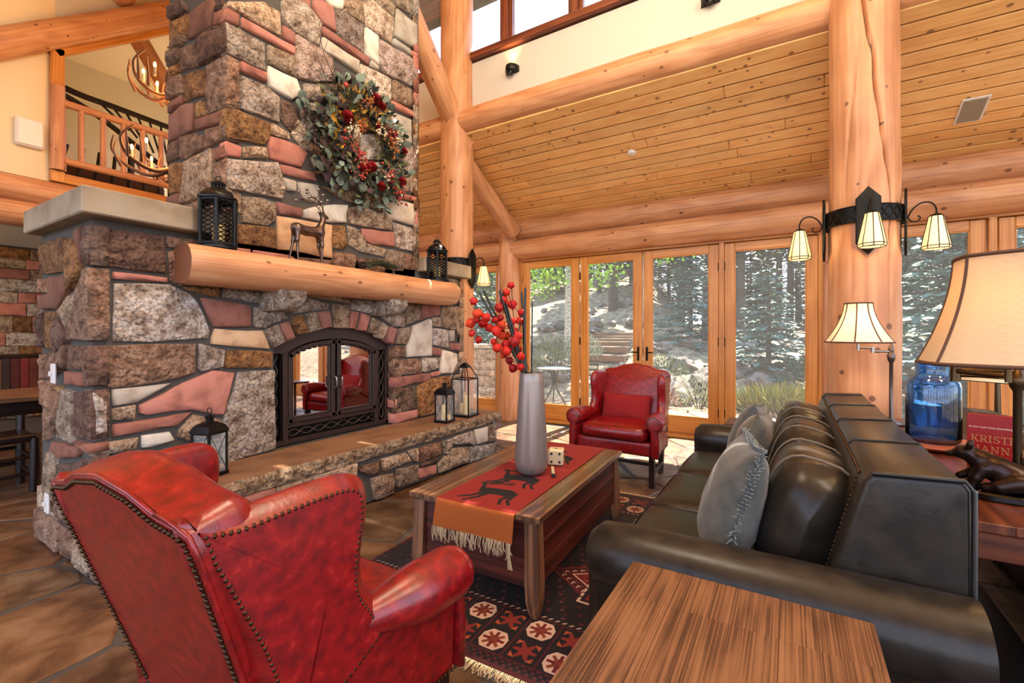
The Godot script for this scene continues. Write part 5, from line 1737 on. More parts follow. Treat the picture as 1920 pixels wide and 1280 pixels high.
func wing_chair(label: String, at: Vector3, turn: float, pillow_too: bool) -> Node3D:
	var c := thing("wing_chair", label, "armchair", at, turn, "red leather wing chairs")
	var nails := S()
	# back, leaning
	var lean := 0.31
	var ey := Vector3(0, cos(lean), sin(lean))
	var bx := Transform3D(Basis(Vector3(-1, 0, 0), ey, Vector3(-1, 0, 0).cross(ey)), Vector3(0, 0.325, 0.16))
	var half := [0.30, 0.0, 0.315, 0.2, 0.33, 0.42, 0.342, 0.62, 0.335, 0.672, 0.30, 0.688, 0.22, 0.70, 0.13, 0.735, 0.0, 0.755]
	var o := PackedVector2Array()
	for i in range(0, half.size(), 2): o.append(Vector2(half[i], half[i + 1]))
	for i in range(half.size() - 4, -1, -2): o.append(Vector2(-half[i], half[i + 1]))
	var s := S()
	slab(s, o, 0.13, 0.045, 0.02, bx, 4, 4, false)
	put(c, "backrest", s, M.red_leather)
	# outside back cover, a shade flatter and darker red than the inside
	s = S()
	var ob := inset_path(o, 0.018)
	slab(s, inset_path(o, 0.003), 0.014, 0.004, 0.0, bx.translated_local(Vector3(0, 0, -0.010)), 1, 2)
	put(c, "outside_back", s, M.red_leather)
	var path := []
	for i in ob.size(): path.append(bx * Vector3(ob[i].x, ob[i].y, -0.012))
	path.append(path[0])
	studs(nails, path)
	path = []
	for p in inset_path(o, 0.004): path.append(bx * Vector3(p.x, p.y, -0.004))
	path.append(path[0])
	s = S()
	tube(s, path, 0.006, 6, false)
	put(c, "back_piping", s, M.red_leather)
	for sg in [-1.0, 1.0]:
		# wing
		var ex := Vector3(sg * 0.13, 0, -1).normalized()
		var wx := Transform3D(Basis(ex, Vector3.UP, ex.cross(Vector3.UP)), Vector3(sg * 0.385, 0, 0))
		if wx.basis.z.x * sg > 0: wx.basis = Basis(ex, Vector3.UP, -wx.basis.z)
		var wo := smooth_outline(v2([-0.388, 0.968, -0.28, 0.98, -0.10, 0.995, -0.01, 0.99, 0.035, 0.955, 0.045, 0.88, 0.028, 0.78, 0.03, 0.70, 0.07, 0.63, 0.10, 0.55, 0.06, 0.50, -0.14, 0.40, -0.19, 0.42, -0.265, 0.66]), 3)
		s = S()
		slab(s, wo, 0.075, 0.034, 0.008, wx, 4, 4)
		put(c, "wing", s, M.red_leather)
		var wi := inset_path(wo, 0.036)
		path = []
		for p in wi: path.append(wx * Vector3(p.x, p.y, 0.004))
		path.append(path[0])
		studs(nails, path)
		# side panel below the arm
		s = S()
		slab(s, v2([-0.17, 0.27, 0.37, 0.27, 0.385, 0.50, 0.36, 0.57, -0.05, 0.60, -0.24, 0.58]), 0.06, 0.015, 0.0, Transform3D(wx.basis, Vector3(sg * 0.368, 0, 0)), 2, 2)
		put(c, "side_panel", s, M.red_leather)
		# rolled arm
		s = S()
		var rows := []
		for k in 15:
			var t := k / 14.0
			var f := lerpf(0.015, 0.395, t)
			var rr := lerpf(0.045, 0.084, smoothstep(0.0, 0.6, t))
			if k == 14: rr *= 0.86
			rows.append(ring(Vector3(sg * (0.372 + 0.13 * f * 0.45 - 0.035 * pow(1.0 - t, 3)), lerpf(0.585, 0.575, t), -f), Vector3(rr * 1.02, 0, 0), Vector3(0, rr, 0), 20))
		grid(s, rows)
		put(c, "arm", s, M.red_leather)
		# scrolled arm front
		s = S()
		var sc := PackedVector2Array()
		for k in 15:
			var a := lerpf(-0.35 * PI, 1.35 * PI, k / 14.0)
			sc.append(Vector2(0.078 * cos(a), 0.575 + 0.078 * sin(a)))
		sc.append(Vector2(-0.045, 0.42)); sc.append(Vector2(-0.04, 0.27)); sc.append(Vector2(0.02, 0.27)); sc.append(Vector2(0.03, 0.42))
		if sg < 0:
			for k in sc.size(): sc[k].x = -sc[k].x
			sc.reverse()
		slab(s, sc, 0.03, 0.01, 0.004, Transform3D(Basis(Vector3(1, 0, 0), Vector3.UP, Vector3(0, 0, 1)) * Basis(Vector3(-1, 0, 0), Vector3.UP, Vector3(0, 0, -1)), Vector3(sg * 0.395, 0, -0.375)), 2, 2)
		put(c, "arm_front", s, M.red_leather)
		path = []
		for k in 14: path.append(Vector3(sg * 0.395 + 0.062 * cos(TAU * k / 13.0), 0.575 + 0.062 * sin(TAU * k / 13.0), -0.407))
		studs(nails, path, 0.016, 0.005)
		path = [Vector3(sg * 0.362, 0.283, 0.16), Vector3(sg * 0.424, 0.283, -0.37)]
		studs(nails, path, 0.015, 0.0055)
		# legs
		for f in [[-0.355, 0.365, 0.0], [0.14, 0.30, 0.05]]:
			s = S()
			uo = Vector2(R.randf(), R.randf())
			bbox(s, Vector3(sg * f[1], 0.14, f[0] + f[2] * 0.4), Vector3(0.046, 0.285, 0.05), 0.004, Basis(Vector3(1, 0, 0), f[2] * 2.6))
			put(c, "leg", s, M.dark_wood)
		uo = Vector2.ZERO
		s = S()
		bbox(s, Vector3(sg * 0.338, 0.105, -0.10), Vector3(0.022, 0.034, 0.50), 0.003, Basis(Vector3.UP, -sg * 0.1), 2)
		put(c, "stretcher", s, M.dark_wood)
	s = S()
	bbox(s, Vector3(0, 0.105, 0.0), Vector3(0.64, 0.032, 0.022), 0.003, Basis(), 0)
	put(c, "stretcher", s, M.dark_wood)
	s = S()
	soft_box(s, Vector3(0, 0.335, -0.10), Vector3(0.74, 0.13, 0.56), 0.025)
	put(c, "seat_rail", s, M.red_leather)
	studs(nails, [Vector3(-0.36, 0.283, -0.383), Vector3(0.36, 0.283, -0.383)], 0.015, 0.0055)
	s = S()
	soft_box(s, Vector3(0, 0.462, -0.125), Vector3(0.63, 0.135, 0.55), 0.05, 0.02)
	put(c, "seat_cushion", s, M.red_leather)
	var loop := []
	for k in 33:
		var a := TAU * k / 32.0
		var q := Vector2(cos(a), sin(a))
		q = q / maxf(absf(q.x), absf(q.y))
		loop.append(Vector3(q.x * 0.302, 0.505, -0.125 + q.y * 0.262))
	s = S()
	tube(s, loop, 0.006, 6, false)
	put(c, "cushion_piping", s, M.red_leather)
	var nt := put(c, "nailhead_trim", nails, M.nail)
	nt.set_meta("kind", "stuff")
	nt.set_meta("label", "dark bronze nailhead trim")
	if pillow_too:
		var p := thing("lumbar_pillow", "plain crimson lumbar pillow on the far red wing chair", "pillow", at + Basis(Vector3.UP, turn) * Vector3(0.02, 0.62, 0.05), turn)
		s = S()
		pillow(s, 0.50, 0.27, 0.15, Transform3D(Basis(Vector3.RIGHT, 0.28), Vector3.ZERO), 14, 0.04, noise(5, 0.03))
		put(p, "cover", s, M.red_cloth)
	return c

func build_chairs():
	wing_chair("red leather wing chair seen from behind, nearest the camera", Vector3(-1.325, 0, -0.775), 0.045, false)
	var f := wing_chair("red leather wing chair facing the room in front of the glass doors", Vector3(-1.38, 0, -4.42), 3.098, true)
	f.scale = Vector3.ONE * 0.98

# ---------------------------------------------------------------- sofas
func build_sofas():
	var c := thing("leather_sofa", "dark brown leather three-seat sofa facing the fireplace", "sofa", Vector3(0, 0.013, 0))
	var s := S()
	bbox(s, Vector3(-0.10, 0.22, -2.73), Vector3(0.98, 0.22, 2.30), 0.02)
	put(c, "base", s, M.dark_leather)
	for e in [[-0.52, -1.66], [-0.52, -3.80], [0.34, -1.66], [0.34, -3.80]]:
		s = S()
		bbox(s, Vector3(e[0], 0.06, e[1]), Vector3(0.07, 0.12, 0.07), 0.006)
		put(c, "leg", s, M.dark_wood)
	for k in 3:
		s = S()
		soft_box(s, Vector3(-0.23, 0.385, -2.09 - k * 0.64), Vector3(0.80, 0.17, 0.632), 0.05, 0.02, Basis(), 9)
		var cu := put(c, "seat_cushion", s, M.dark_leather)
		s = S()
		tube(s, [Vector3(-0.622, 0.44, -2.09 - k * 0.64 + 0.29), Vector3(-0.622, 0.44, -2.09 - k * 0.64 - 0.29)], 0.006, 6)
		put(cu, "piping", s, M.piping)
	for z in [-1.64, -3.84]:
		s = S()
		var rows := []
		for i in 15:          # rolled arm swept from front to back
			var t := i / 14.0
			var x := lerpf(-0.64, 0.42, t)
			var k := 1.0
			if i == 0: k = 0.62
			elif i == 1:
				k = 0.93
				x = -0.60
			var row := PackedVector3Array()
			for j in 25:
				var a := lerpf(-0.30 * PI, 1.16 * PI, j / 24.0)
				row.append(Vector3(x, 0.525 + sin(a) * 0.115 * k, z + cos(a) * 0.125 * k * (1.0 if z > -2 else -1.0)))
			var sgn := 1.0 if z > -2 else -1.0
			row.append(Vector3(x, 0.14, z - sgn * 0.115 * k))
			row.append(Vector3(x, 0.14, z + sgn * 0.06 * k))
			rows.append(row)
		grid(s, rows)
		put(c, "arm", s, M.dark_leather)
	# raked back with a broad flat top
	s = S()
	slab(s, v2([0.205, 0.925, 0.40, 0.935, 0.42, 0.91, 0.42, 0.12, 0.10, 0.12, 0.06, 0.45, 0.185, 0.90]), 2.20, 0.018, 0.0, Transform3D(Basis(), Vector3(0, 0, -3.90)), 3, 2)
	put(c, "back_frame", s, M.dark_leather)
	for k in 4:
		s = S()
		tube(s, [Vector3(0.13, 0.70, -2.2 - k * 0.52), Vector3(0.195, 0.918, -2.2 - k * 0.52), Vector3(0.21, 0.930, -2.2 - k * 0.52), Vector3(0.40, 0.938, -2.2 - k * 0.52), Vector3(0.422, 0.91, -2.2 - k * 0.52)], 0.004, 5)
		put(c, "seam_piping", s, M.piping)
	s = S()
	tube(s, [Vector3(0.205, 0.927, -1.70), Vector3(0.405, 0.937, -1.70), Vector3(0.423, 0.91, -1.70), Vector3(0.423, 0.2, -1.70)], 0.007, 6)
	put(c, "end_piping", s, M.piping)
	s = S()
	var pts := []
	for k in 60: pts.append(Vector3(0.185, 0.905, -1.80 - k * 0.034))
	studs(s, pts, 0.017, 0.0045)
	studs(s, [Vector3(0.183, 0.90, -1.80), Vector3(0.06, 0.44, -1.80)], 0.016, 0.005)
	var nt := put(c, "nailhead_trim", s, M.nail)
	nt.set_meta("kind", "stuff")
	for k in 3:
		s = S()
		var b := Basis(Vector3(0, 0, 1), -0.26)
		var at := Vector3(0.035, 0.665, -2.10 - k * 0.635)
		puffy(s, at, Vector3(0.27, 0.46, 0.62), b, 60 + k)
		var cu := put(c, "back_cushion", s, M.dark_leather)
		for dz in [-0.15, 0.15]:
			s = S()
			var seam := []
			for i in 17:
				var a := lerpf(-0.15, 1.15, i / 16.0) * PI
				var q := Vector2(signf(cos(a)) * pow(absf(cos(a)), 0.62), signf(sin(a)) * pow(absf(sin(a)), 0.62))
				seam.append(at + b * Vector3(-q.x * 0.137, q.y * 0.232, dz * (0.92 + 0.1 * q.y)))
			tube(s, seam, 0.0045, 5)
			put(cu, "seam", s, M.stitch)
	# scatter cushions
	for e in [["velvet", "large grey velvet cushion with a frayed seam at the near end of the sofa", Vector3(-0.20, 0.685, -2.03), 0.50, 0.2, -0.30, true], ["velvet_tan", "taupe velvet cushion in the middle of the three sofa cushions", Vector3(-0.19, 0.70, -2.80), 0.48, 0.17, -0.28, false], ["velvet", "plain grey velvet cushion at the far end of the sofa", Vector3(-0.23, 0.70, -3.12), 0.48, 0.17, -0.30, false]]:
		var p := thing("scatter_cushion", e[1], "cushion", e[2], 0, "grey velvet sofa cushions")
		var xf := Transform3D(Basis(Vector3(0, 0, 1), e[5]) * Basis(Vector3.UP, -PI / 2 + (0.16 if e[6] else -0.10)) * Basis(Vector3(0, 0, 1), 0.1), Vector3.ZERO)
		s = S()
		pillow(s, e[3], e[3] * 0.98, e[4], xf, 18, 0.08, noise(81 + int(e[2].z * 10), 0.03))
		put(p, "cover", s, M[e[0]])
		s = S()
		var w: float = e[3] * 0.5
		for k in 150:
			var t := fmod(k / 150.0 * 4.0, 1.0) * 2.0 - 1.0
			var sd := int(k / 150.0 * 4.0)
			var sag := 1.0 - 0.08 * (1.0 - t * t)
			var q: Vector2 = [Vector2(t, sag), Vector2(sag, -t), Vector2(-t, -sag), Vector2(-sag, t)][sd] * w
			if not e[6]:
				if k % 5 == 0: continue
			var out := Vector3(q.x, q.y, 0).normalized()
			var l := 0.022 if e[6] else 0.004
			for m in (3 if e[6] else 1):
				var a := Vector3(q.x + R.randf_range(-.004, .004), q.y, R.randf_range(-.006, .006))
				tube(s, [xf * a, xf * (a + out * l + Vector3(0, 0, R.randf_range(-1, 1) * l * 0.9))], 0.0028, 4)
		var fr := put(p, "frayed_seam" if e[6] else "seam", s, M.fringe_grey if e[6] else M[e[0]])
		fr.set_meta("kind", "stuff")
	# second sofa, back to back with the console
	c = thing("leather_sofa", "second dark green leather sofa beyond the console table at the right", "sofa")
	s = S()
	slab(s, v2([0.94, 0.10, 0.94, 0.84, 0.97, 0.87, 1.10, 0.86, 1.24, 0.5, 1.24, 0.10]), 1.70, 0.03, 0.0, Transform3D(Basis(), Vector3(0, 0, -4.15)), 3, 2)
	put(c, "back_frame", s, M.dark_leather)
	s = S()
	bbox(s, Vector3(1.55, 0.25, -3.3), Vector3(0.9, 0.28, 1.7), 0.02)
	put(c, "base", s, M.dark_leather)
	for k in 2:
		s = S()
		soft_box(s, Vector3(1.58, 0.45, -2.9 - k * 0.82), Vector3(0.8, 0.16, 0.8), 0.05, 0.02)
		put(c, "seat_cushion", s, M.dark_leather)
	for z in [-2.36, -4.24]:
		s = S()
		soft_box(s, Vector3(1.45, 0.38, z), Vector3(1.0, 0.52, 0.2), 0.09)
		put(c, "arm", s, M.dark_leather)
	for k in 4:
		s = S()
		tube(s, [Vector3(0.938, 0.15, -2.7 - k * 0.38), Vector3(0.938, 0.84, -2.7 - k * 0.38), Vector3(0.97, 0.874, -2.7 - k * 0.38), Vector3(1.1, 0.864, -2.7 - k * 0.38)], 0.004, 5)
		put(c, "seam_piping", s, M.piping)
	s = S()
	studs(s, [Vector3(0.938, 0.13, -2.48), Vector3(0.938, 0.13, -4.1)], 0.02, 0.007)
	nt = put(c, "nailhead_trim", s, M.nail)
	nt.set_meta("kind", "stuff")

func puffy(s, at: Vector3, size: Vector3, b: Basis, sd: int):
	# overstuffed cushion: squarish rings along z, wrinkled a little
	var nz := noise(sd, 1.0, FastNoiseLite.TYPE_SIMPLEX_SMOOTH, 2)
	var rows := []
	var n := 22
	for j in n + 1:
		var t := -1.0 + 2.0 * j / n
		var k := pow(maxf(0.0, 1.0 - pow(absf(t), 3.2)), 0.42)
		k = maxf(k, 0.02)
		var row := PackedVector3Array()
		for i in 36:
			var a := TAU * i / 36
			var q := Vector2(signf(cos(a)) * pow(absf(cos(a)), 0.62), signf(sin(a)) * pow(absf(sin(a)), 0.62))
			var pinch := 1.0
			for dz in [-0.49, 0.49]: pinch -= 0.05 * exp(-pow((t - dz) / 0.05, 2))
			var wr := 1.0 + 0.035 * nz.get_noise_3d(q.x * 1.5, q.y * 1.2, t * 7.0)
			row.append(at + b * Vector3(q.x * size.x * 0.5 * k * pinch * wr, q.y * size.y * 0.5 * (0.25 + 0.75 * k) * pinch * wr, t * size.z * 0.5))
		rows.append(row)
	grid(s, rows)

# ---------------------------------------------------------------- tables and rug
func build_tables():
	# rug
	var rg := thing("woven_rug", "red and black tribal rug with octagon border under the coffee table", "rug", Vector3(-1.22, 0.004, -2.64), 0.03)
	var s := S()
	var W := 1.86
	var L := 2.24
	quad(s, Vector3(-W / 2, 0.008, -L / 2), Vector3(W / 2, 0.008, -L / 2), Vector3(W / 2, 0.008, L / 2), Vector3(-W / 2, 0.008, L / 2), Vector3.UP, Vector2(0, 0), Vector2(1, 0), Vector2(1, 1), Vector2(0, 1))
	for e in [[Vector3(-W / 2, 0, -L / 2), Vector3(W / 2, 0, -L / 2), Vector3(0, 0, -1)], [Vector3(-W / 2, 0, L / 2), Vector3(W / 2, 0, L / 2), Vector3(0, 0, 1)], [Vector3(-W / 2, 0, -L / 2), Vector3(-W / 2, 0, L / 2), Vector3(-1, 0, 0)], [Vector3(W / 2, 0, -L / 2), Vector3(W / 2, 0, L / 2), Vector3(1, 0, 0)]]:
		quad(s, e[0], e[1], e[1] + Vector3(0, 0.008, 0), e[0] + Vector3(0, 0.008, 0), e[2])
	var m := mat("rug", Color.WHITE, 0.95)
	m.albedo_texture = rug_print()
	relief(m, ntex(141, 0.2, [], [], 256), 0.1)
	put(rg, "pile", s, m)
	for sz in [1.0, -1.0]:
		s = S()
		for i in 420:
			var x := lerpf(-W / 2, W / 2, (i + R.randf()) / 420.0)
			var l := R.randf_range(0.035, 0.065)
			tube(s, [Vector3(x, 0.004, sz * L / 2), Vector3(x + R.randf_range(-.008, .008), 0.006, sz * (L / 2 + l * 0.5)), Vector3(x + R.randf_range(-.02, .02), 0.002, sz * (L / 2 + l))], 0.0022, 3)
		var fr := put(rg, "fringe", s, M.cream_yarn)
		fr.set_meta("kind", "stuff")
	# coffee table: old trunk on posts
	var t := thing("coffee_table", "low trunk coffee table with red plank sides and worn post legs", "coffee table", Vector3(-1.405, 0.012, -2.535), 0.045)
	var hw := 0.39
	var hl := 0.70
	for k in 4:
		uo = Vector2(R.randf(), R.randf())
		s = S()
		bbox(s, Vector3(-hw + (k + 0.5) * hw * 0.5, 0.475, 0), Vector3(hw * 0.5 - 0.001, 0.028, hl * 2), 0.003, Basis(), 2)
		put(t, "top_plank", s, M.trunk_top)
	s = S()
	bbox(s, Vector3(0, 0.452, 0), Vector3(hw * 2 - 0.05, 0.02, hl * 2 - 0.05), 0.003, Basis(), 2)
	put(t, "top_moulding", s, M.trunk_edge)
	for sx in [-1.0, 1.0]:
		for sz in [-1.0, 1.0]:
			uo = Vector2(R.randf(), R.randf())
			s = S()
			var rows := []
			for e in [[0.445, 0.033], [0.16, 0.036], [0.08, 0.033], [0.03, 0.024], [0.001, 0.014]]:
				var q := PackedVector3Array()
				for k in [[-1, -1], [1, -1], [1, 1], [-1, 1]]: q.append(Vector3(sx * (hw - 0.055 + 0.012 * (0.445 - e[0]) / 0.4) + k[0] * e[1], e[0], sz * (hl - 0.055 + 0.012 * (0.445 - e[0]) / 0.4) + k[1] * e[1]))
				rows.append(q)
			grid(s, rows, true, true, true, [-1, -1, -1, -1], 0.28, 1.0)
			put(t, "leg", s, M.trunk_edge)
	uo = Vector2.ZERO
	for sx in [-1.0, 1.0]:
		for k in 3:
			uo = Vector2(R.randf(), R.randf())
			s = S()
			bbox(s, Vector3(sx * (hw - 0.045), 0.185 + k * 0.102, 0), Vector3(0.02, 0.1, hl * 2 - 0.16), 0.002, Basis(), 2)
			put(t, "side_plank", s, M.trunk_red)
	for sz in [-1.0, 1.0]:
		for k in 2:
			uo = Vector2(R.randf(), R.randf())
			s = S()
			bbox(s, Vector3(0, 0.21 + k * 0.153, sz * (hl - 0.045)), Vector3(hw * 2 - 0.16, 0.151, 0.02), 0.002, Basis(), 0)
			put(t, "end_plank", s, M.trunk_red)
	uo = Vector2.ZERO
	s = S()
	bbox(s, Vector3(0, 0.15, 0), Vector3(hw * 2 - 0.1, 0.02, hl * 2 - 0.1), 0.0)
	put(t, "bottom", s, M.dark_wood)
	# oak side table in the foreground
	t = thing("oak_side_table", "square oak table top with strong grain in the foreground", "side table", Vector3(-0.13, 0, -1.17))
	for k in 3:
		uo = Vector2(-0.21 + k * 0.21 + 0.11, 0.13)
		s = S()
		bbox(s, Vector3(-0.21 + k * 0.21, 0.58, 0), Vector3(0.2098, 0.04, 0.66), 0.0015, Basis(), 2)
		put(t, "top_board", s, M.oak)
	uo = Vector2.ZERO
	for sx in [-0.27, 0.27]:
		for sz in [-0.28, 0.28]: box(t, "leg", Vector3(sx, 0.28, sz), Vector3(0.055, 0.56, 0.055), M.oak)
	for sx in [-0.27, 0.27]: box(t, "apron", Vector3(sx, 0.51, 0), Vector3(0.025, 0.09, 0.5), M.oak, 0.003, 2)
	for sz in [-0.28, 0.28]: box(t, "apron", Vector3(0, 0.51, sz), Vector3(0.48, 0.09, 0.025), M.oak, 0.003, 0)
	# console behind the sofa
	t = thing("console_table", "long walnut console table standing behind the sofa", "console table", Vector3(0.66, 0, -3.07))
	for k in 3:
		uo = Vector2(R.randf(), R.randf())
		s = S()
		bbox(s, Vector3(-0.145 + k * 0.145, 0.745, 0), Vector3(0.1448, 0.03, 2.16), 0.002, Basis(), 2)
		put(t, "top_board", s, M.walnut)
	uo = Vector2.ZERO
	for sz in [-1.06, 1.06]: box(t, "apron", Vector3(0, 0.685, sz), Vector3(0.43, 0.085, 0.025), M.walnut, 0.004, 0)
	for sx in [-0.205, 0.205]: box(t, "apron", Vector3(sx, 0.685, 0), Vector3(0.025, 0.085, 2.1), M.walnut, 0.004, 2)
	for sx in [-0.16, 0.19]:
		for sz in [-1.0, 1.0]: box(t, "leg", Vector3(sx, 0.32, sz), Vector3(0.025, 0.64, 0.025), M.iron, 0.002)
	t = thing("floor_platform", "long low dark leather-topped platform on the floor behind the sofa", "platform", Vector3(0.655, 0, -2.35))
	box(t, "plinth", Vector3(0, 0.012, 0), Vector3(0.38, 0.024, 2.3), M.dark_wood, 0.003, 2)
	s = S()
	soft_box(s, Vector3(0, 0.034, 0), Vector3(0.40, 0.03, 2.34), 0.012)
	put(t, "pad", s, mat("navy_pad", Color(.05, .055, .07), 0.35))
	# twisted-leg table at the right edge
	t = thing("twist_leg_table", "dark table with barley-twist legs at the right edge of the picture", "side table", Vector3(0.88, 0, -1.60))
	box(t, "top", Vector3(0.02, 0.60, 0.0), Vector3(0.5, 0.03, 0.44), M.dark_wood, 0.006)
	for e in [[-0.21, -0.19], [0.23, -0.19], [-0.21, 0.19], [0.23, 0.19]]:
		s = S()
		var rows := []
		for j in 57:
			var y := j / 56.0 * 0.58
			var a := y * 58.0
			rows.append(ring(Vector3(e[0] + cos(a) * 0.010, y, e[1] + sin(a) * 0.010), Vector3(0.02, 0, 0), Vector3(0, 0, 0.02), 8))
		grid(s, rows)
		put(t, "twisted_leg", s, M.dark_wood)
	# small table at the far arm
	t = thing("end_table", "small dark red wood end table beyond the far sofa arm", "side table", Vector3(-0.29, 0, -4.30))
	box(t, "top", Vector3(0, 0.60, 0), Vector3(0.36, 0.025, 0.34), mat("mahogany", Color(.20, .075, .06), 0.25), 0.006, 0)
	for e in [[-0.14, -0.13], [0.14, -0.13], [-0.14, 0.13], [0.14, 0.13]]: box(t, "leg", Vector3(e[0], 0.295, e[1]), Vector3(0.03, 0.59, 0.03), M.mahogany)

func fill(im: Image, pts: Array, col: Color):
	var o := PackedVector2Array()
	var lo := Vector2.INF
	var hi := -Vector2.INF
	for i in range(0, pts.size(), 2):
		var p := Vector2(pts[i], pts[i + 1])
		o.append(p)
		lo = lo.min(p)
		hi = hi.max(p)
	for y in range(maxi(0, int(lo.y)), mini(im.get_height(), int(hi.y) + 1)):
		for x in range(maxi(0, int(lo.x)), mini(im.get_width(), int(hi.x) + 1)):
			if Geometry2D.is_point_in_polygon(Vector2(x + 0.5, y + 0.5), o): im.set_pixel(x, y, col)

func rug_print() -> ImageTexture:
	var w := 744
	var h := 896
	var red := Color(.36, .055, .055)
	var deep := Color(.26, .035, .04)
	var blk := Color(.075, .035, .035)
	var wht := Color(.74, .60, .50)
	var org := Color(.60, .26, .12)
	var im := Image.create(w, h, false, Image.FORMAT_RGB8)
	im.fill(blk)
	var band = func(d: int, t: int, c: Color):     # frame at distance d, thickness t
		im.fill_rect(Rect2i(d, d, w - 2 * d, t), c)
		im.fill_rect(Rect2i(d, h - d - t, w - 2 * d, t), c)
		im.fill_rect(Rect2i(d, d, t, h - 2 * d), c)
		im.fill_rect(Rect2i(w - d - t, d, t, h - 2 * d), c)
	band.call(0, 8, deep)
	# checker edge
	for k in range(0, 230):
		for r in 3:
			if (k + r) % 2: continue
			for y in [8 + r * 7, h - 15 - r * 7]: im.fill_rect(Rect2i(k * 7, y, 6, 6), Color(.30, .10, .10))
	# two rows of octagons and stars at each end
	var oct = func(cx: int, cy: int, kind: int):
		var r := 25
		if kind == 0:
			fill(im, [cx - r, cy - 10, cx - 14, cy - r, cx + 14, cy - r, cx + r, cy - 10, cx + r, cy + 10, cx + 14, cy + r, cx - 14, cy + r, cx - r, cy + 10], wht)
			for a in 8:
				var d := Vector2.from_angle(TAU * a / 8.0)
				var n := d.orthogonal()
				var p := Vector2(cx, cy)
				fill(im, [(p + n * 4).x, (p + n * 4).y, (p + d * 21 + n * 3).x, (p + d * 21 + n * 3).y, (p + d * 21 - n * 3).x, (p + d * 21 - n * 3).y, (p - n * 4).x, (p - n * 4).y], org.darkened(.25) if a % 2 else red)
		else:
			for a in 4:
				var d := Vector2.from_angle(TAU * a / 4.0 + PI / 4)
				var n := d.orthogonal()
				var p := Vector2(cx, cy) + d * 31
				fill(im, [p.x, p.y, (p - d * 9 + n * 9).x, (p - d * 9 + n * 9).y, (p - d * 9 - n * 9).x, (p - d * 9 - n * 9).y], org)
			for a in 6:
				var d := Vector2.from_angle(TAU * a / 6.0)
				var n := d.orthogonal()
				var p := Vector2(cx, cy)
				fill(im, [(p + n * 6).x, (p + n * 6).y, (p + d * 22 + n * 3).x, (p + d * 22 + n * 3).y, (p + d * 22 - n * 3).x, (p + d * 22 - n * 3).y, (p - n * 6).x, (p - n * 6).y], Color(.46, .13, .08))
	for row in 2:
		for k in 12:
			for e in [58 + row * 62, h - 58 - row * 62]:
				im.fill_rect(Rect2i(k * 62 - 2, e - 31, 4, 62), deep)
				oct.call(31 + k * 62, e, (k + row) % 2)
	for y in [26, 150, h - 30, h - 154]: im.fill_rect(Rect2i(0, y, w, 4), deep)
	for y in [156, h - 162]:
		for k in range(0, w, 14): fill(im, [k, y + 6, k + 5, y, k + 10, y, k + 5, y + 6], wht)
	# middle: stepped hooked medallions on dark ground
	var f := Rect2i(0, 166, w, h - 332)
	for y in range(f.position.y, f.end.y, 12):
		for x in range(0, w, 12):
			var q := int(x / 12 * 7 + y / 12 * 13) % 11
			if q < 3: im.fill_rect(Rect2i(x + 2, y + 2, 8, 8), [Color(.22, .05, .055), deep, Color(.30, .16, .12)][q])
	for c in [[186, 330], [558, 330], [186, 566], [558, 566]]:
		for lv in [[170, red], [156, blk], [150, deep], [118, wht], [112, red], [84, blk], [78, Color(.42, .07, .07)], [40, org], [34, deep], [18, wht]]:
			var r: float = lv[0]
			fill(im, [c[0] - r, c[1], c[0], c[1] - r * 0.68, c[0] + r, c[1], c[0], c[1] + r * 0.68], lv[1])
		for k in range(-9, 10):
			for sg in [-1, 1]:
				var x: int = c[0] + k * 15
				var y: int = c[1] + sg * int((160 - absi(k) * 15) * 0.68)
				im.fill_rect(Rect2i(x, y - 9 * sg, 3, 10), wht)
				im.fill_rect(Rect2i(x, y - 9 * sg, 8, 3), wht)
			for sg in [-1, 1]:
				if absi(k) > 6: continue
				var x2: int = c[0] + k * 14
				var y2: int = c[1] + sg * int((100 - absi(k) * 14) * 0.68)
				im.fill_rect(Rect2i(x2, y2, 9, 3), wht if k % 2 else org)
	# red prayer panel by the sofa side
	im.fill_rect(Rect2i(486, 190, 170, 470), wht)
	im.fill_rect(Rect2i(492, 196, 158, 458), blk)
	im.fill_rect(Rect2i(500, 204, 142, 442), Color(.44, .065, .075))
	for y in range(212, 640, 26):
		for x in range(508, 636, 26):
			im.fill_rect(Rect2i(x, y, 16, 3), blk)
			im.fill_rect(Rect2i(x + 13, y, 3, 12), blk)
			im.fill_rect(Rect2i(x + 4, y + 9, 10, 3), blk)
			im.fill_rect(Rect2i(x + 4, y + 6, 3, 8), deep)
		im.fill_rect(Rect2i(500, y + 20, 142, 2), deep)
	for y in range(196, 654, 9):
		for x in [486, 652]: im.fill_rect(Rect2i(x, y, 6, 5), wht if (y / 9) % 2 else blk)
	for k in range(0, h, 12):
		for x in [2, w - 10]: im.fill_rect(Rect2i(x, k, 8, 7), red if (k / 12) % 2 else blk)
	return ImageTexture.create_from_image(im)

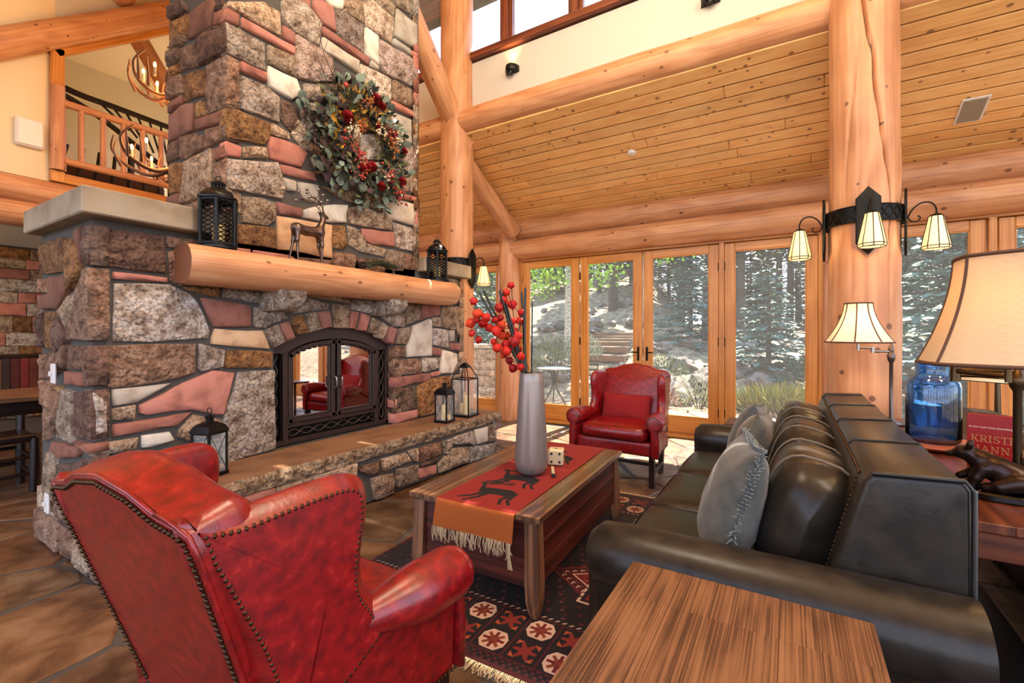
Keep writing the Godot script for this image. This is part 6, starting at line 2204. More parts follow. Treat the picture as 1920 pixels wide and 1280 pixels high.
func runner_print() -> ImageTexture:
	var w := 220
	var h := 760
	var im := Image.create(w, h, false, Image.FORMAT_RGB8)
	var red := Color(.50, .105, .07)
	im.fill(red)
	for y in h:
		var k := 1.0 + 0.10 * sin(y * 0.9) * sin(y * 0.13)
		for x in w:
			var j := 1.0 + 0.05 * sin(x * 2.1 + y * 0.05)
			im.set_pixel(x, y, Color(red.r * k * j, red.g * k * j, red.b * k))
	im.fill_rect(Rect2i(0, h - 114, w, 114), Color(.60, .31, .11))
	im.fill_rect(Rect2i(0, 0, w, 112), Color(.60, .31, .11))
	var blk := Color(.035, .02, .02)
	for e in [[0, 1.0], [0, -1.0]]:
		pass
	# elk: body, neck, legs, antlers; drawn sideways so that it reads from the long side
	for oy in [h - 260, 200, 400]:
		var P = func(a: Array) -> Array:
			var r := []
			for i in range(0, a.size(), 2):
				r.append(30 + a[i])
				r.append(oy + a[i + 1])
			return r
		fill(im, P.call([40, 50, 110, 42, 140, 56, 138, 84, 100, 78, 60, 82, 38, 74]), blk)
		fill(im, P.call([38, 52, 24, 24, 8, 22, 4, 30, 20, 38, 36, 76, 56, 78]), blk)
		fill(im, P.call([44, 74, 34, 100, 8, 118, 12, 124, 42, 106, 58, 80]), blk)
		fill(im, P.call([56, 76, 52, 104, 30, 130, 38, 132, 62, 108, 72, 78]), blk)
		fill(im, P.call([118, 72, 112, 96, 126, 122, 134, 120, 122, 98, 134, 78]), blk)
		fill(im, P.call([130, 74, 132, 98, 150, 118, 156, 114, 140, 96, 142, 70]), blk)
		for t in [[24, 26, 40, 6, 70, -6, 72, -1, 44, 12, 30, 28], [26, 26, 58, 14, 96, 12, 96, 17, 60, 20, 30, 31], [50, 6, 54, -16, 59, -16, 56, 6], [66, 14, 78, -4, 83, -2, 72, 15], [80, 13, 94, -2, 98, 2, 86, 15]]:
			fill(im, P.call(t), blk)
	return ImageTexture.create_from_image(im)

# ---------------------------------------------------------------- things on the coffee table
const PODS := [Vector3(-0.275,1.04,0.217), Vector3(-0.242,0.965,0.225), Vector3(-0.306,0.91,0.203), Vector3(-0.253,0.928,0.221), Vector3(-0.192,0.943,0.203), Vector3(-0.301,0.848,0.198), Vector3(-0.319,0.808,0.101), Vector3(-0.287,0.911,0.106), Vector3(-0.247,0.881,0.089), Vector3(-0.159,0.864,0.15), Vector3(-0.204,0.799,0.111), Vector3(-0.159,0.762,0.138), Vector3(-0.113,1.048,0.132), Vector3(-0.093,1.092,0.134), Vector3(-0.082,1.135,0.104), Vector3(-0.186,1.025,0.018), Vector3(-0.129,0.925,0.003), Vector3(-0.189,0.898,0.045), Vector3(-0.154,0.832,0.025), Vector3(-0.061,0.8,0.096), Vector3(-0.113,0.742,0.103), Vector3(-0.101,0.858,0.029), Vector3(-0.083,0.924,-0.004), Vector3(-0.086,0.978,-0.029), Vector3(-0.111,0.749,-0.019), Vector3(-0.019,0.712,0.093), Vector3(-0.127,0.682,0.049), Vector3(-0.162,0.72,0.056), Vector3(-0.098,0.637,0.053), Vector3(-0.03,0.648,0.08), Vector3(-0.129,0.783,0.078), Vector3(-0.13,1,0.16), Vector3(-0.144,1.029,-0.01), Vector3(-0.2,0.945,0.039), Vector3(-0.197,0.93,0.104), Vector3(-0.057,0.832,0.071), Vector3(-0.147,0.892,-0.002), Vector3(-0.16,0.832,0.077)]
const CANES := [Vector3(-0.342,1.102,0.062), Vector3(-0.348,1.121,0.007), Vector3(-0.124,1.1,0.163), Vector3(-0.118,1.09,0.136), Vector3(-0.089,1.105,-0.034), Vector3(-0.044,1.126,-0.003), Vector3(-0.056,1.035,-0.112)]


func build_table_things():
	var tb := Transform3D(Basis(Vector3.UP, 0.045), Vector3(-1.405, 0.012, -2.535))
	var s := S()
	var rn := thing("table_runner", "red woven runner with black elk and an ochre fringed end on the coffee table", "table runner", tb.origin, 0.045)
	var x0 := -0.195
	var x1 := 0.265
	var prof := []
	for k in 9: prof.append(Vector2(-0.715 - 0.003 * (8 - k), 0.36 + 0.0156 * k))
	for k in 41: prof.append(Vector2(lerpf(-0.70, 0.70, k / 40.0), 0.4915))
	for k in 9: prof.append(Vector2(0.715 + 0.003 * k, 0.485 - 0.0156 * k))
	var nz := noise(15, 3.0)
	s.set_smooth_group(1)
	var tot := prof.size() - 1
	var P = func(i: int, j: int) -> Vector3:
		var q: Vector2 = prof[j]
		var flat := absf(q.x) < 0.69
		var f := 0.002 * nz.get_noise_2d(i * 0.02, q.x) + 0.0015 * sin(q.x * 70.0 + i * 0.3)
		return Vector3(lerpf(x0, x1, i / 12.0), q.y + (absf(f) if flat else 0.0), q.x + (0.0 if flat else f * 2.0))
	for j in tot:
		for i in 12:
			quad(s, P.call(i, j), P.call(i + 1, j), P.call(i + 1, j + 1), P.call(i, j + 1), Vector3(0, 1, prof[j].x * 0.8), Vector2(i / 12.0, float(j) / tot), Vector2((i + 1) / 12.0, float(j) / tot), Vector2((i + 1) / 12.0, (j + 1.0) / tot), Vector2(i / 12.0, (j + 1.0) / tot))
	var m := mat("runner", Color.WHITE, 0.95)
	m.albedo_texture = runner_print()
	put(rn, "cloth", s, m)
	s = S()
	for k in 110:
		var x := lerpf(x0, x1, R.randf())
		var l := R.randf_range(0.04, 0.08)
		var a := Vector3(x, 0.362, 0.739)
		tube(s, [a, a + Vector3(R.randf_range(-.008, .008), -l * .5, R.randf_range(0, .012)), a + Vector3(R.randf_range(-.016, .016), -l, R.randf_range(0, .01))], 0.0024, 4)
	for k in 10:
		var a := Vector3(x1 - 0.012 + R.randf_range(-.008, .008), 0.36, 0.742)
		tube(s, [a, a + Vector3(0.004, -0.05, 0.006), a + Vector3(R.randf_range(0, .02), -0.115, 0.004)], 0.003, 4)
	var fr := put(rn, "fringe", s, M.cream_yarn)
	fr.set_meta("kind", "stuff")
	# vase
	var at := Vector3(-1.345, 0.506, -2.43)
	var v := thing("tall_vase", "tall tapering pewter-grey ceramic vase on the coffee table", "vase", at)
	s = S()
	lathe(s, [Vector2(0.0, 0.0), Vector2(0.055, 0.0), Vector2(0.075, 0.008), Vector2(0.09, 0.025), Vector2(0.099, 0.055), Vector2(0.101, 0.09), Vector2(0.097, 0.17), Vector2(0.089, 0.30), Vector2(0.081, 0.44), Vector2(0.074, 0.56), Vector2(0.072, 0.606), Vector2(0.069, 0.61), Vector2(0.066, 0.606), Vector2(0.068, 0.5), Vector2(0.075, 0.2), Vector2(0.0, 0.19)], 48, Vector3.ZERO, 60)
	put(v, "body", s, M.ceramic)
	# dark canes
	var k := 0
	for t in CANES:
		var c := thing("bamboo_cane", ["dark bamboo cane leaning furthest left in the vase", "dark bamboo cane paired with the furthest left one", "dark bamboo cane in the middle pair, left of its twin", "dark bamboo cane in the middle pair, right of its twin", "dark bamboo cane of the upright pair by the door frame", "taller dark bamboo cane of the upright pair", "thin dark bamboo cane furthest right in the vase"][k], "cane", at, 0, "dark canes in the tall vase")
		var rim := Vector3(t.x, 0, t.z).normalized() * 0.045 + Vector3(0, 0.605, 0.008 * (k % 3))
		var foot: Vector3 = rim - (t - rim).normalized() * 0.12
		s = S()
		var pts := []
		var rad := []
		var n := 26
		for i in n + 1:
			var f := float(i) / n
			pts.append(foot.lerp(t, f))
			rad.append((0.0085 if k < 6 else 0.005) * (1.0 + (0.22 if i % 6 == 0 and i > 0 else 0.0)) * lerpf(1.1, 0.85, f))
		tube(s, pts, rad, 8)
		put(c, "stalk", s, mat("cane", Color(.035, .06, .045), 0.3) if k == 0 else M.cane)
		s = S()
		var d: Vector3 = (t - foot).normalized()
		tube(s, [t - d * 0.01, t + d * 0.02 + Vector3(0.004, 0, 0)], [0.004, 0.001], 5)
		put(c, "tip", s, M.cane)
		k += 1
	# orange-red seed-lantern branches: one wiry stem each, papery pods along it
	var reds := [Color(.74, .055, .03), Color(.80, .12, .03), Color(.84, .24, .05), Color(.62, .035, .035)]
	var pm := mat("paper_pod", Color.WHITE, 0.6)
	pm.backlight_enabled = true
	pm.backlight = Color(.55, .10, .03)
	var groups := []
	for i in 7: groups.append([])
	for i in PODS.size(): groups[int(clampf((PODS[i].x + PODS[i].z * -0.2 + 0.34) * 16.0 + (i % 3) - 1, 0, 6))].append(PODS[i])
	var gi := 0
	for g in groups:
		if g.is_empty(): continue
		gi += 1
		g.sort_custom(func(a, b): return a.y < b.y)
		var b := thing("pod_branch", ["branch of red and orange paper-lantern pods, furthest left in the vase", "left spray of red paper-lantern pods, second from the left", "spray of orange-red paper-lantern pods, third from the left", "middle spray of red paper-lantern pods in the vase", "spray of red pods just right of the middle of the vase", "tall spray of orange pods, second from the right in the vase", "spray of red pods furthest right in the vase"][gi - 1], "flower branch", at, 0, "paper-lantern pod branches")
		s = S()
		var line := [Vector3(-0.01, 0.4, 0), Vector3(0, 0.58, 0.0)]
		for p in g: line.append(p + Vector3(0.006, 0.012, 0))
		tube(s, spline(line, 3), 0.0022, 5)
		put(b, "stem", s, M.twig)
		for p in g:
			s = S()
			tint = reds[R.randi() % 4].srgb_to_linear()
			var r := R.randf_range(0.020, 0.030)
			var bb := Basis(Vector3(R.randf_range(-1, 1), R.randf_range(-1, 1), R.randf_range(-1, 1)).normalized(), R.randf_range(0, 3))
			var rows := []
			for j in 6:
				var a := PI * j / 5.0
				var row := PackedVector3Array()
				for q in 10:
					var w := 1.0 + (0.16 if q % 2 == 0 else -0.10)
					var an := TAU * q / 10.0
					row.append(p + bb * Vector3(cos(an) * maxf(sin(a), 0.03) * r * w, -cos(a) * r * 1.05 - (0.3 * r if j == 0 else 0.0), sin(an) * maxf(sin(a), 0.03) * r * w))
				rows.append(row)
			grid(s, rows)
			put(b, "pod", s, pm)
			tint = Color.WHITE
	# dice
	var dc := thing("wooden_die", "large cream wooden die with black pips behind the vase", "die", Vector3(-1.30, 0.558, -2.68), 0.35)
	s = S()
	bbox(s, Vector3.ZERO, Vector3.ONE * 0.098, 0.008)
	put(dc, "cube", s, M.bone)
	for e in [[Vector3(0, 0, 1), Vector3(1, 0, 0), [[-1, -1], [1, 1], [-1, 1], [1, -1]]], [Vector3(1, 0, 0), Vector3(0, 0, 1), [[-1, -1], [0, 0], [1, 1]]], [Vector3(0, 1, 0), Vector3(1, 0, 0), [[0, 0]]]]:
		for q in e[2]:
			s = S()
			var b := along_y(e[0])
			lathe(s, [Vector2(0.0, 0.0015), Vector2(0.008, 0.0015), Vector2(0.009, -0.001)], 10)
			var up2: Vector3 = e[0].cross(e[1])
			put(dc, "pip", s, M.ink, Transform3D(b, e[0] * 0.049 + e[1] * q[0] * 0.026 + up2 * q[1] * 0.026))
	var st := thing("bone_stick", "slim bone-coloured stick lying beside the vase", "stick", Vector3(-1.245, 0.512, -2.52), 0.5)
	s = S()
	bbox(s, Vector3.ZERO, Vector3(0.02, 0.012, 0.16), 0.004)
	put(st, "stick", s, M.bone)
	s = S()
	bbox(s, Vector3(0, 0.0, 0.095), Vector3(0.026, 0.014, 0.04), 0.004)
	put(st, "dark_end", s, M.ink)

# ---------------------------------------------------------------- mantel
func pierced_lantern(label: String, at: Vector3, turn: float, scl := 1.0) -> Node3D:
	var c := thing("pierced_lantern", label, "lantern", at, turn, "black pierced lanterns on the mantel")
	var r := 0.112
	var s := S()
	lathe(s, [Vector2(0, 0), Vector2(r * 1.04, 0), Vector2(r * 1.04, 0.016), Vector2(r * 0.98, 0.02), Vector2(0, 0.02)], 6)
	put(c, "base", s, M.black_lantern)
	for i in 6:
		var a := TAU * i / 6.0
		var p := Vector3(cos(a), 0, sin(a))
		s = S()
		bbox(s, p * r * 0.97 + Vector3(0, 0.165, 0), Vector3(0.018, 0.30, 0.018), 0.003, Basis(Vector3.UP, -a))
		put(c, "corner_post", s, M.black_lantern)
		var q := Vector3(cos(a + TAU / 6), 0, sin(a + TAU / 6))
		var e := (q - p) * r * 0.97
		var o := p * r * 0.95
		var n := (p + q).normalized()
		s = S()
		# arabesque: curling bars that cross
		for k in 4:
			for dr in [-1.0, 1.0]:
				var pts := []
				for j in 25:
					var t := j / 24.0
					pts.append(o + e * (0.5 + dr * 0.40 * sin(t * TAU * 2.5 + k * PI / 2)) + Vector3(0, 0.025 + t * 0.285, 0) + n * 0.002)
				tube(s, pts, 0.0036, 4)
		for y in [0.03, 0.31]: bbox(s, o + e * 0.5 + Vector3(0, y, 0), Vector3(0.008, 0.016, e.length()), 0.002, look(e))
		put(c, "pierced_panel", s, M.black_lantern)
	s = S()
	lathe(s, [Vector2(r * 0.98, 0.312), Vector2(r * 1.12, 0.316), Vector2(r * 1.12, 0.326), Vector2(r * 0.99, 0.335)], 6)
	put(c, "cornice", s, M.black_lantern)
	s = S()
	lathe(s, [Vector2(r * 0.98, 0.33), Vector2(r * 0.92, 0.35), Vector2(r * 0.75, 0.372), Vector2(r * 0.45, 0.39), Vector2(r * 0.36, 0.395)], 6, Vector3.ZERO, 5)
	put(c, "dome", s, M.black_lantern)
	s = S()
	for i in 12:
		var a := TAU * i / 12.0
		tube(s, [Vector3(cos(a), 0, sin(a)) * r * 0.33 + Vector3(0, 0.392, 0), Vector3(cos(a), 0, sin(a)) * r * 0.33 + Vector3(0, 0.42, 0)], 0.004, 4)
	lathe(s, [Vector2(r * 0.38, 0.418), Vector2(r * 0.40, 0.424), Vector2(r * 0.3, 0.436), Vector2(r * 0.12, 0.446), Vector2(0.0, 0.45)], 14)
	put(c, "vented_cap", s, M.black_lantern)
	s = S()
	tube(s, spline([Vector3(-0.02, 0.445, 0), Vector3(-0.015, 0.468, 0), Vector3(0, 0.476, 0), Vector3(0.015, 0.468, 0), Vector3(0.02, 0.445, 0)], 3), 0.003, 5)
	put(c, "ring", s, M.black_lantern)
	s = S()
	lathe(s, [Vector2(0, 0.02), Vector2(0.036, 0.02), Vector2(0.036, 0.15), Vector2(0.03, 0.155), Vector2(0, 0.15)], 16)
	put(c, "candle", s, M.wax)
	c.scale = Vector3.ONE * scl
	return c

func build_mantel_things():
	pierced_lantern("black pierced lantern at the left end of the mantel", Vector3(-3.19, 1.904, -1.545), 0.5)
	pierced_lantern("black pierced lantern at the right end of the mantel", Vector3(-3.20, 1.905, -3.72), 0.2)
	# deer figurine
	var d := thing("deer_figurine", "slim bronze deer figurine with belled antlers on the mantel", "figurine", Vector3(-3.17, 1.905, -2.19), PI / 2)
	var s := S()
	var bones := [
		[Vector3(-.10, .245, 0), Vector3(-.02, .235, 0), .040, .034], [Vector3(-.02, .235, 0), Vector3(.085, .245, 0), .034, .042],
		[Vector3(.09, .26, 0), Vector3(.12, .34, 0), .036, .02], [Vector3(.12, .34, 0), Vector3(.125, .375, 0), .02, .018],
		[Vector3(.122, .385, 0), Vector3(.165, .372, 0), .021, .011], [Vector3(-.135, .255, 0), Vector3(-.145, .235, 0), .012, .006]]
	for sz in [-1.0, 1.0]:
		bones.append([Vector3(-.105, .24, sz * .018), Vector3(-.115, .15, sz * .024), .028, .012])
		bones.append([Vector3(-.115, .15, sz * .024), Vector3(-.13 + .02 * sz, .0, sz * .026), .012, .0065])
		bones.append([Vector3(.09, .235, sz * .018), Vector3(.10, .14, sz * .024), .024, .010])
		bones.append([Vector3(.10, .14, sz * .024), Vector3(.115 - .02 * sz, .0, sz * .026), .010, .0065])
		bones.append([Vector3(.112, .395, sz * .016), Vector3(.10, .418, sz * .034), .009, .004])
	skin(s, bones, 0.006, 0.02)
	put(d, "body", s, M.pewter)
	for sz in [-1.0, 1.0]:
		s = S()
		tube(s, spline([Vector3(.118, .40, sz * .01), Vector3(.10, .44, sz * .025), Vector3(.05, .475, sz * .045), Vector3(-.01, .49, sz * .055), Vector3(-.05, .53, sz * .05)], 4), tapered(17, 0.006, 0.003), 6)
		for e in [[Vector3(.08, .458, sz * .034), Vector3(.085, .52, sz * .05)], [Vector3(.03, .483, sz * .05), Vector3(.03, .545, sz * .07)], [Vector3(.0, .488, sz * .054), Vector3(-.045, .475, sz * .08)], [Vector3(.10, .44, sz * .025), Vector3(.13, .49, sz * .04)]]:
			tube(s, [e[0], (e[0] + e[1]) * 0.5 + Vector3(0.008, 0, 0), e[1]], [0.004, 0.003, 0.0025], 5)
		put(d, "antler", s, M.pewter)
		for p in [Vector3(.085, .53, sz * .05), Vector3(.03, .555, sz * .07), Vector3(-.053, .54, sz * .05), Vector3(-.055, .475, sz * .083), Vector3(.133, .50, sz * .04)]:
			s = S()
			ball(s, p, Vector3.ONE * 0.013, 8, 6)
			put(d, "bell", s, M.silver)
	# pine sprig with a cone
	var sp := thing("pine_sprig", "small green pine sprig with a brown cone on the mantel", "pine sprig", Vector3(-3.16, 1.905, -2.85))
	s = S()
	for b in 7:
		var a := Vector3(R.randf_range(-.06, .06), 0.012 + R.randf() * 0.02, 0.14)
		var e := Vector3(R.randf_range(-.07, .10), R.randf_range(0.03, 0.10), R.randf_range(-0.24, -0.12))
		for k in 110:
			var t := R.randf()
			var p := a.lerp(e, t)
			p.y += sin(t * PI) * 0.03
			var dir := ((e - a).normalized() * 0.7 + Vector3(R.randf_range(-1, 1), R.randf_range(-.2, 1), R.randf_range(-1, 1)) * 0.6).normalized()
			tube(s, [p, p + dir * R.randf_range(.04, .075)], [0.0014, 0.0006], 3, false)
	var nd := put(sp, "needles", s, mat("pine_needle", Color(.10, .18, .055), 0.6))
	nd.set_meta("kind", "stuff")
	s = S()
	for k in 34:
		var a := k * 2.4
		var h := k / 34.0
		var rr := 0.032 * sin(PI * (0.15 + 0.8 * h))
		ball(s, Vector3(0.03 + cos(a) * rr, 0.036 + sin(a) * rr * 0.9, 0.21 - h * 0.075), Vector3(0.011, 0.006, 0.011), 6, 4)
	put(sp, "cone", s, mat("cone_brown", Color(.16, .085, .065), 0.8))

# ---------------------------------------------------------------- hearth lanterns
func frame_lantern(label: String, at: Vector3, turn: float, w: float, h: float, candles: Array, crossed: bool) -> Node3D:
	var c := thing("glass_lantern", label, "lantern", at, turn, "black framed glass lanterns on the hearth")
	var s := S()
	var hw := w * 0.5
	var bh := h * 0.66
	box(c, "base", Vector3(0, 0.012, 0), Vector3(w * 1.08, 0.024, w * 1.08), M.black_lantern, 0.004)
	box(c, "top_plate", Vector3(0, bh, 0), Vector3(w * 1.08, 0.016, w * 1.08), M.black_lantern, 0.004) if crossed else null
	for sx in [-1.0, 1.0]:
		for sz in [-1.0, 1.0]: box(c, "corner_post", Vector3(sx * (hw - 0.006), bh * 0.5, sz * (hw - 0.006)), Vector3(0.013, bh, 0.013), M.black_lantern, 0.002)
	for e in [[Vector3(0, 0, 1), 0.0], [Vector3(0, 0, -1), 0.0], [Vector3(1, 0, 0), PI / 2], [Vector3(-1, 0, 0), PI / 2]]:
		var b := Basis(Vector3.UP, e[1])
		box(c, "glass_pane", e[0] * (hw - 0.008) + Vector3(0, bh * 0.5, 0), Vector3(w - 0.02, bh - 0.03, 0.002), M.pane, 0.0, 1, b)
		box(c, "top_rail", e[0] * (hw - 0.006) + Vector3(0, bh - 0.006, 0), Vector3(w - 0.012, 0.012, 0.012), M.black_lantern, 0.002, 0, b)
		if crossed:
			var x := PackedVector3Array()
			for dr in [-1.0, 1.0]:
				s = S()
				tube(s, [e[0] * hw + b * Vector3(-dr * (hw - 0.01), 0.03, 0), e[0] * hw + b * Vector3(dr * (hw - 0.01), bh - 0.01, 0)], 0.002, 4)
				put(c, "cross_wire", s, M.black_lantern)
	s = S()
	if crossed:
		var rows := []
		for e in [[1.10, bh + 0.004], [0.85, bh + h * 0.09], [0.5, bh + h * 0.13], [0.34, bh + h * 0.145]]:
			var q := PackedVector3Array()
			for k in [[-1, -1], [1, -1], [1, 1], [-1, 1]]: q.append(Vector3(k[0] * hw * e[0], e[1], k[1] * hw * e[0]))
			rows.append(q)
		grid(s, rows, true, true, true, [-1, -1, -1])
		rows = []
		for e in [[0.22, bh + h * 0.145], [0.22, bh + h * 0.20], [0.36, bh + h * 0.21], [0.05, bh + h * 0.25]]:
			var q := PackedVector3Array()
			for k in [[-1, -1], [1, -1], [1, 1], [-1, 1]]: q.append(Vector3(k[0] * hw * e[0], e[1], k[1] * hw * e[0]))
			rows.append(q)
		grid(s, rows, true, true, true, [-1, -1, -1])
		put(c, "roof", s, M.black_lantern)
	else:
		# open cage roof rising to a small hood
		for sx in [-1.0, 1.0]:
			for sz in [-1.0, 1.0]:
				tube(s, [Vector3(sx * (hw - 0.006), bh, sz * (hw - 0.006)), Vector3(sx * hw * 0.42, bh + h * 0.19, sz * hw * 0.42)], 0.006, 5)
		put(c, "roof_bars", s, M.black_lantern)
		s = S()
		var rows := []
		for e in [[0.52, bh + h * 0.185], [0.46, bh + h * 0.20], [0.14, bh + h * 0.27]]:
			var q := PackedVector3Array()
			for k in [[-1, -1], [1, -1], [1, 1], [-1, 1]]: q.append(Vector3(k[0] * hw * e[0], e[1], k[1] * hw * e[0]))
			rows.append(q)
		grid(s, rows, true, true, true, [-1, -1])
		put(c, "hood", s, M.black_lantern)
		s = S()
		tube(s, [Vector3(0, bh + h * 0.2, 0), Vector3(0, bh - h * 0.24, 0)], 0.005, 6)
		put(c, "centre_rod", s, M.black_lantern)
	s = S()
	var pts := []
	for k in 13: pts.append(Vector3(cos(TAU * k / 12.0) * 0.018, h * 0.94 + sin(TAU * k / 12.0) * 0.018 + 0.012, 0))
	tube(s, pts, 0.003, 5, false)
	put(c, "ring", s, M.black_lantern)
	for e in candles:
		s = S()
		lathe(s, [Vector2(0, 0.024), Vector2(e[2], 0.024), Vector2(e[2], e[3]), Vector2(e[2] * 0.85, e[3] + 0.006), Vector2(0, e[3])], 18, Vector3(e[0], 0, e[1]))
		var cd := put(c, "candle", s, M.wax)
		s = S()
		tube(s, [Vector3(e[0], e[3], e[1]), Vector3(e[0] + 0.002, e[3] + 0.014, e[1])], 0.0015, 4)
		put(cd, "wick", s, M.ink)
	return c

func build_hearth_things():
	frame_lantern("tall black lantern with cage roof and pillar candles at the right of the hearth", Vector3(-3.03, 0.461, -3.98), 0.12, 0.215, 0.62, [[0.03, 0.02, 0.035, 0.22], [-0.05, -0.03, 0.03, 0.12]], false)
	frame_lantern("small black lantern with crossed wires beside the tall one on the hearth", Vector3(-2.99, 0.461, -3.59), 0.1, 0.145, 0.44, [[-0.01, 0.01, 0.022, 0.17], [0.035, -0.02, 0.018, 0.07]], true)
	frame_lantern("small black lantern on the hearth half hidden by the near wing chair", Vector3(-3.12, 0.461, -1.46), 0.3, 0.14, 0.42, [[0.0, 0.0, 0.022, 0.14]], true)

# ---------------------------------------------------------------- wreath
func leaf(s, p: Vector3, dir: Vector3, n: Vector3, l: float, w: float, curl := 0.15):
	var sd := dir.cross(n).normalized() * w * 0.5
	var m := p + dir * l * 0.5 + n * l * curl
	var q := p + dir * l + n * l * curl * 0.4
	tri(s, p, m + sd, q, n)
	tri(s, p, q, m - sd, n)
	if w > l * 0.5:
		tri(s, p, p + dir * l * 0.2 + sd * 0.8, m + sd, n)
		tri(s, p, m - sd, p + dir * l * 0.2 - sd * 0.8, n)
		tri(s, q, m + sd, p + dir * l * 0.85 + sd * 0.75, n)
		tri(s, q, p + dir * l * 0.85 - sd * 0.75, m - sd, n)

func build_wreath():
	var c := thing("dried_wreath", "large dried-flower wreath with red roses, berries and eucalyptus leaves on the chimney", "wreath", Vector3(FX + 0.03, 3.05, -2.78), PI / 2)
	# local: x to the right in the room's view, y up, z out from the stone
	var q := RandomNumberGenerator.new()
	q.seed = 11
	var s := S()
	var pts := []
	for k in 41: pts.append(Vector3(cos(TAU * k / 40.0) * 0.31, sin(TAU * k / 40.0) * 0.31, 0.05))
	tube(s, pts, 0.03, 8, false)
	put(c, "vine_ring", s, M.twig)
	var kinds := [["eucalyptus_leaves", Color(.36, .41, .36), 170, 0.085, 0.06, 0.30, 0.58], ["dark_leaves", Color(.10, .135, .075), 300, 0.085, 0.035, 0.20, 0.50], ["olive_leaves", Color(.33, .33, .16), 220, 0.075, 0.03, 0.20, 0.52], ["golden_leaves", Color(.62, .45, .09), 110, 0.08, 0.03, 0.17, 0.44], ["plum_leaves", Color(.20, .12, .13), 110, 0.06, 0.05, 0.25, 0.55]]
	for k in kinds:
		s = S()
		for i in k[2]:
			var a := q.randf() * TAU
			if k[0] == "golden_leaves": a = q.randfn(1.9, 0.9)
			if k[0] == "plum_leaves": a = q.randfn(3.5, 0.9)
			var r := q.randf_range(k[5], k[6])
			var squash := 1.0 if q.randf() < 0.75 else 0.85
			var p := Vector3(cos(a) * r * squash, sin(a) * r, q.randf_range(0.02, 0.15) * (1.0 - absf(r - 0.33) * 1.6))
			var dir := (Vector3(cos(a), sin(a), 0) * q.randf_range(0.1, 1.0) * (1.0 if r > 0.24 else -0.6) + Vector3(q.randf_range(-1, 1), q.randf_range(-1, 1), q.randf_range(-.2, .7)) * 0.8).normalized()
			var n := (Vector3(0, 0, 1) + Vector3(q.randf_range(-1, 1), q.randf_range(-1, 1), 0) * 0.7)
			n = (n - dir * n.dot(dir)).normalized()
			var f := q.randf_range(0.7, 1.25)
			var br := q.randf_range(0.7, 1.3)
			tint = Color(k[1].r * br, k[1].g * br, k[1].b * br).srgb_to_linear()
			leaf(s, p, dir, n, k[3] * f, k[4] * f)
		var o := put(c, k[0], s, mat("wreath_" + k[0], Color.WHITE, 0.7))
		o.set_meta("kind", "stuff")
	tint = Color.WHITE
	# roses
	var rm := mat("rose_red", Color(.58, .03, .07), 0.75)
	for e in [[-0.235, 0.115, 0.06], [0.08, 0.40, 0.055], [0.15, 0.37, 0.04], [-0.075, -0.27, 0.055], [0.03, -0.215, 0.05], [0.40, -0.24, 0.045], [0.14, -0.36, 0.045], [-0.01, -0.24, 0.045], [0.30, 0.17, 0.035], [0.43, 0.06, 0.035], [0.10, 0.17, 0.03]]:
		s = S()
		for i in 34:
			var a := i * 2.4
			var t := i / 34.0
			var d := Vector3(cos(a) * sqrt(t), sin(a) * sqrt(t), 1.15 - t).normalized()
			var n := (d + Vector3(0, 0, 0.6)).normalized()
			var side := n.cross(Vector3(cos(a + 1.5), sin(a + 1.5), 0)).normalized()
			leaf(s, Vector3(e[0], e[1], 0.13) + d * e[2] * 0.3, (d + Vector3(0, 0, 0.15)).normalized(), (side.cross(d)).normalized(), e[2] * 0.8, e[2] * 0.9, 0.2)
		ball(s, Vector3(e[0], e[1], 0.14), Vector3.ONE * e[2] * 0.45, 8, 6)
		put(c, "rose", s, rm)
	# berry clusters
	var bm := [mat("berry_pink", Color(.66, .24, .20), 0.4), mat("berry_red", Color(.45, .05, .07), 0.35), mat("blossom_white", Color(.80, .72, .60), 0.7), mat("berry_orange", Color(.62, .34, .14), 0.5)]
	for e in [[-0.12, -0.14, 0, 22], [-0.09, -0.19, 0, 20], [-0.16, 0.02, 2, 40], [0.14, 0.14, 2, 26], [0.33, 0.14, 2, 22], [0.26, 0.10, 3, 26], [-0.02, 0.33, 3, 26], [-0.09, 0.10, 3, 24], [0.22, -0.22, 0, 24], [0.36, -0.36, 0, 22], [0.28, -0.28, 1, 18], [-0.12, -0.32, 0, 14], [-0.24, -0.06, 0, 16], [0.40, -0.42, 1, 14], [0.24, 0.16, 1, 18], [0.19, -0.27, 2, 16], [0.30, 0.02, 3, 18], [-0.08, -0.27, 3, 22]]:
		s = S()
		for i in e[3]:
			var p := Vector3(e[0] + q.randfn(0, 0.035), e[1] + q.randfn(0, 0.035), 0.13 + q.randf_range(0, 0.05))
			ball(s, p, Vector3.ONE * q.randf_range(0.007, 0.013), 6, 4)
		put(c, "berry_cluster", s, bm[e[2]]).set_meta("kind", "stuff")
	# bare twigs
	for e in [[2.1, 0.85], [2.25, 0.7], [3.3, 0.7], [3.6, 0.65], [2.9, 0.66], [4.6, 0.62], [0.3, 0.62], [5.4, 0.6], [1.0, 0.55]]:
		s = S()
		var d := Vector3(cos(e[0]), sin(e[0]), 0)
		var t := Vector3(-d.y, d.x, 0)
		tube(s, spline([d * 0.30 + Vector3(0, 0, 0.06), d * e[1] * 0.75 + t * 0.06 + Vector3(0, 0, 0.07), d * e[1] + t * 0.02 + Vector3(0, 0, 0.06)], 4), tapered(9, 0.0045, 0.0015), 5)
		for k in 3: tube(s, [d * e[1] * (0.65 + k * 0.1) + t * 0.05 + Vector3(0, 0, 0.07), d * e[1] * (0.75 + k * 0.1) + t * (0.05 + 0.09 * (1 if k % 2 else -1)) + Vector3(0, 0, 0.08)], [0.0025, 0.001], 4)
		put(c, "bare_twig", s, M.twig)
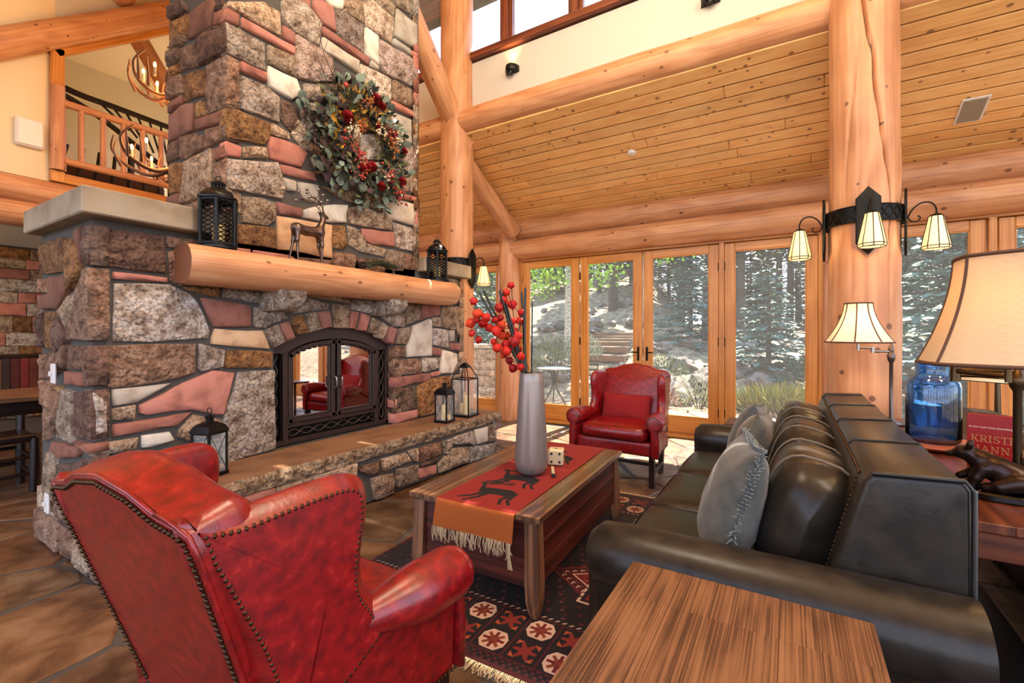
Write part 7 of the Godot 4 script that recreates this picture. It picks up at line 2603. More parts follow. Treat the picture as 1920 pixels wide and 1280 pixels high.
	for e in [[-0.20, 0.42, 0], [0.12, 0.52, 1], [0.36, 0.33, 1]]:
		s = S()
		ball(s, Vector3(e[0], e[1], 0.08), Vector3(0.024, 0.024, 0.02), 10, 6)
		put(c, "seed_head", s, bm[0] if e[2] == 0 else M.wreath_plum_leaves)

# ---------------------------------------------------------------- lamps and things on the console
func hex_plate() -> PackedVector2Array:
	return v2([0.0, 0.25, 0.075, 0.165, 0.075, -0.165, 0.0, -0.25, -0.075, -0.165, -0.075, 0.165])

func column_lights(label: String, at: Vector3, r: float, angles: Array):
	var c := thing("column_sconce", label, "wall lamp", at)
	var s := S()
	lathe(s, [Vector2(r, -0.055), Vector2(r + 0.012, -0.055), Vector2(r + 0.012, 0.055), Vector2(r, 0.055)], 48, Vector3.ZERO, 35, false)
	for y in [-0.058, 0.058]:
		var pts := []
		for k in 49: pts.append(Vector3(cos(TAU * k / 48.0) * (r + 0.012), y, sin(TAU * k / 48.0) * (r + 0.012)))
		tube(s, pts, 0.006, 5, false)
	put(c, "iron_band", s, M.iron)
	s = S()
	for dr in [-1.0, 1.0]:
		for k in 22:
			var pts := []
			for j in 5:
				var a: float = TAU * k / 22.0 + dr * (j - 2) * 0.07
				pts.append(Vector3(cos(a) * (r + 0.015), -0.05 + j * 0.025, sin(a) * (r + 0.015)))
			tube(s, pts, 0.004, 4)
	put(c, "lattice", s, M.iron)
	for a in angles:
		var n := Vector3(cos(a), 0, sin(a))
		var b := Basis(Vector3.UP.cross(n), Vector3.UP, n)
		s = S()
		slab(s, hex_plate(), 0.016, 0.005, 0.0, Transform3D(b, n * (r + 0.012) + Vector3(0, -0.06, 0)), 1, 2)
		put(c, "back_plate", s, M.iron)
		s = S()
		var P = func(o: float, y: float) -> Vector3: return n * (r + 0.03 + o) + Vector3(0, y, 0)
		tube(s, spline([P.call(0.0, -0.03), P.call(0.03, 0.03), P.call(0.08, 0.065), P.call(0.13, 0.055), P.call(0.155, 0.01), P.call(0.155, -0.04)], 5), 0.006, 6)
		tube(s, spline([P.call(0.0, -0.03), P.call(0.02, -0.06), P.call(0.055, -0.065), P.call(0.07, -0.04), P.call(0.055, -0.025)], 5), 0.005, 6)
		var arm := put(c, "scroll_arm", s, M.iron)
		var o: Vector3 = P.call(0.155, -0.045)
		s = S()
		lathe(s, [Vector2(0.012, 0.02), Vector2(0.035, 0.008), Vector2(0.04, 0.0)], 8, o)
		put(arm, "gallery", s, M.iron)
		s = S()
		lathe(s, [Vector2(0.040, 0.0), Vector2(0.082, -0.215)], 8, o, 35, false)
		lathe(s, [Vector2(0.082, -0.215), Vector2(0.078, -0.235)], 8, o, 35, false)
		var sh := put(c, "glass_shade", s, M.shade_glass)
		s = S()
		for k in 8:
			var d := Vector3(cos(TAU * k / 8.0), 0, sin(TAU * k / 8.0))
			tube(s, [o + d * 0.041, o + d * 0.083 + Vector3(0, -0.215, 0), o + d * 0.079 + Vector3(0, -0.235, 0)], 0.0028, 4)
		for e in [[0.041, 0.0], [0.083, -0.215], [0.079, -0.235]]:
			var pts := []
			for k in 9: pts.append(o + Vector3(cos(TAU * k / 8.0) * e[0], e[1], sin(TAU * k / 8.0) * e[0]))
			tube(s, pts, 0.0028, 4, false)
		put(sh, "leading", s, M.iron)
		s = S()
		ball(s, o + Vector3(0, -0.10, 0), Vector3(0.025, 0.035, 0.025), 10, 8)
		put(c, "bulb", s, M.bulb)
		lamp_light(c, o + Vector3(0, -0.10, 0), 0.12, Color(1, .80, .52), 0.03)

# pagoda shade: panels that flare in a curve, bound ribs
func panel_shade(parent, at: Vector3, r0: float, r1: float, h: float, m: Material, sides := 8, turn := 0.2):
	var s := S()
	var prof := []
	for k in 13:
		var t := k / 12.0
		prof.append(Vector2(lerpf(r0, r1, pow(t, 1.75)), h * (1.0 - t)))
	var n := sides * 5
	var P = func(i: int, k: int) -> Vector3:
		var q: Vector2 = prof[k]
		var a := TAU * i / n + turn
		var seg := fmod(float(i) / 5.0, 1.0) * TAU / sides - PI / sides
		var rr := q.x * cos(PI / sides) / cos(seg)
		rr = lerpf(rr, q.x, 0.4)
		return at + Vector3(cos(a) * rr, q.y, sin(a) * rr)
	s.set_smooth_group(1)
	for k in 12:
		for i in n:
			var a: Vector3 = P.call(i, k)
			quad(s, a, P.call(i + 1, k), P.call(i + 1, k + 1), P.call(i, k + 1), a - at - Vector3(0, a.y - at.y, 0), Vector2(float(i) / n, k / 12.0), Vector2((i + 1.0) / n, k / 12.0), Vector2((i + 1.0) / n, (k + 1) / 12.0), Vector2(float(i) / n, (k + 1) / 12.0))
	var o := put(parent, "lamp_shade", s, m)
	s = S()
	for i in sides:
		var pts := []
		for k in 13: pts.append(P.call(i * 5, k))
		tube(s, pts, r1 * 0.022, 5)
	for k in [0, 12]:
		var pts := []
		for i in n + 1: pts.append(P.call(i % n, k))
		tube(s, pts, r1 * 0.03, 6, false)
	put(o, "shade_binding", s, M.shade_trim)
	return o

func build_lamps():
	var cam := Vector3(-0.48, 0, 4.45).normalized()
	var a0 := atan2(cam.z, cam.x)
	column_lights("iron-banded sconce with three glass shades on the cracked log column", Vector3(0.48, 2.24, -4.45), 0.232, [a0 - 0.12, a0 + 1.45, a0 - 1.5])
	var c2 := Vector3(3.60, 0, 4.56).normalized()
	var a1 := atan2(c2.z, c2.x)
	column_lights("iron-banded sconce on the column at the corner of the fireplace", Vector3(-3.60, 2.22, -4.56), 0.215, [a1 - 0.95, a1 + 2.2])
	# uplights on the plaster wall
	for e in [[Vector3(-2.81, 4.46, -4.63), "small black wall uplight on the plaster nearest the fireplace column"], [Vector3(-0.64, 4.46, -4.63), "small black wall uplight cut by the top of the picture"]]:
		var u := thing("wall_uplight", e[1], "wall lamp", e[0], 0, "black wall uplights")
		var s := S()
		var o := PackedVector2Array()
		o.append(Vector2(-0.085, 0.0))
		for k in 11: o.append(Vector2(-cos(PI * k / 10.0) * 0.085, sin(PI * k / 10.0) * 0.11))
		slab(s, o, 0.075, 0.006, 0.0, Transform3D(Basis(Vector3(1, 0, 0), Vector3(0, 0, 1), Vector3(0, -1, 0)), Vector3(0, 0.05, 0)), 1, 2)
		put(u, "housing", s, M.black_lantern)
		s = S()
		lathe(s, [Vector2(0, -0.01), Vector2(0.03, -0.01), Vector2(0.035, 0.01), Vector2(0.03, 0.028)], 16, Vector3(0.0, -0.04, 0.06))
		put(u, "lens_ring", s, M.black_lantern)
		s = S()
		bbox(s, Vector3(0, 0.054, 0.05), Vector3(0.10, 0.004, 0.06), 0.0)
		put(u, "lamp_lens", s, M.bulb)
		var l := SpotLight3D.new()
		l.name = "beam"
		l.light_energy = 0.2
		l.light_color = Color(1, .82, .55)
		l.spot_angle = 50
		l.spot_range = 8
		l.spot_attenuation = 2.0
		l.light_size = 0.03
		l.shadow_enabled = true
		u.add_child(l)
		l.position = Vector3(0, 0.07, 0.06)
		l.rotation.x = PI / 2
	# swing-arm lamp at the far end of the console
	var t := thing("swing_arm_lamp", "swing-arm table lamp with cream pagoda shade at the far end of the console", "table lamp", Vector3(0.56, 0.761, -3.83))
	var s := S()
	lathe(s, [Vector2(0, 0), Vector2(0.075, 0.0), Vector2(0.078, 0.012), Vector2(0.03, 0.022), Vector2(0.012, 0.05), Vector2(0.011, 0.40), Vector2(0.02, 0.42), Vector2(0.024, 0.45), Vector2(0.014, 0.47), Vector2(0.017, 0.49), Vector2(0.009, 0.52), Vector2(0.0, 0.535)], 18)
	put(t, "pole", s, M.pewter)
	s = S()
	tube(s, [Vector3(0, 0.475, 0), Vector3(-0.10, 0.475, 0.035)], 0.008, 8)
	tube(s, [Vector3(-0.10, 0.465, 0.035), Vector3(-0.10, 0.505, 0.035)], 0.012, 8)
	tube(s, [Vector3(-0.10, 0.497, 0.035), Vector3(-0.18, 0.50, 0.08)], 0.008, 8)
	tube(s, [Vector3(-0.18, 0.48, 0.08), Vector3(-0.18, 0.64, 0.08)], 0.009, 8)
	put(t, "swing_arm", s, M.silver)
	panel_shade(t, Vector3(-0.18, 0.535, 0.08), 0.075, 0.185, 0.255, M.shade_white, 8)
	s = S()
	ball(s, Vector3(-0.18, 0.66, 0.08), Vector3(0.028, 0.04, 0.028), 10, 8)
	put(t, "bulb", s, M.bulb)
	lamp_light(t, Vector3(-0.18, 0.66, 0.08), 0.32, Color(1, .84, .60), 0.03)
	# large lamp at the near end
	t = thing("swing_arm_lamp", "brass swing-arm lamp with large gold silk shade at the right edge", "table lamp", Vector3(0.70, 0.761, -2.36))
	s = S()
	lathe(s, [Vector2(0, 0), Vector2(0.085, 0.0), Vector2(0.088, 0.014), Vector2(0.035, 0.026), Vector2(0.013, 0.05), Vector2(0.012, 0.38), Vector2(0.022, 0.40), Vector2(0.026, 0.43), Vector2(0.014, 0.46), Vector2(0.0, 0.49)], 18)
	put(t, "pole", s, M.brass)
	s = S()
	for y in [0.435, 0.455]: tube(s, [Vector3(0, y, 0), Vector3(-0.17, y, 0.02)], 0.008, 8)
	tube(s, [Vector3(-0.17, 0.41, 0.02), Vector3(-0.17, 0.475, 0.02)], 0.016, 10)
	tube(s, [Vector3(-0.17, 0.45, 0.02), Vector3(-0.09, 0.45, 0.23)], 0.009, 8)
	tube(s, [Vector3(-0.09, 0.43, 0.23), Vector3(-0.09, 0.70, 0.23)], 0.009, 8)
	put(t, "swing_arm", s, M.brass)
	panel_shade(t, Vector3(-0.09, 0.49, 0.23), 0.135, 0.235, 0.355, M.shade_silk, 6, 0.5)
	s = S()
	ball(s, Vector3(-0.09, 0.68, 0.23), Vector3(0.03, 0.042, 0.03), 10, 8)
	put(t, "bulb", s, M.bulb)
	lamp_light(t, Vector3(-0.09, 0.68, 0.23), 0.24, Color(1, .78, .48), 0.03)
	# leaded lamp in the far corner
	t = thing("leaded_glass_lamp", "small leaded-glass lamp low at the right edge behind the gold shade", "table lamp", Vector3(1.27, 0.66, -4.62))
	s = S()
	lathe(s, [Vector2(0, 0), Vector2(0.08, 0), Vector2(0.08, 0.015), Vector2(0.02, 0.04), Vector2(0.015, 0.36), Vector2(0.0, 0.5)], 14)
	put(t, "base", s, M.brass)
	s = S()
	lathe(s, [Vector2(0.03, 0.50), Vector2(0.20, 0.38), Vector2(0.20, 0.35)], 4, Vector3.ZERO, 5, false)
	var sh := put(t, "lamp_shade", s, M.shade_glass)
	s = S()
	for k in 4:
		var d := Vector3(cos(TAU * k / 4.0), 0, sin(TAU * k / 4.0))
		tube(s, [d * 0.03 + Vector3(0, 0.50, 0), d * 0.201 + Vector3(0, 0.38, 0), d * 0.201 + Vector3(0, 0.35, 0)], 0.004, 4)
		var d2 := Vector3(cos(TAU * (k + 1) / 4.0), 0, sin(TAU * (k + 1) / 4.0))
		for e in [[0.201, 0.38], [0.201, 0.35]]: tube(s, [d * e[0] + Vector3(0, e[1], 0), d2 * e[0] + Vector3(0, e[1], 0)], 0.003, 4)
		tube(s, [d.lerp(d2, 0.35) * 0.05 + Vector3(0, 0.488, 0), d.lerp(d2, 0.3) * 0.2 + Vector3(0, 0.38, 0)], 0.003, 4)
	put(sh, "leading", s, M.iron)
	var ct := thing("corner_table", "dark wooden corner table under the leaded-glass lamp", "side table", Vector3(1.27, 0, -4.62))
	box(ct, "top", Vector3(0, 0.643, 0), Vector3(0.5, 0.03, 0.36), M.dark_wood, 0.006, 0)
	for e in [[-.2, -.14], [.2, -.14], [-.2, .14], [.2, .14]]: box(ct, "leg", Vector3(e[0], 0.315, e[1]), Vector3(0.04, 0.63, 0.04), M.dark_wood)
	# copper tray, blue jar, votive
	t = thing("copper_tray", "round polished copper tray under the blue jar", "tray", Vector3(0.655, 0.761, -3.20))
	s = S()
	lathe(s, [Vector2(0, 0), Vector2(0.17, 0.0), Vector2(0.205, 0.018), Vector2(0.208, 0.022), Vector2(0.200, 0.024), Vector2(0.16, 0.020), Vector2(0, 0.020)], 48)
	put(t, "dish", s, M.copper)
	t = thing("blue_glass_jar", "large cobalt blue glass jar on the copper tray", "jar", Vector3(0.645, 0.782, -3.235))
	s = S()
	lathe(s, [Vector2(0.0, 0.0), Vector2(0.10, 0.0), Vector2(0.112, 0.012), Vector2(0.113, 0.03), Vector2(0.113, 0.29), Vector2(0.108, 0.315), Vector2(0.088, 0.34), Vector2(0.074, 0.355), Vector2(0.072, 0.37), Vector2(0.074, 0.43), Vector2(0.068, 0.432), Vector2(0.066, 0.37), Vector2(0.068, 0.35), Vector2(0.10, 0.315), Vector2(0.106, 0.29), Vector2(0.106, 0.03), Vector2(0.095, 0.014), Vector2(0.0, 0.014)], 44, Vector3.ZERO, 70)
	put(t, "body", s, M.blue_glass)
	t = thing("glass_votive", "small round speckled pale blue glass votive on the console", "votive", Vector3(0.49, 0.761, -3.60))
	s = S()
	lathe(s, [Vector2(0.0, 0.0), Vector2(0.035, 0.0), Vector2(0.052, 0.016), Vector2(0.058, 0.036), Vector2(0.053, 0.058), Vector2(0.04, 0.07), Vector2(0.036, 0.069), Vector2(0.048, 0.055), Vector2(0.052, 0.036), Vector2(0.045, 0.016), Vector2(0.0, 0.008)], 30, Vector3.ZERO, 70)
	put(t, "bowl", s, M.pale_blue_glass)
	# book
	t = thing("red_novel", "red hardback novel standing upright behind the bear sculpture", "book", Vector3(0.745, 0.761, -2.76), -0.25)
	box(t, "cover", Vector3(0, 0.12, 0.014), Vector3(0.16, 0.24, 0.004), mat("book_red", Color(.52, .03, .035), 0.3), 0.001)
	box(t, "cover", Vector3(0, 0.12, -0.014), Vector3(0.16, 0.24, 0.004), M.book_red, 0.001)
	box(t, "pages", Vector3(0.002, 0.12, 0), Vector3(0.15, 0.232, 0.024), M.bone, 0.0)
	for e in [["#1 New York Times Bestselling Author", 0.0072, 0.185, Color(.86, .82, .76), -0.074], ["KRISTIN", 0.032, 0.135, Color(.62, .42, .22), -0.07], ["HANNAH", 0.032, 0.09, Color(.62, .42, .22), -0.07]]:
		var tm := TextMesh.new()
		tm.text = e[0]
		var f := SystemFont.new()
		f.font_names = PackedStringArray(["Droid Serif"])
		tm.font = f
		tm.font_size = 32
		tm.pixel_size = e[1] / 32.0 * 1.25
		tm.depth = 0.0006
		tm.horizontal_alignment = HORIZONTAL_ALIGNMENT_LEFT
		var key := "print_%d" % int(e[1] * 1000)
		if not M.has(key):
			mat(key, e[3], 0.4)
			M[key].vertex_color_use_as_albedo = false
		put(t, "title_lettering", tm, M[key], Transform3D(Basis(), Vector3(e[4], e[2], 0.0163)))
	# bear sculpture
	t = thing("bear_sculpture", "dark bronze sitting bear sculpture on an oval black base", "sculpture", Vector3(0.635, 0.761, -2.33), -0.27)
	s = S()
	lathe(s, [Vector2(0, 0), Vector2(0.145, 0), Vector2(0.15, 0.006), Vector2(0.15, 0.022), Vector2(0.142, 0.028), Vector2(0, 0.028)], 40, Vector3.ZERO, 35, true, 1.0, 0.62)
	put(t, "base", s, M.black_gloss)
	s = S()
	skin(s, [
		[Vector3(.05, .075, 0), Vector3(0, .10, 0), .05, .046], [Vector3(0, .10, 0), Vector3(-.035, .118, 0), .046, .04],
		[Vector3(-.035, .125, 0), Vector3(-.068, .142, 0), .036, .029], [Vector3(-.07, .145, 0), Vector3(-.085, .145, 0), .03, .026],
		[Vector3(-.09, .141, 0), Vector3(-.122, .134, 0), .018, .012], [Vector3(-.068, .17, .021), Vector3(-.064, .182, .026), .011, .010], [Vector3(-.068, .17, -.021), Vector3(-.064, .182, -.026), .011, .010],
		[Vector3(-.03, .10, .028), Vector3(-.05, .065, .036), .024, .018], [Vector3(-.05, .065, .036), Vector3(-.06, .036, .036), .017, .016], [Vector3(-.06, .036, .036), Vector3(-.08, .036, .036), .013, .011],
		[Vector3(-.03, .10, -.028), Vector3(-.06, .07, -.034), .024, .018], [Vector3(-.06, .07, -.034), Vector3(-.095, .05, -.03), .016, .013],
		[Vector3(.055, .065, .034), Vector3(.01, .048, .052), .036, .024], [Vector3(.01, .045, .052), Vector3(-.025, .037, .054), .018, .013],
		[Vector3(.055, .065, -.034), Vector3(.01, .048, -.05), .036, .024], [Vector3(.095, .05, -.01), Vector3(.11, .10, -.03), .03, .026], [Vector3(.11, .11, -.03), Vector3(.09, .14, -.028), .024, .018]], 0.0045, 0.007)
	put(t, "bear", s, M.dark_bronze)
	s = S()
	for k in 14: ball(s, Vector3(q_r(-.08, .11), 0.03, q_r(-.05, .05)), Vector3(0.03, 0.013, 0.022) * R.randf_range(0.6, 1.1), 8, 5)
	put(t, "rocks", s, M.dark_bronze)

func q_r(a: float, b: float) -> float:
	return R.randf_range(a, b)

# ---------------------------------------------------------------- garden and forest
func hill(x: float, z: float) -> float:
	if z > -9.0: return -0.07
	var xb := 0.2245 * z
	var k := lerpf(1.0, 0.16, smoothstep(xb - 1.2, xb + 1.6, x))
	return -0.07 + smoothstep(-9.1, -11.2, z) * 0.6 + minf(maxf(0.0, -z - 11.0) * 0.28 * k, 4.0) + 0.12 * sin(x * 1.3 + z) * smoothstep(-9.5, -12.0, z)

func tree_conifer(called: String, label: String, h: float, r: float, layers: int, per: int, low: float, m: Material, sd: int, group: String) -> Node3D:
	var q := RandomNumberGenerator.new()
	q.seed = sd
	var t := thing(called, label, "tree", Vector3.ZERO, 0, group)
	var s := S()
	tube(s, [Vector3(0, -0.3, 0), Vector3(0.02, h * 0.5, 0.02), Vector3(0, h, 0)], [h * 0.014 + 0.03, h * 0.009 + 0.02, 0.01], 9)
	put(t, "trunk", s, M.bark)
	s = S()
	for k in layers:
		var f := float(k) / layers
		var y := lerpf(low, h, f)
		var br := r * pow(1.0 - f, 0.85) + 0.06
		for b in per:
			var a := TAU * (b + q.randf() * 0.7) / per + k * 1.3
			var d := Vector3(cos(a), q.randf_range(-0.28, 0.05), sin(a)).normalized()
			var l := br * q.randf_range(0.75, 1.1)
			var n := maxi(3, int(l / 0.13))
			for i in n:
				var p := Vector3(0, y, 0) + d * l * (i + 0.4) / n
				for sd2 in [-1.0, 0.0, 1.0]:
					var dd: Vector3 = (d + Vector3(-d.z, 0, d.x) * sd2 * 0.9 + Vector3(0, q.randf_range(-0.25, 0.15), 0)).normalized()
					var br2 := q.randf_range(0.6, 1.35)
					tint = Color(br2, br2, br2)
					leaf(s, p, dd, (Vector3.UP + Vector3(q.randf_range(-.5, .5), 0, q.randf_range(-.5, .5))).normalized(), 0.17 * (1.0 if sd2 == 0.0 else 0.8) + h * 0.006, 0.075 + h * 0.003)
	tint = Color.WHITE
	var o := put(t, "needles", s, m)
	o.set_meta("kind", "stuff")
	return t

func tree_pine(label: String, h: float, sd: int) -> Node3D:
	var q := RandomNumberGenerator.new()
	q.seed = sd
	var t := thing("lodgepole_pine", label, "tree", Vector3.ZERO, 0, "pines of the forest behind the garden")
	var s := S()
	var b := Vector3(q.randf_range(-.2, .2), h, q.randf_range(-.2, .2))
	tube(s, [Vector3(0, -0.4, 0), b * 0.35 + Vector3(0.04, 0, 0), b * 0.7, b], [0.19, 0.16, 0.11, 0.03], 10)
	for k in 16:
		var y := q.randf_range(1.8, h * 0.6)
		var a := q.randf() * TAU
		var d := Vector3(cos(a), q.randf_range(-.3, .3), sin(a))
		tube(s, [Vector3(0, y, 0), Vector3(0, y, 0) + d * q.randf_range(.4, 1.0)], [0.018, 0.006], 4)
	put(t, "trunk", s, M.bark)
	s = S()
	for k in 620:
		var y := lerpf(h * 0.42, h, pow(q.randf(), 0.8))
		var a := q.randf() * TAU
		var rr := (1.0 - (y / h - 0.42) / 0.62) * q.randf_range(0.3, 1.5)
		var p := Vector3(cos(a) * rr, y - rr * 0.15, sin(a) * rr)
		var d := Vector3(cos(a) + q.randf_range(-.6, .6), q.randf_range(-.3, .4), sin(a) + q.randf_range(-.6, .6)).normalized()
		var br := q.randf_range(0.6, 1.4)
		tint = Color(br, br, br)
		leaf(s, p, d, (Vector3.UP + Vector3(q.randf_range(-.6, .6), 0, q.randf_range(-.6, .6))).normalized(), 0.5, 0.28)
	tint = Color.WHITE
	var o := put(t, "needles", s, M.pine)
	o.set_meta("kind", "stuff")
	return t

func tree_aspen(label: String, at: Vector3, h: float, low: float, rad: float, sd: int):
	var q := RandomNumberGenerator.new()
	q.seed = sd
	var t := thing("aspen_tree", label, "tree", at, 0, "yellow-green aspens by the garden steps")
	var s := S()
	tube(s, [Vector3(0, -0.3, 0), Vector3(0.05, h * 0.4, 0), Vector3(0, h, 0.1)], [0.11, 0.09, 0.02], 10)
	put(t, "trunk", s, M.aspen_bark)
	for k in 12:
		s = S()
		var y := lerpf(low, h * 0.9, k / 12.0)
		var a := k * 2.4
		tube(s, [Vector3(0.04, y, 0), Vector3(cos(a) * rad * 0.5, y + 0.3, sin(a) * rad * 0.5), Vector3(cos(a) * rad * 0.9, y + 0.25, sin(a) * rad * 0.9)], [0.03, 0.018, 0.006], 5)
		put(t, "branch", s, M.aspen_bark)
	s = S()
	for k in 2600:
		var y := lerpf(low - 0.35, h, q.randf())
		var a := q.randf() * TAU
		var rr := rad * sqrt(q.randf()) * (1.0 - 0.5 * absf((y - low) / (h - low) - 0.35))
		var p := Vector3(cos(a) * rr, y, sin(a) * rr)
		var d := Vector3(q.randf_range(-1, 1), q.randf_range(-1, .2), q.randf_range(-1, 1)).normalized()
		var n := Vector3(q.randf_range(-1, 1), q.randf_range(-.2, 1), q.randf_range(-1, 1))
		n = (n - d * n.dot(d)).normalized()
		var br := q.randf_range(0.65, 1.25)
		tint = Color(br * q.randf_range(.85, 1.2), br, br * 0.8)
		leaf(s, p, d, n, 0.10, 0.085, 0.08)
	tint = Color.WHITE
	var o := put(t, "leaves", s, M.aspen_leaf)
	o.set_meta("kind", "stuff")

func bush(called: String, label: String, at: Vector3, r: Vector3, n: int, l: float, w: float, m: Material, up := 0.5, sd := 1):
	var q := RandomNumberGenerator.new()
	q.seed = sd
	var t := thing(called, label, "shrub", at)
	var s := S()
	for k in 9:
		var a := k * 2.4
		tube(s, [Vector3(0, -0.1, 0), Vector3(cos(a) * r.x * 0.6, r.y * 1.1, sin(a) * r.z * 0.6)], [0.012, 0.004], 4)
	put(t, "stems", s, M.twig)
	s = S()
	for k in n:
		var d := Vector3(q.randfn(), q.randfn(), q.randfn()).normalized()
		d.y = absf(d.y)
		var p := d * r * pow(q.randf(), 0.3)
		var dd := (d + Vector3(q.randf_range(-1, 1), q.randf_range(0, 1) * up * 2.0, q.randf_range(-1, 1)) * 0.7).normalized()
		var nn := Vector3(q.randf_range(-1, 1), q.randf_range(0, 1), q.randf_range(-1, 1))
		nn = (nn - dd * nn.dot(dd)).normalized()
		var br := q.randf_range(0.55, 1.35)
		tint = Color(br, br, br)
		leaf(s, p + Vector3(0, 0.05, 0), dd, nn, l * q.randf_range(.7, 1.3), w, 0.1)
	tint = Color.WHITE
	var o := put(t, "foliage", s, m)
	o.set_meta("kind", "stuff")

func build_garden():
	# terrain
	var gd := structure("ground", "sloping forest floor behind the house", "ground")
	var s := S()
	s.set_smooth_group(1)
	var nz := noise(91, 0.5)
	var H = func(i: int, j: int) -> Vector3:
		var x := -45.0 + i * 1.0
		var z := -7.0 - j * 0.8
		return Vector3(x, hill(x, z) + (0.10 * nz.get_noise_2d(x, z) if z < -9.0 else 0.0), z)
	for j in 56:
		for i in 72: quad(s, H.call(i, j), H.call(i + 1, j), H.call(i + 1, j + 1), H.call(i, j + 1), Vector3.UP)
	put(gd, "soil", s, M.ground)
	s = S()
	bbox(s, Vector3(0, -0.5, 0), Vector3(120, 0.6, 120), 0.0)
	put(gd, "lower_ground", s, M.ground)
	# flagged terrace outside the doors
	var pt := structure("terrace", "pale flagstone terrace outside the glass doors", "terrace")
	var seeds := []
	for i in range(-14, 12):
		for j in range(0, 5): seeds.append(Vector2(i * 0.72 + R.randf_range(-.25, .25) + (0.36 if j % 2 else 0.0), -6.4 - j * 0.68 + R.randf_range(-.2, .2)))
	for a in seeds:
		var cell := PackedVector2Array([a + Vector2(-1, -1), a + Vector2(1, -1), a + Vector2(1, 1), a + Vector2(-1, 1)])
		for b in seeds:
			if b == a or a.distance_to(b) > 1.9: continue
			var m2: Vector2 = (a + b) * 0.5
			var d: Vector2 = (b - a).normalized()
			var t := d.orthogonal()
			var r := Geometry2D.intersect_polygons(cell, PackedVector2Array([m2 + t * 4, m2 - t * 4, m2 - t * 4 - d * 8, m2 + t * 4 - d * 8]))
			if r.is_empty(): break
			cell = r[0]
		var lim := Geometry2D.intersect_polygons(cell, PackedVector2Array([Vector2(-12, -6.42), Vector2(9, -6.42), Vector2(9, -9.0), Vector2(-12, -9.0)]))
		if lim.is_empty(): continue
		var sh := Geometry2D.offset_polygon(lim[0], -0.018, Geometry2D.JOIN_ROUND)
		if sh.is_empty(): continue
		var pp := PackedVector2Array()
		for v in sh[0]:
			if pp.is_empty() or pp[pp.size() - 1].distance_to(v) > 0.05: pp.append(v)
		if pp.size() < 3: continue
		var k := R.randf_range(0.85, 1.1)
		tint = Color(.60 * k, .53 * k, .44 * k).srgb_to_linear()
		var rows := []
		for y in [-0.10, -0.03]:
			var row := PackedVector3Array()
			for v in pp: row.append(Vector3(v.x, y, v.y))
			rows.append(row)
		s = S()
		grid(s, rows, true, false, true, [-1])
		put(pt, "flagstone", s, M.floorstone)
	tint = Color.WHITE
	# stone pier of the terrace wall
	var pr := structure("terrace_pier", "low stone pier on the terrace seen past the fireplace", "wall")
	box(pr, "core", Vector3(-5.75, 0.5, -8.0), Vector3(1.3, 1.15, 0.6), M.mortar, 0.0)
	courses(pr, -6.4, -5.1, -0.07, 1.05, Transform3D(Basis(), Vector3(0, 0, -7.72)), "GVBTG", 0.05)
	courses(pr, 7.7, 8.3, -0.07, 1.05, Transform3D(Basis(Vector3(0, 0, -1), Vector3(0, 1, 0), Vector3(1, 0, 0)), Vector3(-5.12, 0, 0)), "GVBTG", 0.05)
	tint = Color(.62, .60, .57).srgb_to_linear()
	box(pr, "coping", Vector3(-5.72, 1.10, -7.98), Vector3(1.5, 0.08, 0.78), M.slabstone, 0.01)
	tint = Color.WHITE
	# timber steps up the slope
	for k in 6:
		var st := thing("garden_step", "timber and gravel garden step, number %s from the bottom" % ["one", "two", "three", "four", "five", "six"][k], "step", Vector3(-4.15 - k * 0.12, hill(-4.15 - k * 0.12, -11.2 - k * 0.55) + 0.07, -11.2 - k * 0.55), 0, "garden steps")
		tint = Color(.75, .70, .62)
		box(st, "riser", Vector3(0, 0, 0), Vector3(1.25, 0.16, 0.14), M.oak, 0.01, 0)
		tint = Color(.50, .47, .42).srgb_to_linear()
		box(st, "tread", Vector3(0, 0.04, -0.26), Vector3(1.2, 0.1, 0.42), M.rock, 0.01)
		tint = Color.WHITE
	# boulders
	var protos := []
	for k in 5:
		var t := thing("boulder", "grey boulder in the rock bank beyond the terrace", "boulder", Vector3.ZERO, 0, "boulders of the rock bank")
		s = S()
		var rows := []
		var n2 := noise(300 + k, 0.9)
		for j in 8:
			var a := PI * j / 7.0
			var row := PackedVector3Array()
			for i in 10:
				var d := Vector3(cos(TAU * i / 10.0) * maxf(sin(a), 0.03), -cos(a), sin(TAU * i / 10.0) * maxf(sin(a), 0.03))
				row.append(d * (1.0 + 0.45 * n2.get_noise_3dv(d * 1.6)) * Vector3(1, 0.62, 0.85))
			rows.append(row)
		tint = Color(.46, .44, .42).srgb_to_linear() * [0.8, 1.0, 1.25, 0.65, 1.1][k]
		tint.a = 1.0
		grid(s, rows, true, false, false, [-1, -1, -1, -1, -1, -1, -1])
		put(t, "rock", s, M.rock)
		protos.append(t)
	tint = Color.WHITE
	for k in 240:
		var z := -9.6 - pow(R.randf(), 1.3) * 9.0
		var dx := R.randf_range(-1.05, 0.55)
		var x := z * -dx * 0.62 - 0.6
		if absf(x + 4.4) < 0.95 and z < -11.0 and z > -15: continue
		var sc := R.randf_range(0.10, 0.34) * (1.2 if z > -11.5 else 1.0)
		var at := Vector3(x, hill(x, z) + sc * 0.2, z)
		var o: Node3D
		if k < 5:
			o = protos[k]
		else:
			o = copy_of(protos[k % 5], "grey boulder in the rock bank beyond the terrace", at, 0, "boulders of the rock bank")
		o.position = at
		o.scale = Vector3(R.randf_range(.8, 1.3), R.randf_range(.8, 1.2), R.randf_range(.8, 1.2)) * sc
		o.rotation = Vector3(R.randf_range(-.3, .3), R.randf() * TAU, R.randf_range(-.3, .3))
	# trees
	tree_aspen("aspen with a pale trunk in the left pair of doors", Vector3(-5.05, hill(-5.05, -11.1), -11.1), 7.0, 2.3, 1.7, 5)
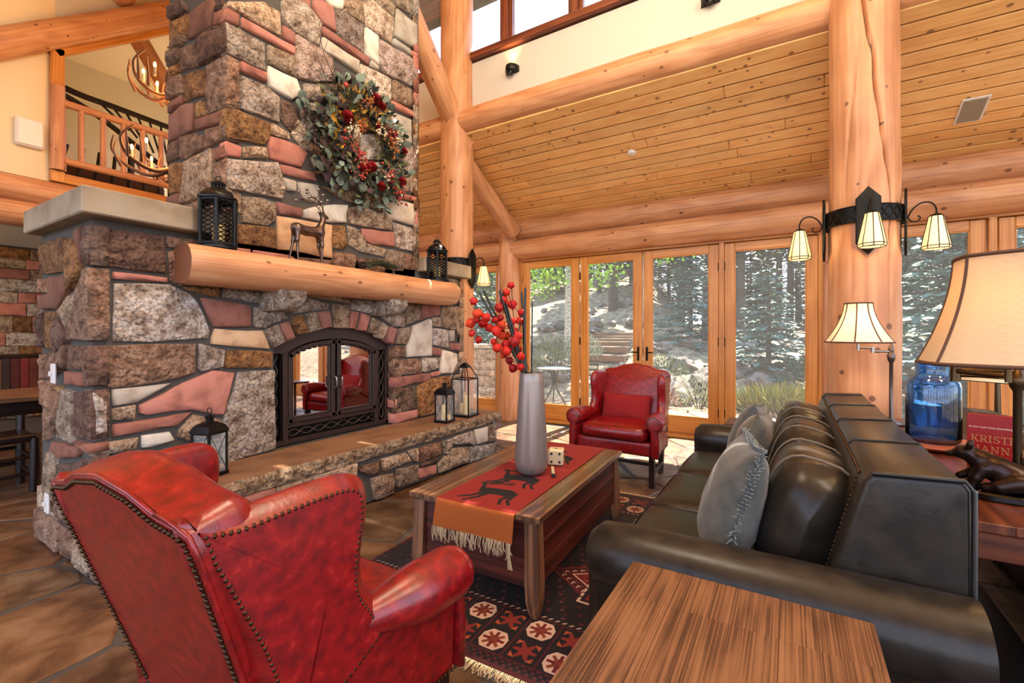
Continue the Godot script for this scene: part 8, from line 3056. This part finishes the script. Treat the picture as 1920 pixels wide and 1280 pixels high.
	tree_aspen("aspen spreading over the garden steps", Vector3(-3.75, hill(-3.75, -13.2), -13.2), 7.5, 2.6, 1.9, 6)
	tree_aspen("aspen furthest left beside the log post", Vector3(-7.2, hill(-7.2, -12.0), -12.0), 7.0, 2.0, 1.6, 7)
	var small := tree_conifer("young_spruce", "young blue-green spruce in the middle of the fourth door", 2.6, 0.95, 17, 8, 0.15, M.blue_spruce, 21, "young spruces in the garden")
	small.position = Vector3(-0.42, hill(-0.42, -11.3) - 0.35, -11.3)
	for e in [[Vector3(-2.55, 0, -14.5), 1.25, "young spruce on the slope behind the third door"], [Vector3(2.4, 0, -9.9), 1.5, "bluish spruce close outside the right-hand doors"], [Vector3(3.6, 0, -10.6), 1.7, "tall bluish spruce at the right edge outside"], [Vector3(1.3, 0, -12.4), 1.25, "bluish spruce between the column and the gold lampshade"], [Vector3(-7.3, 0, -9.4), 1.3, "frosty spruce seen past the fireplace end"], [Vector3(-8.0, 0, -11.0), 1.7, "larger spruce far left past the fireplace end"]]:
		var o := copy_of(small, e[2], e[0] + Vector3(0, hill(e[0].x, e[0].z) - 0.1, 0), e[1] * 3.0, "", e[1])
	var pines := [tree_pine("dark pine standing in the forest beyond the garden", 9.5, 31), tree_pine("dark pine standing in the forest beyond the garden", 10.5, 32), tree_pine("dark pine standing in the forest beyond the garden", 8.5, 33)]
	var firs := [tree_conifer("forest_spruce", "tall dark spruce of the forest beyond the garden", 8.5, 2.0, 26, 8, 1.4, M.spruce, 41, "spruces of the forest"), tree_conifer("forest_spruce", "tall dark spruce of the forest beyond the garden", 7.0, 1.8, 22, 8, 0.7, M.spruce, 42, "spruces of the forest")]
	var stood := []
	for k in 70:
		var z := 0.0
		var x := 0.0
		for again in 30:
			z = -16.5 - R.randf() * 22.0
			x = -z * R.randf_range(-0.98, 0.62) - 0.5
			if stood.all(func(p): return p.distance_to(Vector2(x, z)) > 2.1): break
		stood.append(Vector2(x, z))
		if z > -19 and x > -5.6 and x < -3.0: x -= 3.0
		var at := Vector3(x, hill(x, z), z)
		if k < 3:
			pines[k].position = at
		else:
			copy_of(pines[k % 3], "dark pine standing in the forest beyond the garden", at, R.randf() * TAU, "pines of the forest behind the garden", R.randf_range(0.75, 1.0))
	for k in 100:
		var z := 0.0
		var x := 0.0
		for again in 30:
			z = -18.0 - R.randf() * 26.0
			x = -z * R.randf_range(-0.98, 0.7) - 0.5
			if stood.all(func(p): return p.distance_to(Vector2(x, z)) > 2.3): break
		stood.append(Vector2(x, z))
		var at := Vector3(x, hill(x, z) - 0.2, z)
		if k < 2:
			firs[k].position = at
		else:
			copy_of(firs[k % 2], "tall dark spruce of the forest beyond the garden", at, R.randf() * TAU, "spruces of the forest", R.randf_range(0.7, 1.1))
	# shrubs and grasses
	bush("silver_sage", "silvery sage bush at the edge of the terrace by the third door", Vector3(-1.45, -0.05, -9.0), Vector3(0.55, 0.55, 0.4), 900, 0.05, 0.016, M.sage, 0.8, 3)
	bush("pink_sedum", "low pinkish flowering plant left of the sage bush", Vector3(-2.05, -0.05, -8.95), Vector3(0.32, 0.36, 0.3), 420, 0.045, 0.018, M.pink_bloom, 0.8, 4)
	bush("round_shrub", "yellow-green shrub behind the bistro table", Vector3(-5.0, hill(-5, -10.3), -10.3), Vector3(0.7, 0.9, 0.6), 1100, 0.10, 0.02, M.shrub, 1.0, 5)
	bush("round_shrub", "grey-green shrub left of the garden steps", Vector3(-4.6, hill(-4.6, -11.3) - 0.1, -11.2), Vector3(0.5, 0.7, 0.5), 800, 0.09, 0.02, M.sage, 1.0, 6)
	bush("round_shrub", "small green shrub on the rock bank behind the sage", Vector3(-2.5, hill(-2.5, -10.6), -10.6), Vector3(0.6, 0.45, 0.4), 700, 0.08, 0.02, M.shrub, 0.7, 7)
	bush("grass_clump", "sunlit yellow grass clump at the foot of the fourth door", Vector3(-0.15, -0.06, -9.1), Vector3(0.7, 0.30, 0.3), 900, 0.28, 0.012, M.grass, 1.6, 8)
	bush("grass_clump", "short pale grass clump beside the young spruce", Vector3(-0.95, -0.06, -9.3), Vector3(0.45, 0.28, 0.3), 500, 0.2, 0.012, M.sage, 1.4, 9)
	bush("juniper_shrub", "dark spreading juniper on the right rock bank", Vector3(0.7, hill(0.7, -10.4), -10.4), Vector3(0.9, 0.6, 0.5), 1100, 0.09, 0.03, M.spruce, 0.6, 10)
	# bistro table and chair
	var t := thing("bistro_table", "small round grey metal bistro table on the terrace", "table", Vector3(-3.95, -0.03, -8.05))
	s = S()
	lathe(s, [Vector2(0, 0.70), Vector2(0.33, 0.70), Vector2(0.335, 0.715), Vector2(0.32, 0.722), Vector2(0, 0.722)], 32)
	put(t, "table_top", s, mat("grey_enamel", Color(.52, .54, .55), 0.4))
	for k in 3:
		var a := TAU * k / 3.0
		s = S()
		tube(s, spline([Vector3(cos(a) * 0.1, 0.70, sin(a) * 0.1), Vector3(cos(a) * 0.03, 0.4, sin(a) * 0.03), Vector3(cos(a) * 0.26, 0.0, sin(a) * 0.26)], 4), 0.012, 6)
		put(t, "leg", s, M.iron)
	t = thing("bistro_chair", "black folding bistro chair with pale cushion on the terrace", "chair", Vector3(-3.35, -0.03, -8.15), 0.7)
	for sx in [-0.19, 0.19]:
		s = S()
		tube(s, [Vector3(sx, 0, 0.24), Vector3(sx, 0.43, -0.16)], 0.011, 6)
		put(t, "leg", s, M.iron)
		s = S()
		tube(s, [Vector3(sx * 0.9, 0, -0.22), Vector3(sx * 0.9, 0.43, 0.17), Vector3(sx * 0.9, 0.86, 0.26)], 0.011, 6)
		put(t, "back_leg", s, M.iron)
	for k in 3:
		box(t, "back_slat", Vector3(0, 0.62 + k * 0.1, 0.21 + k * 0.02), Vector3(0.38, 0.045, 0.012), M.iron, 0.003)
	for k in 5:
		box(t, "seat_slat", Vector3(0, 0.435, -0.16 + k * 0.08), Vector3(0.4, 0.014, 0.06), M.iron, 0.003)
	s = S()
	soft_box(s, Vector3(0, 0.465, 0), Vector3(0.38, 0.04, 0.38), 0.018)
	put(t, "cushion", s, mat("pale_cushion", Color(.62, .65, .70), 0.9))
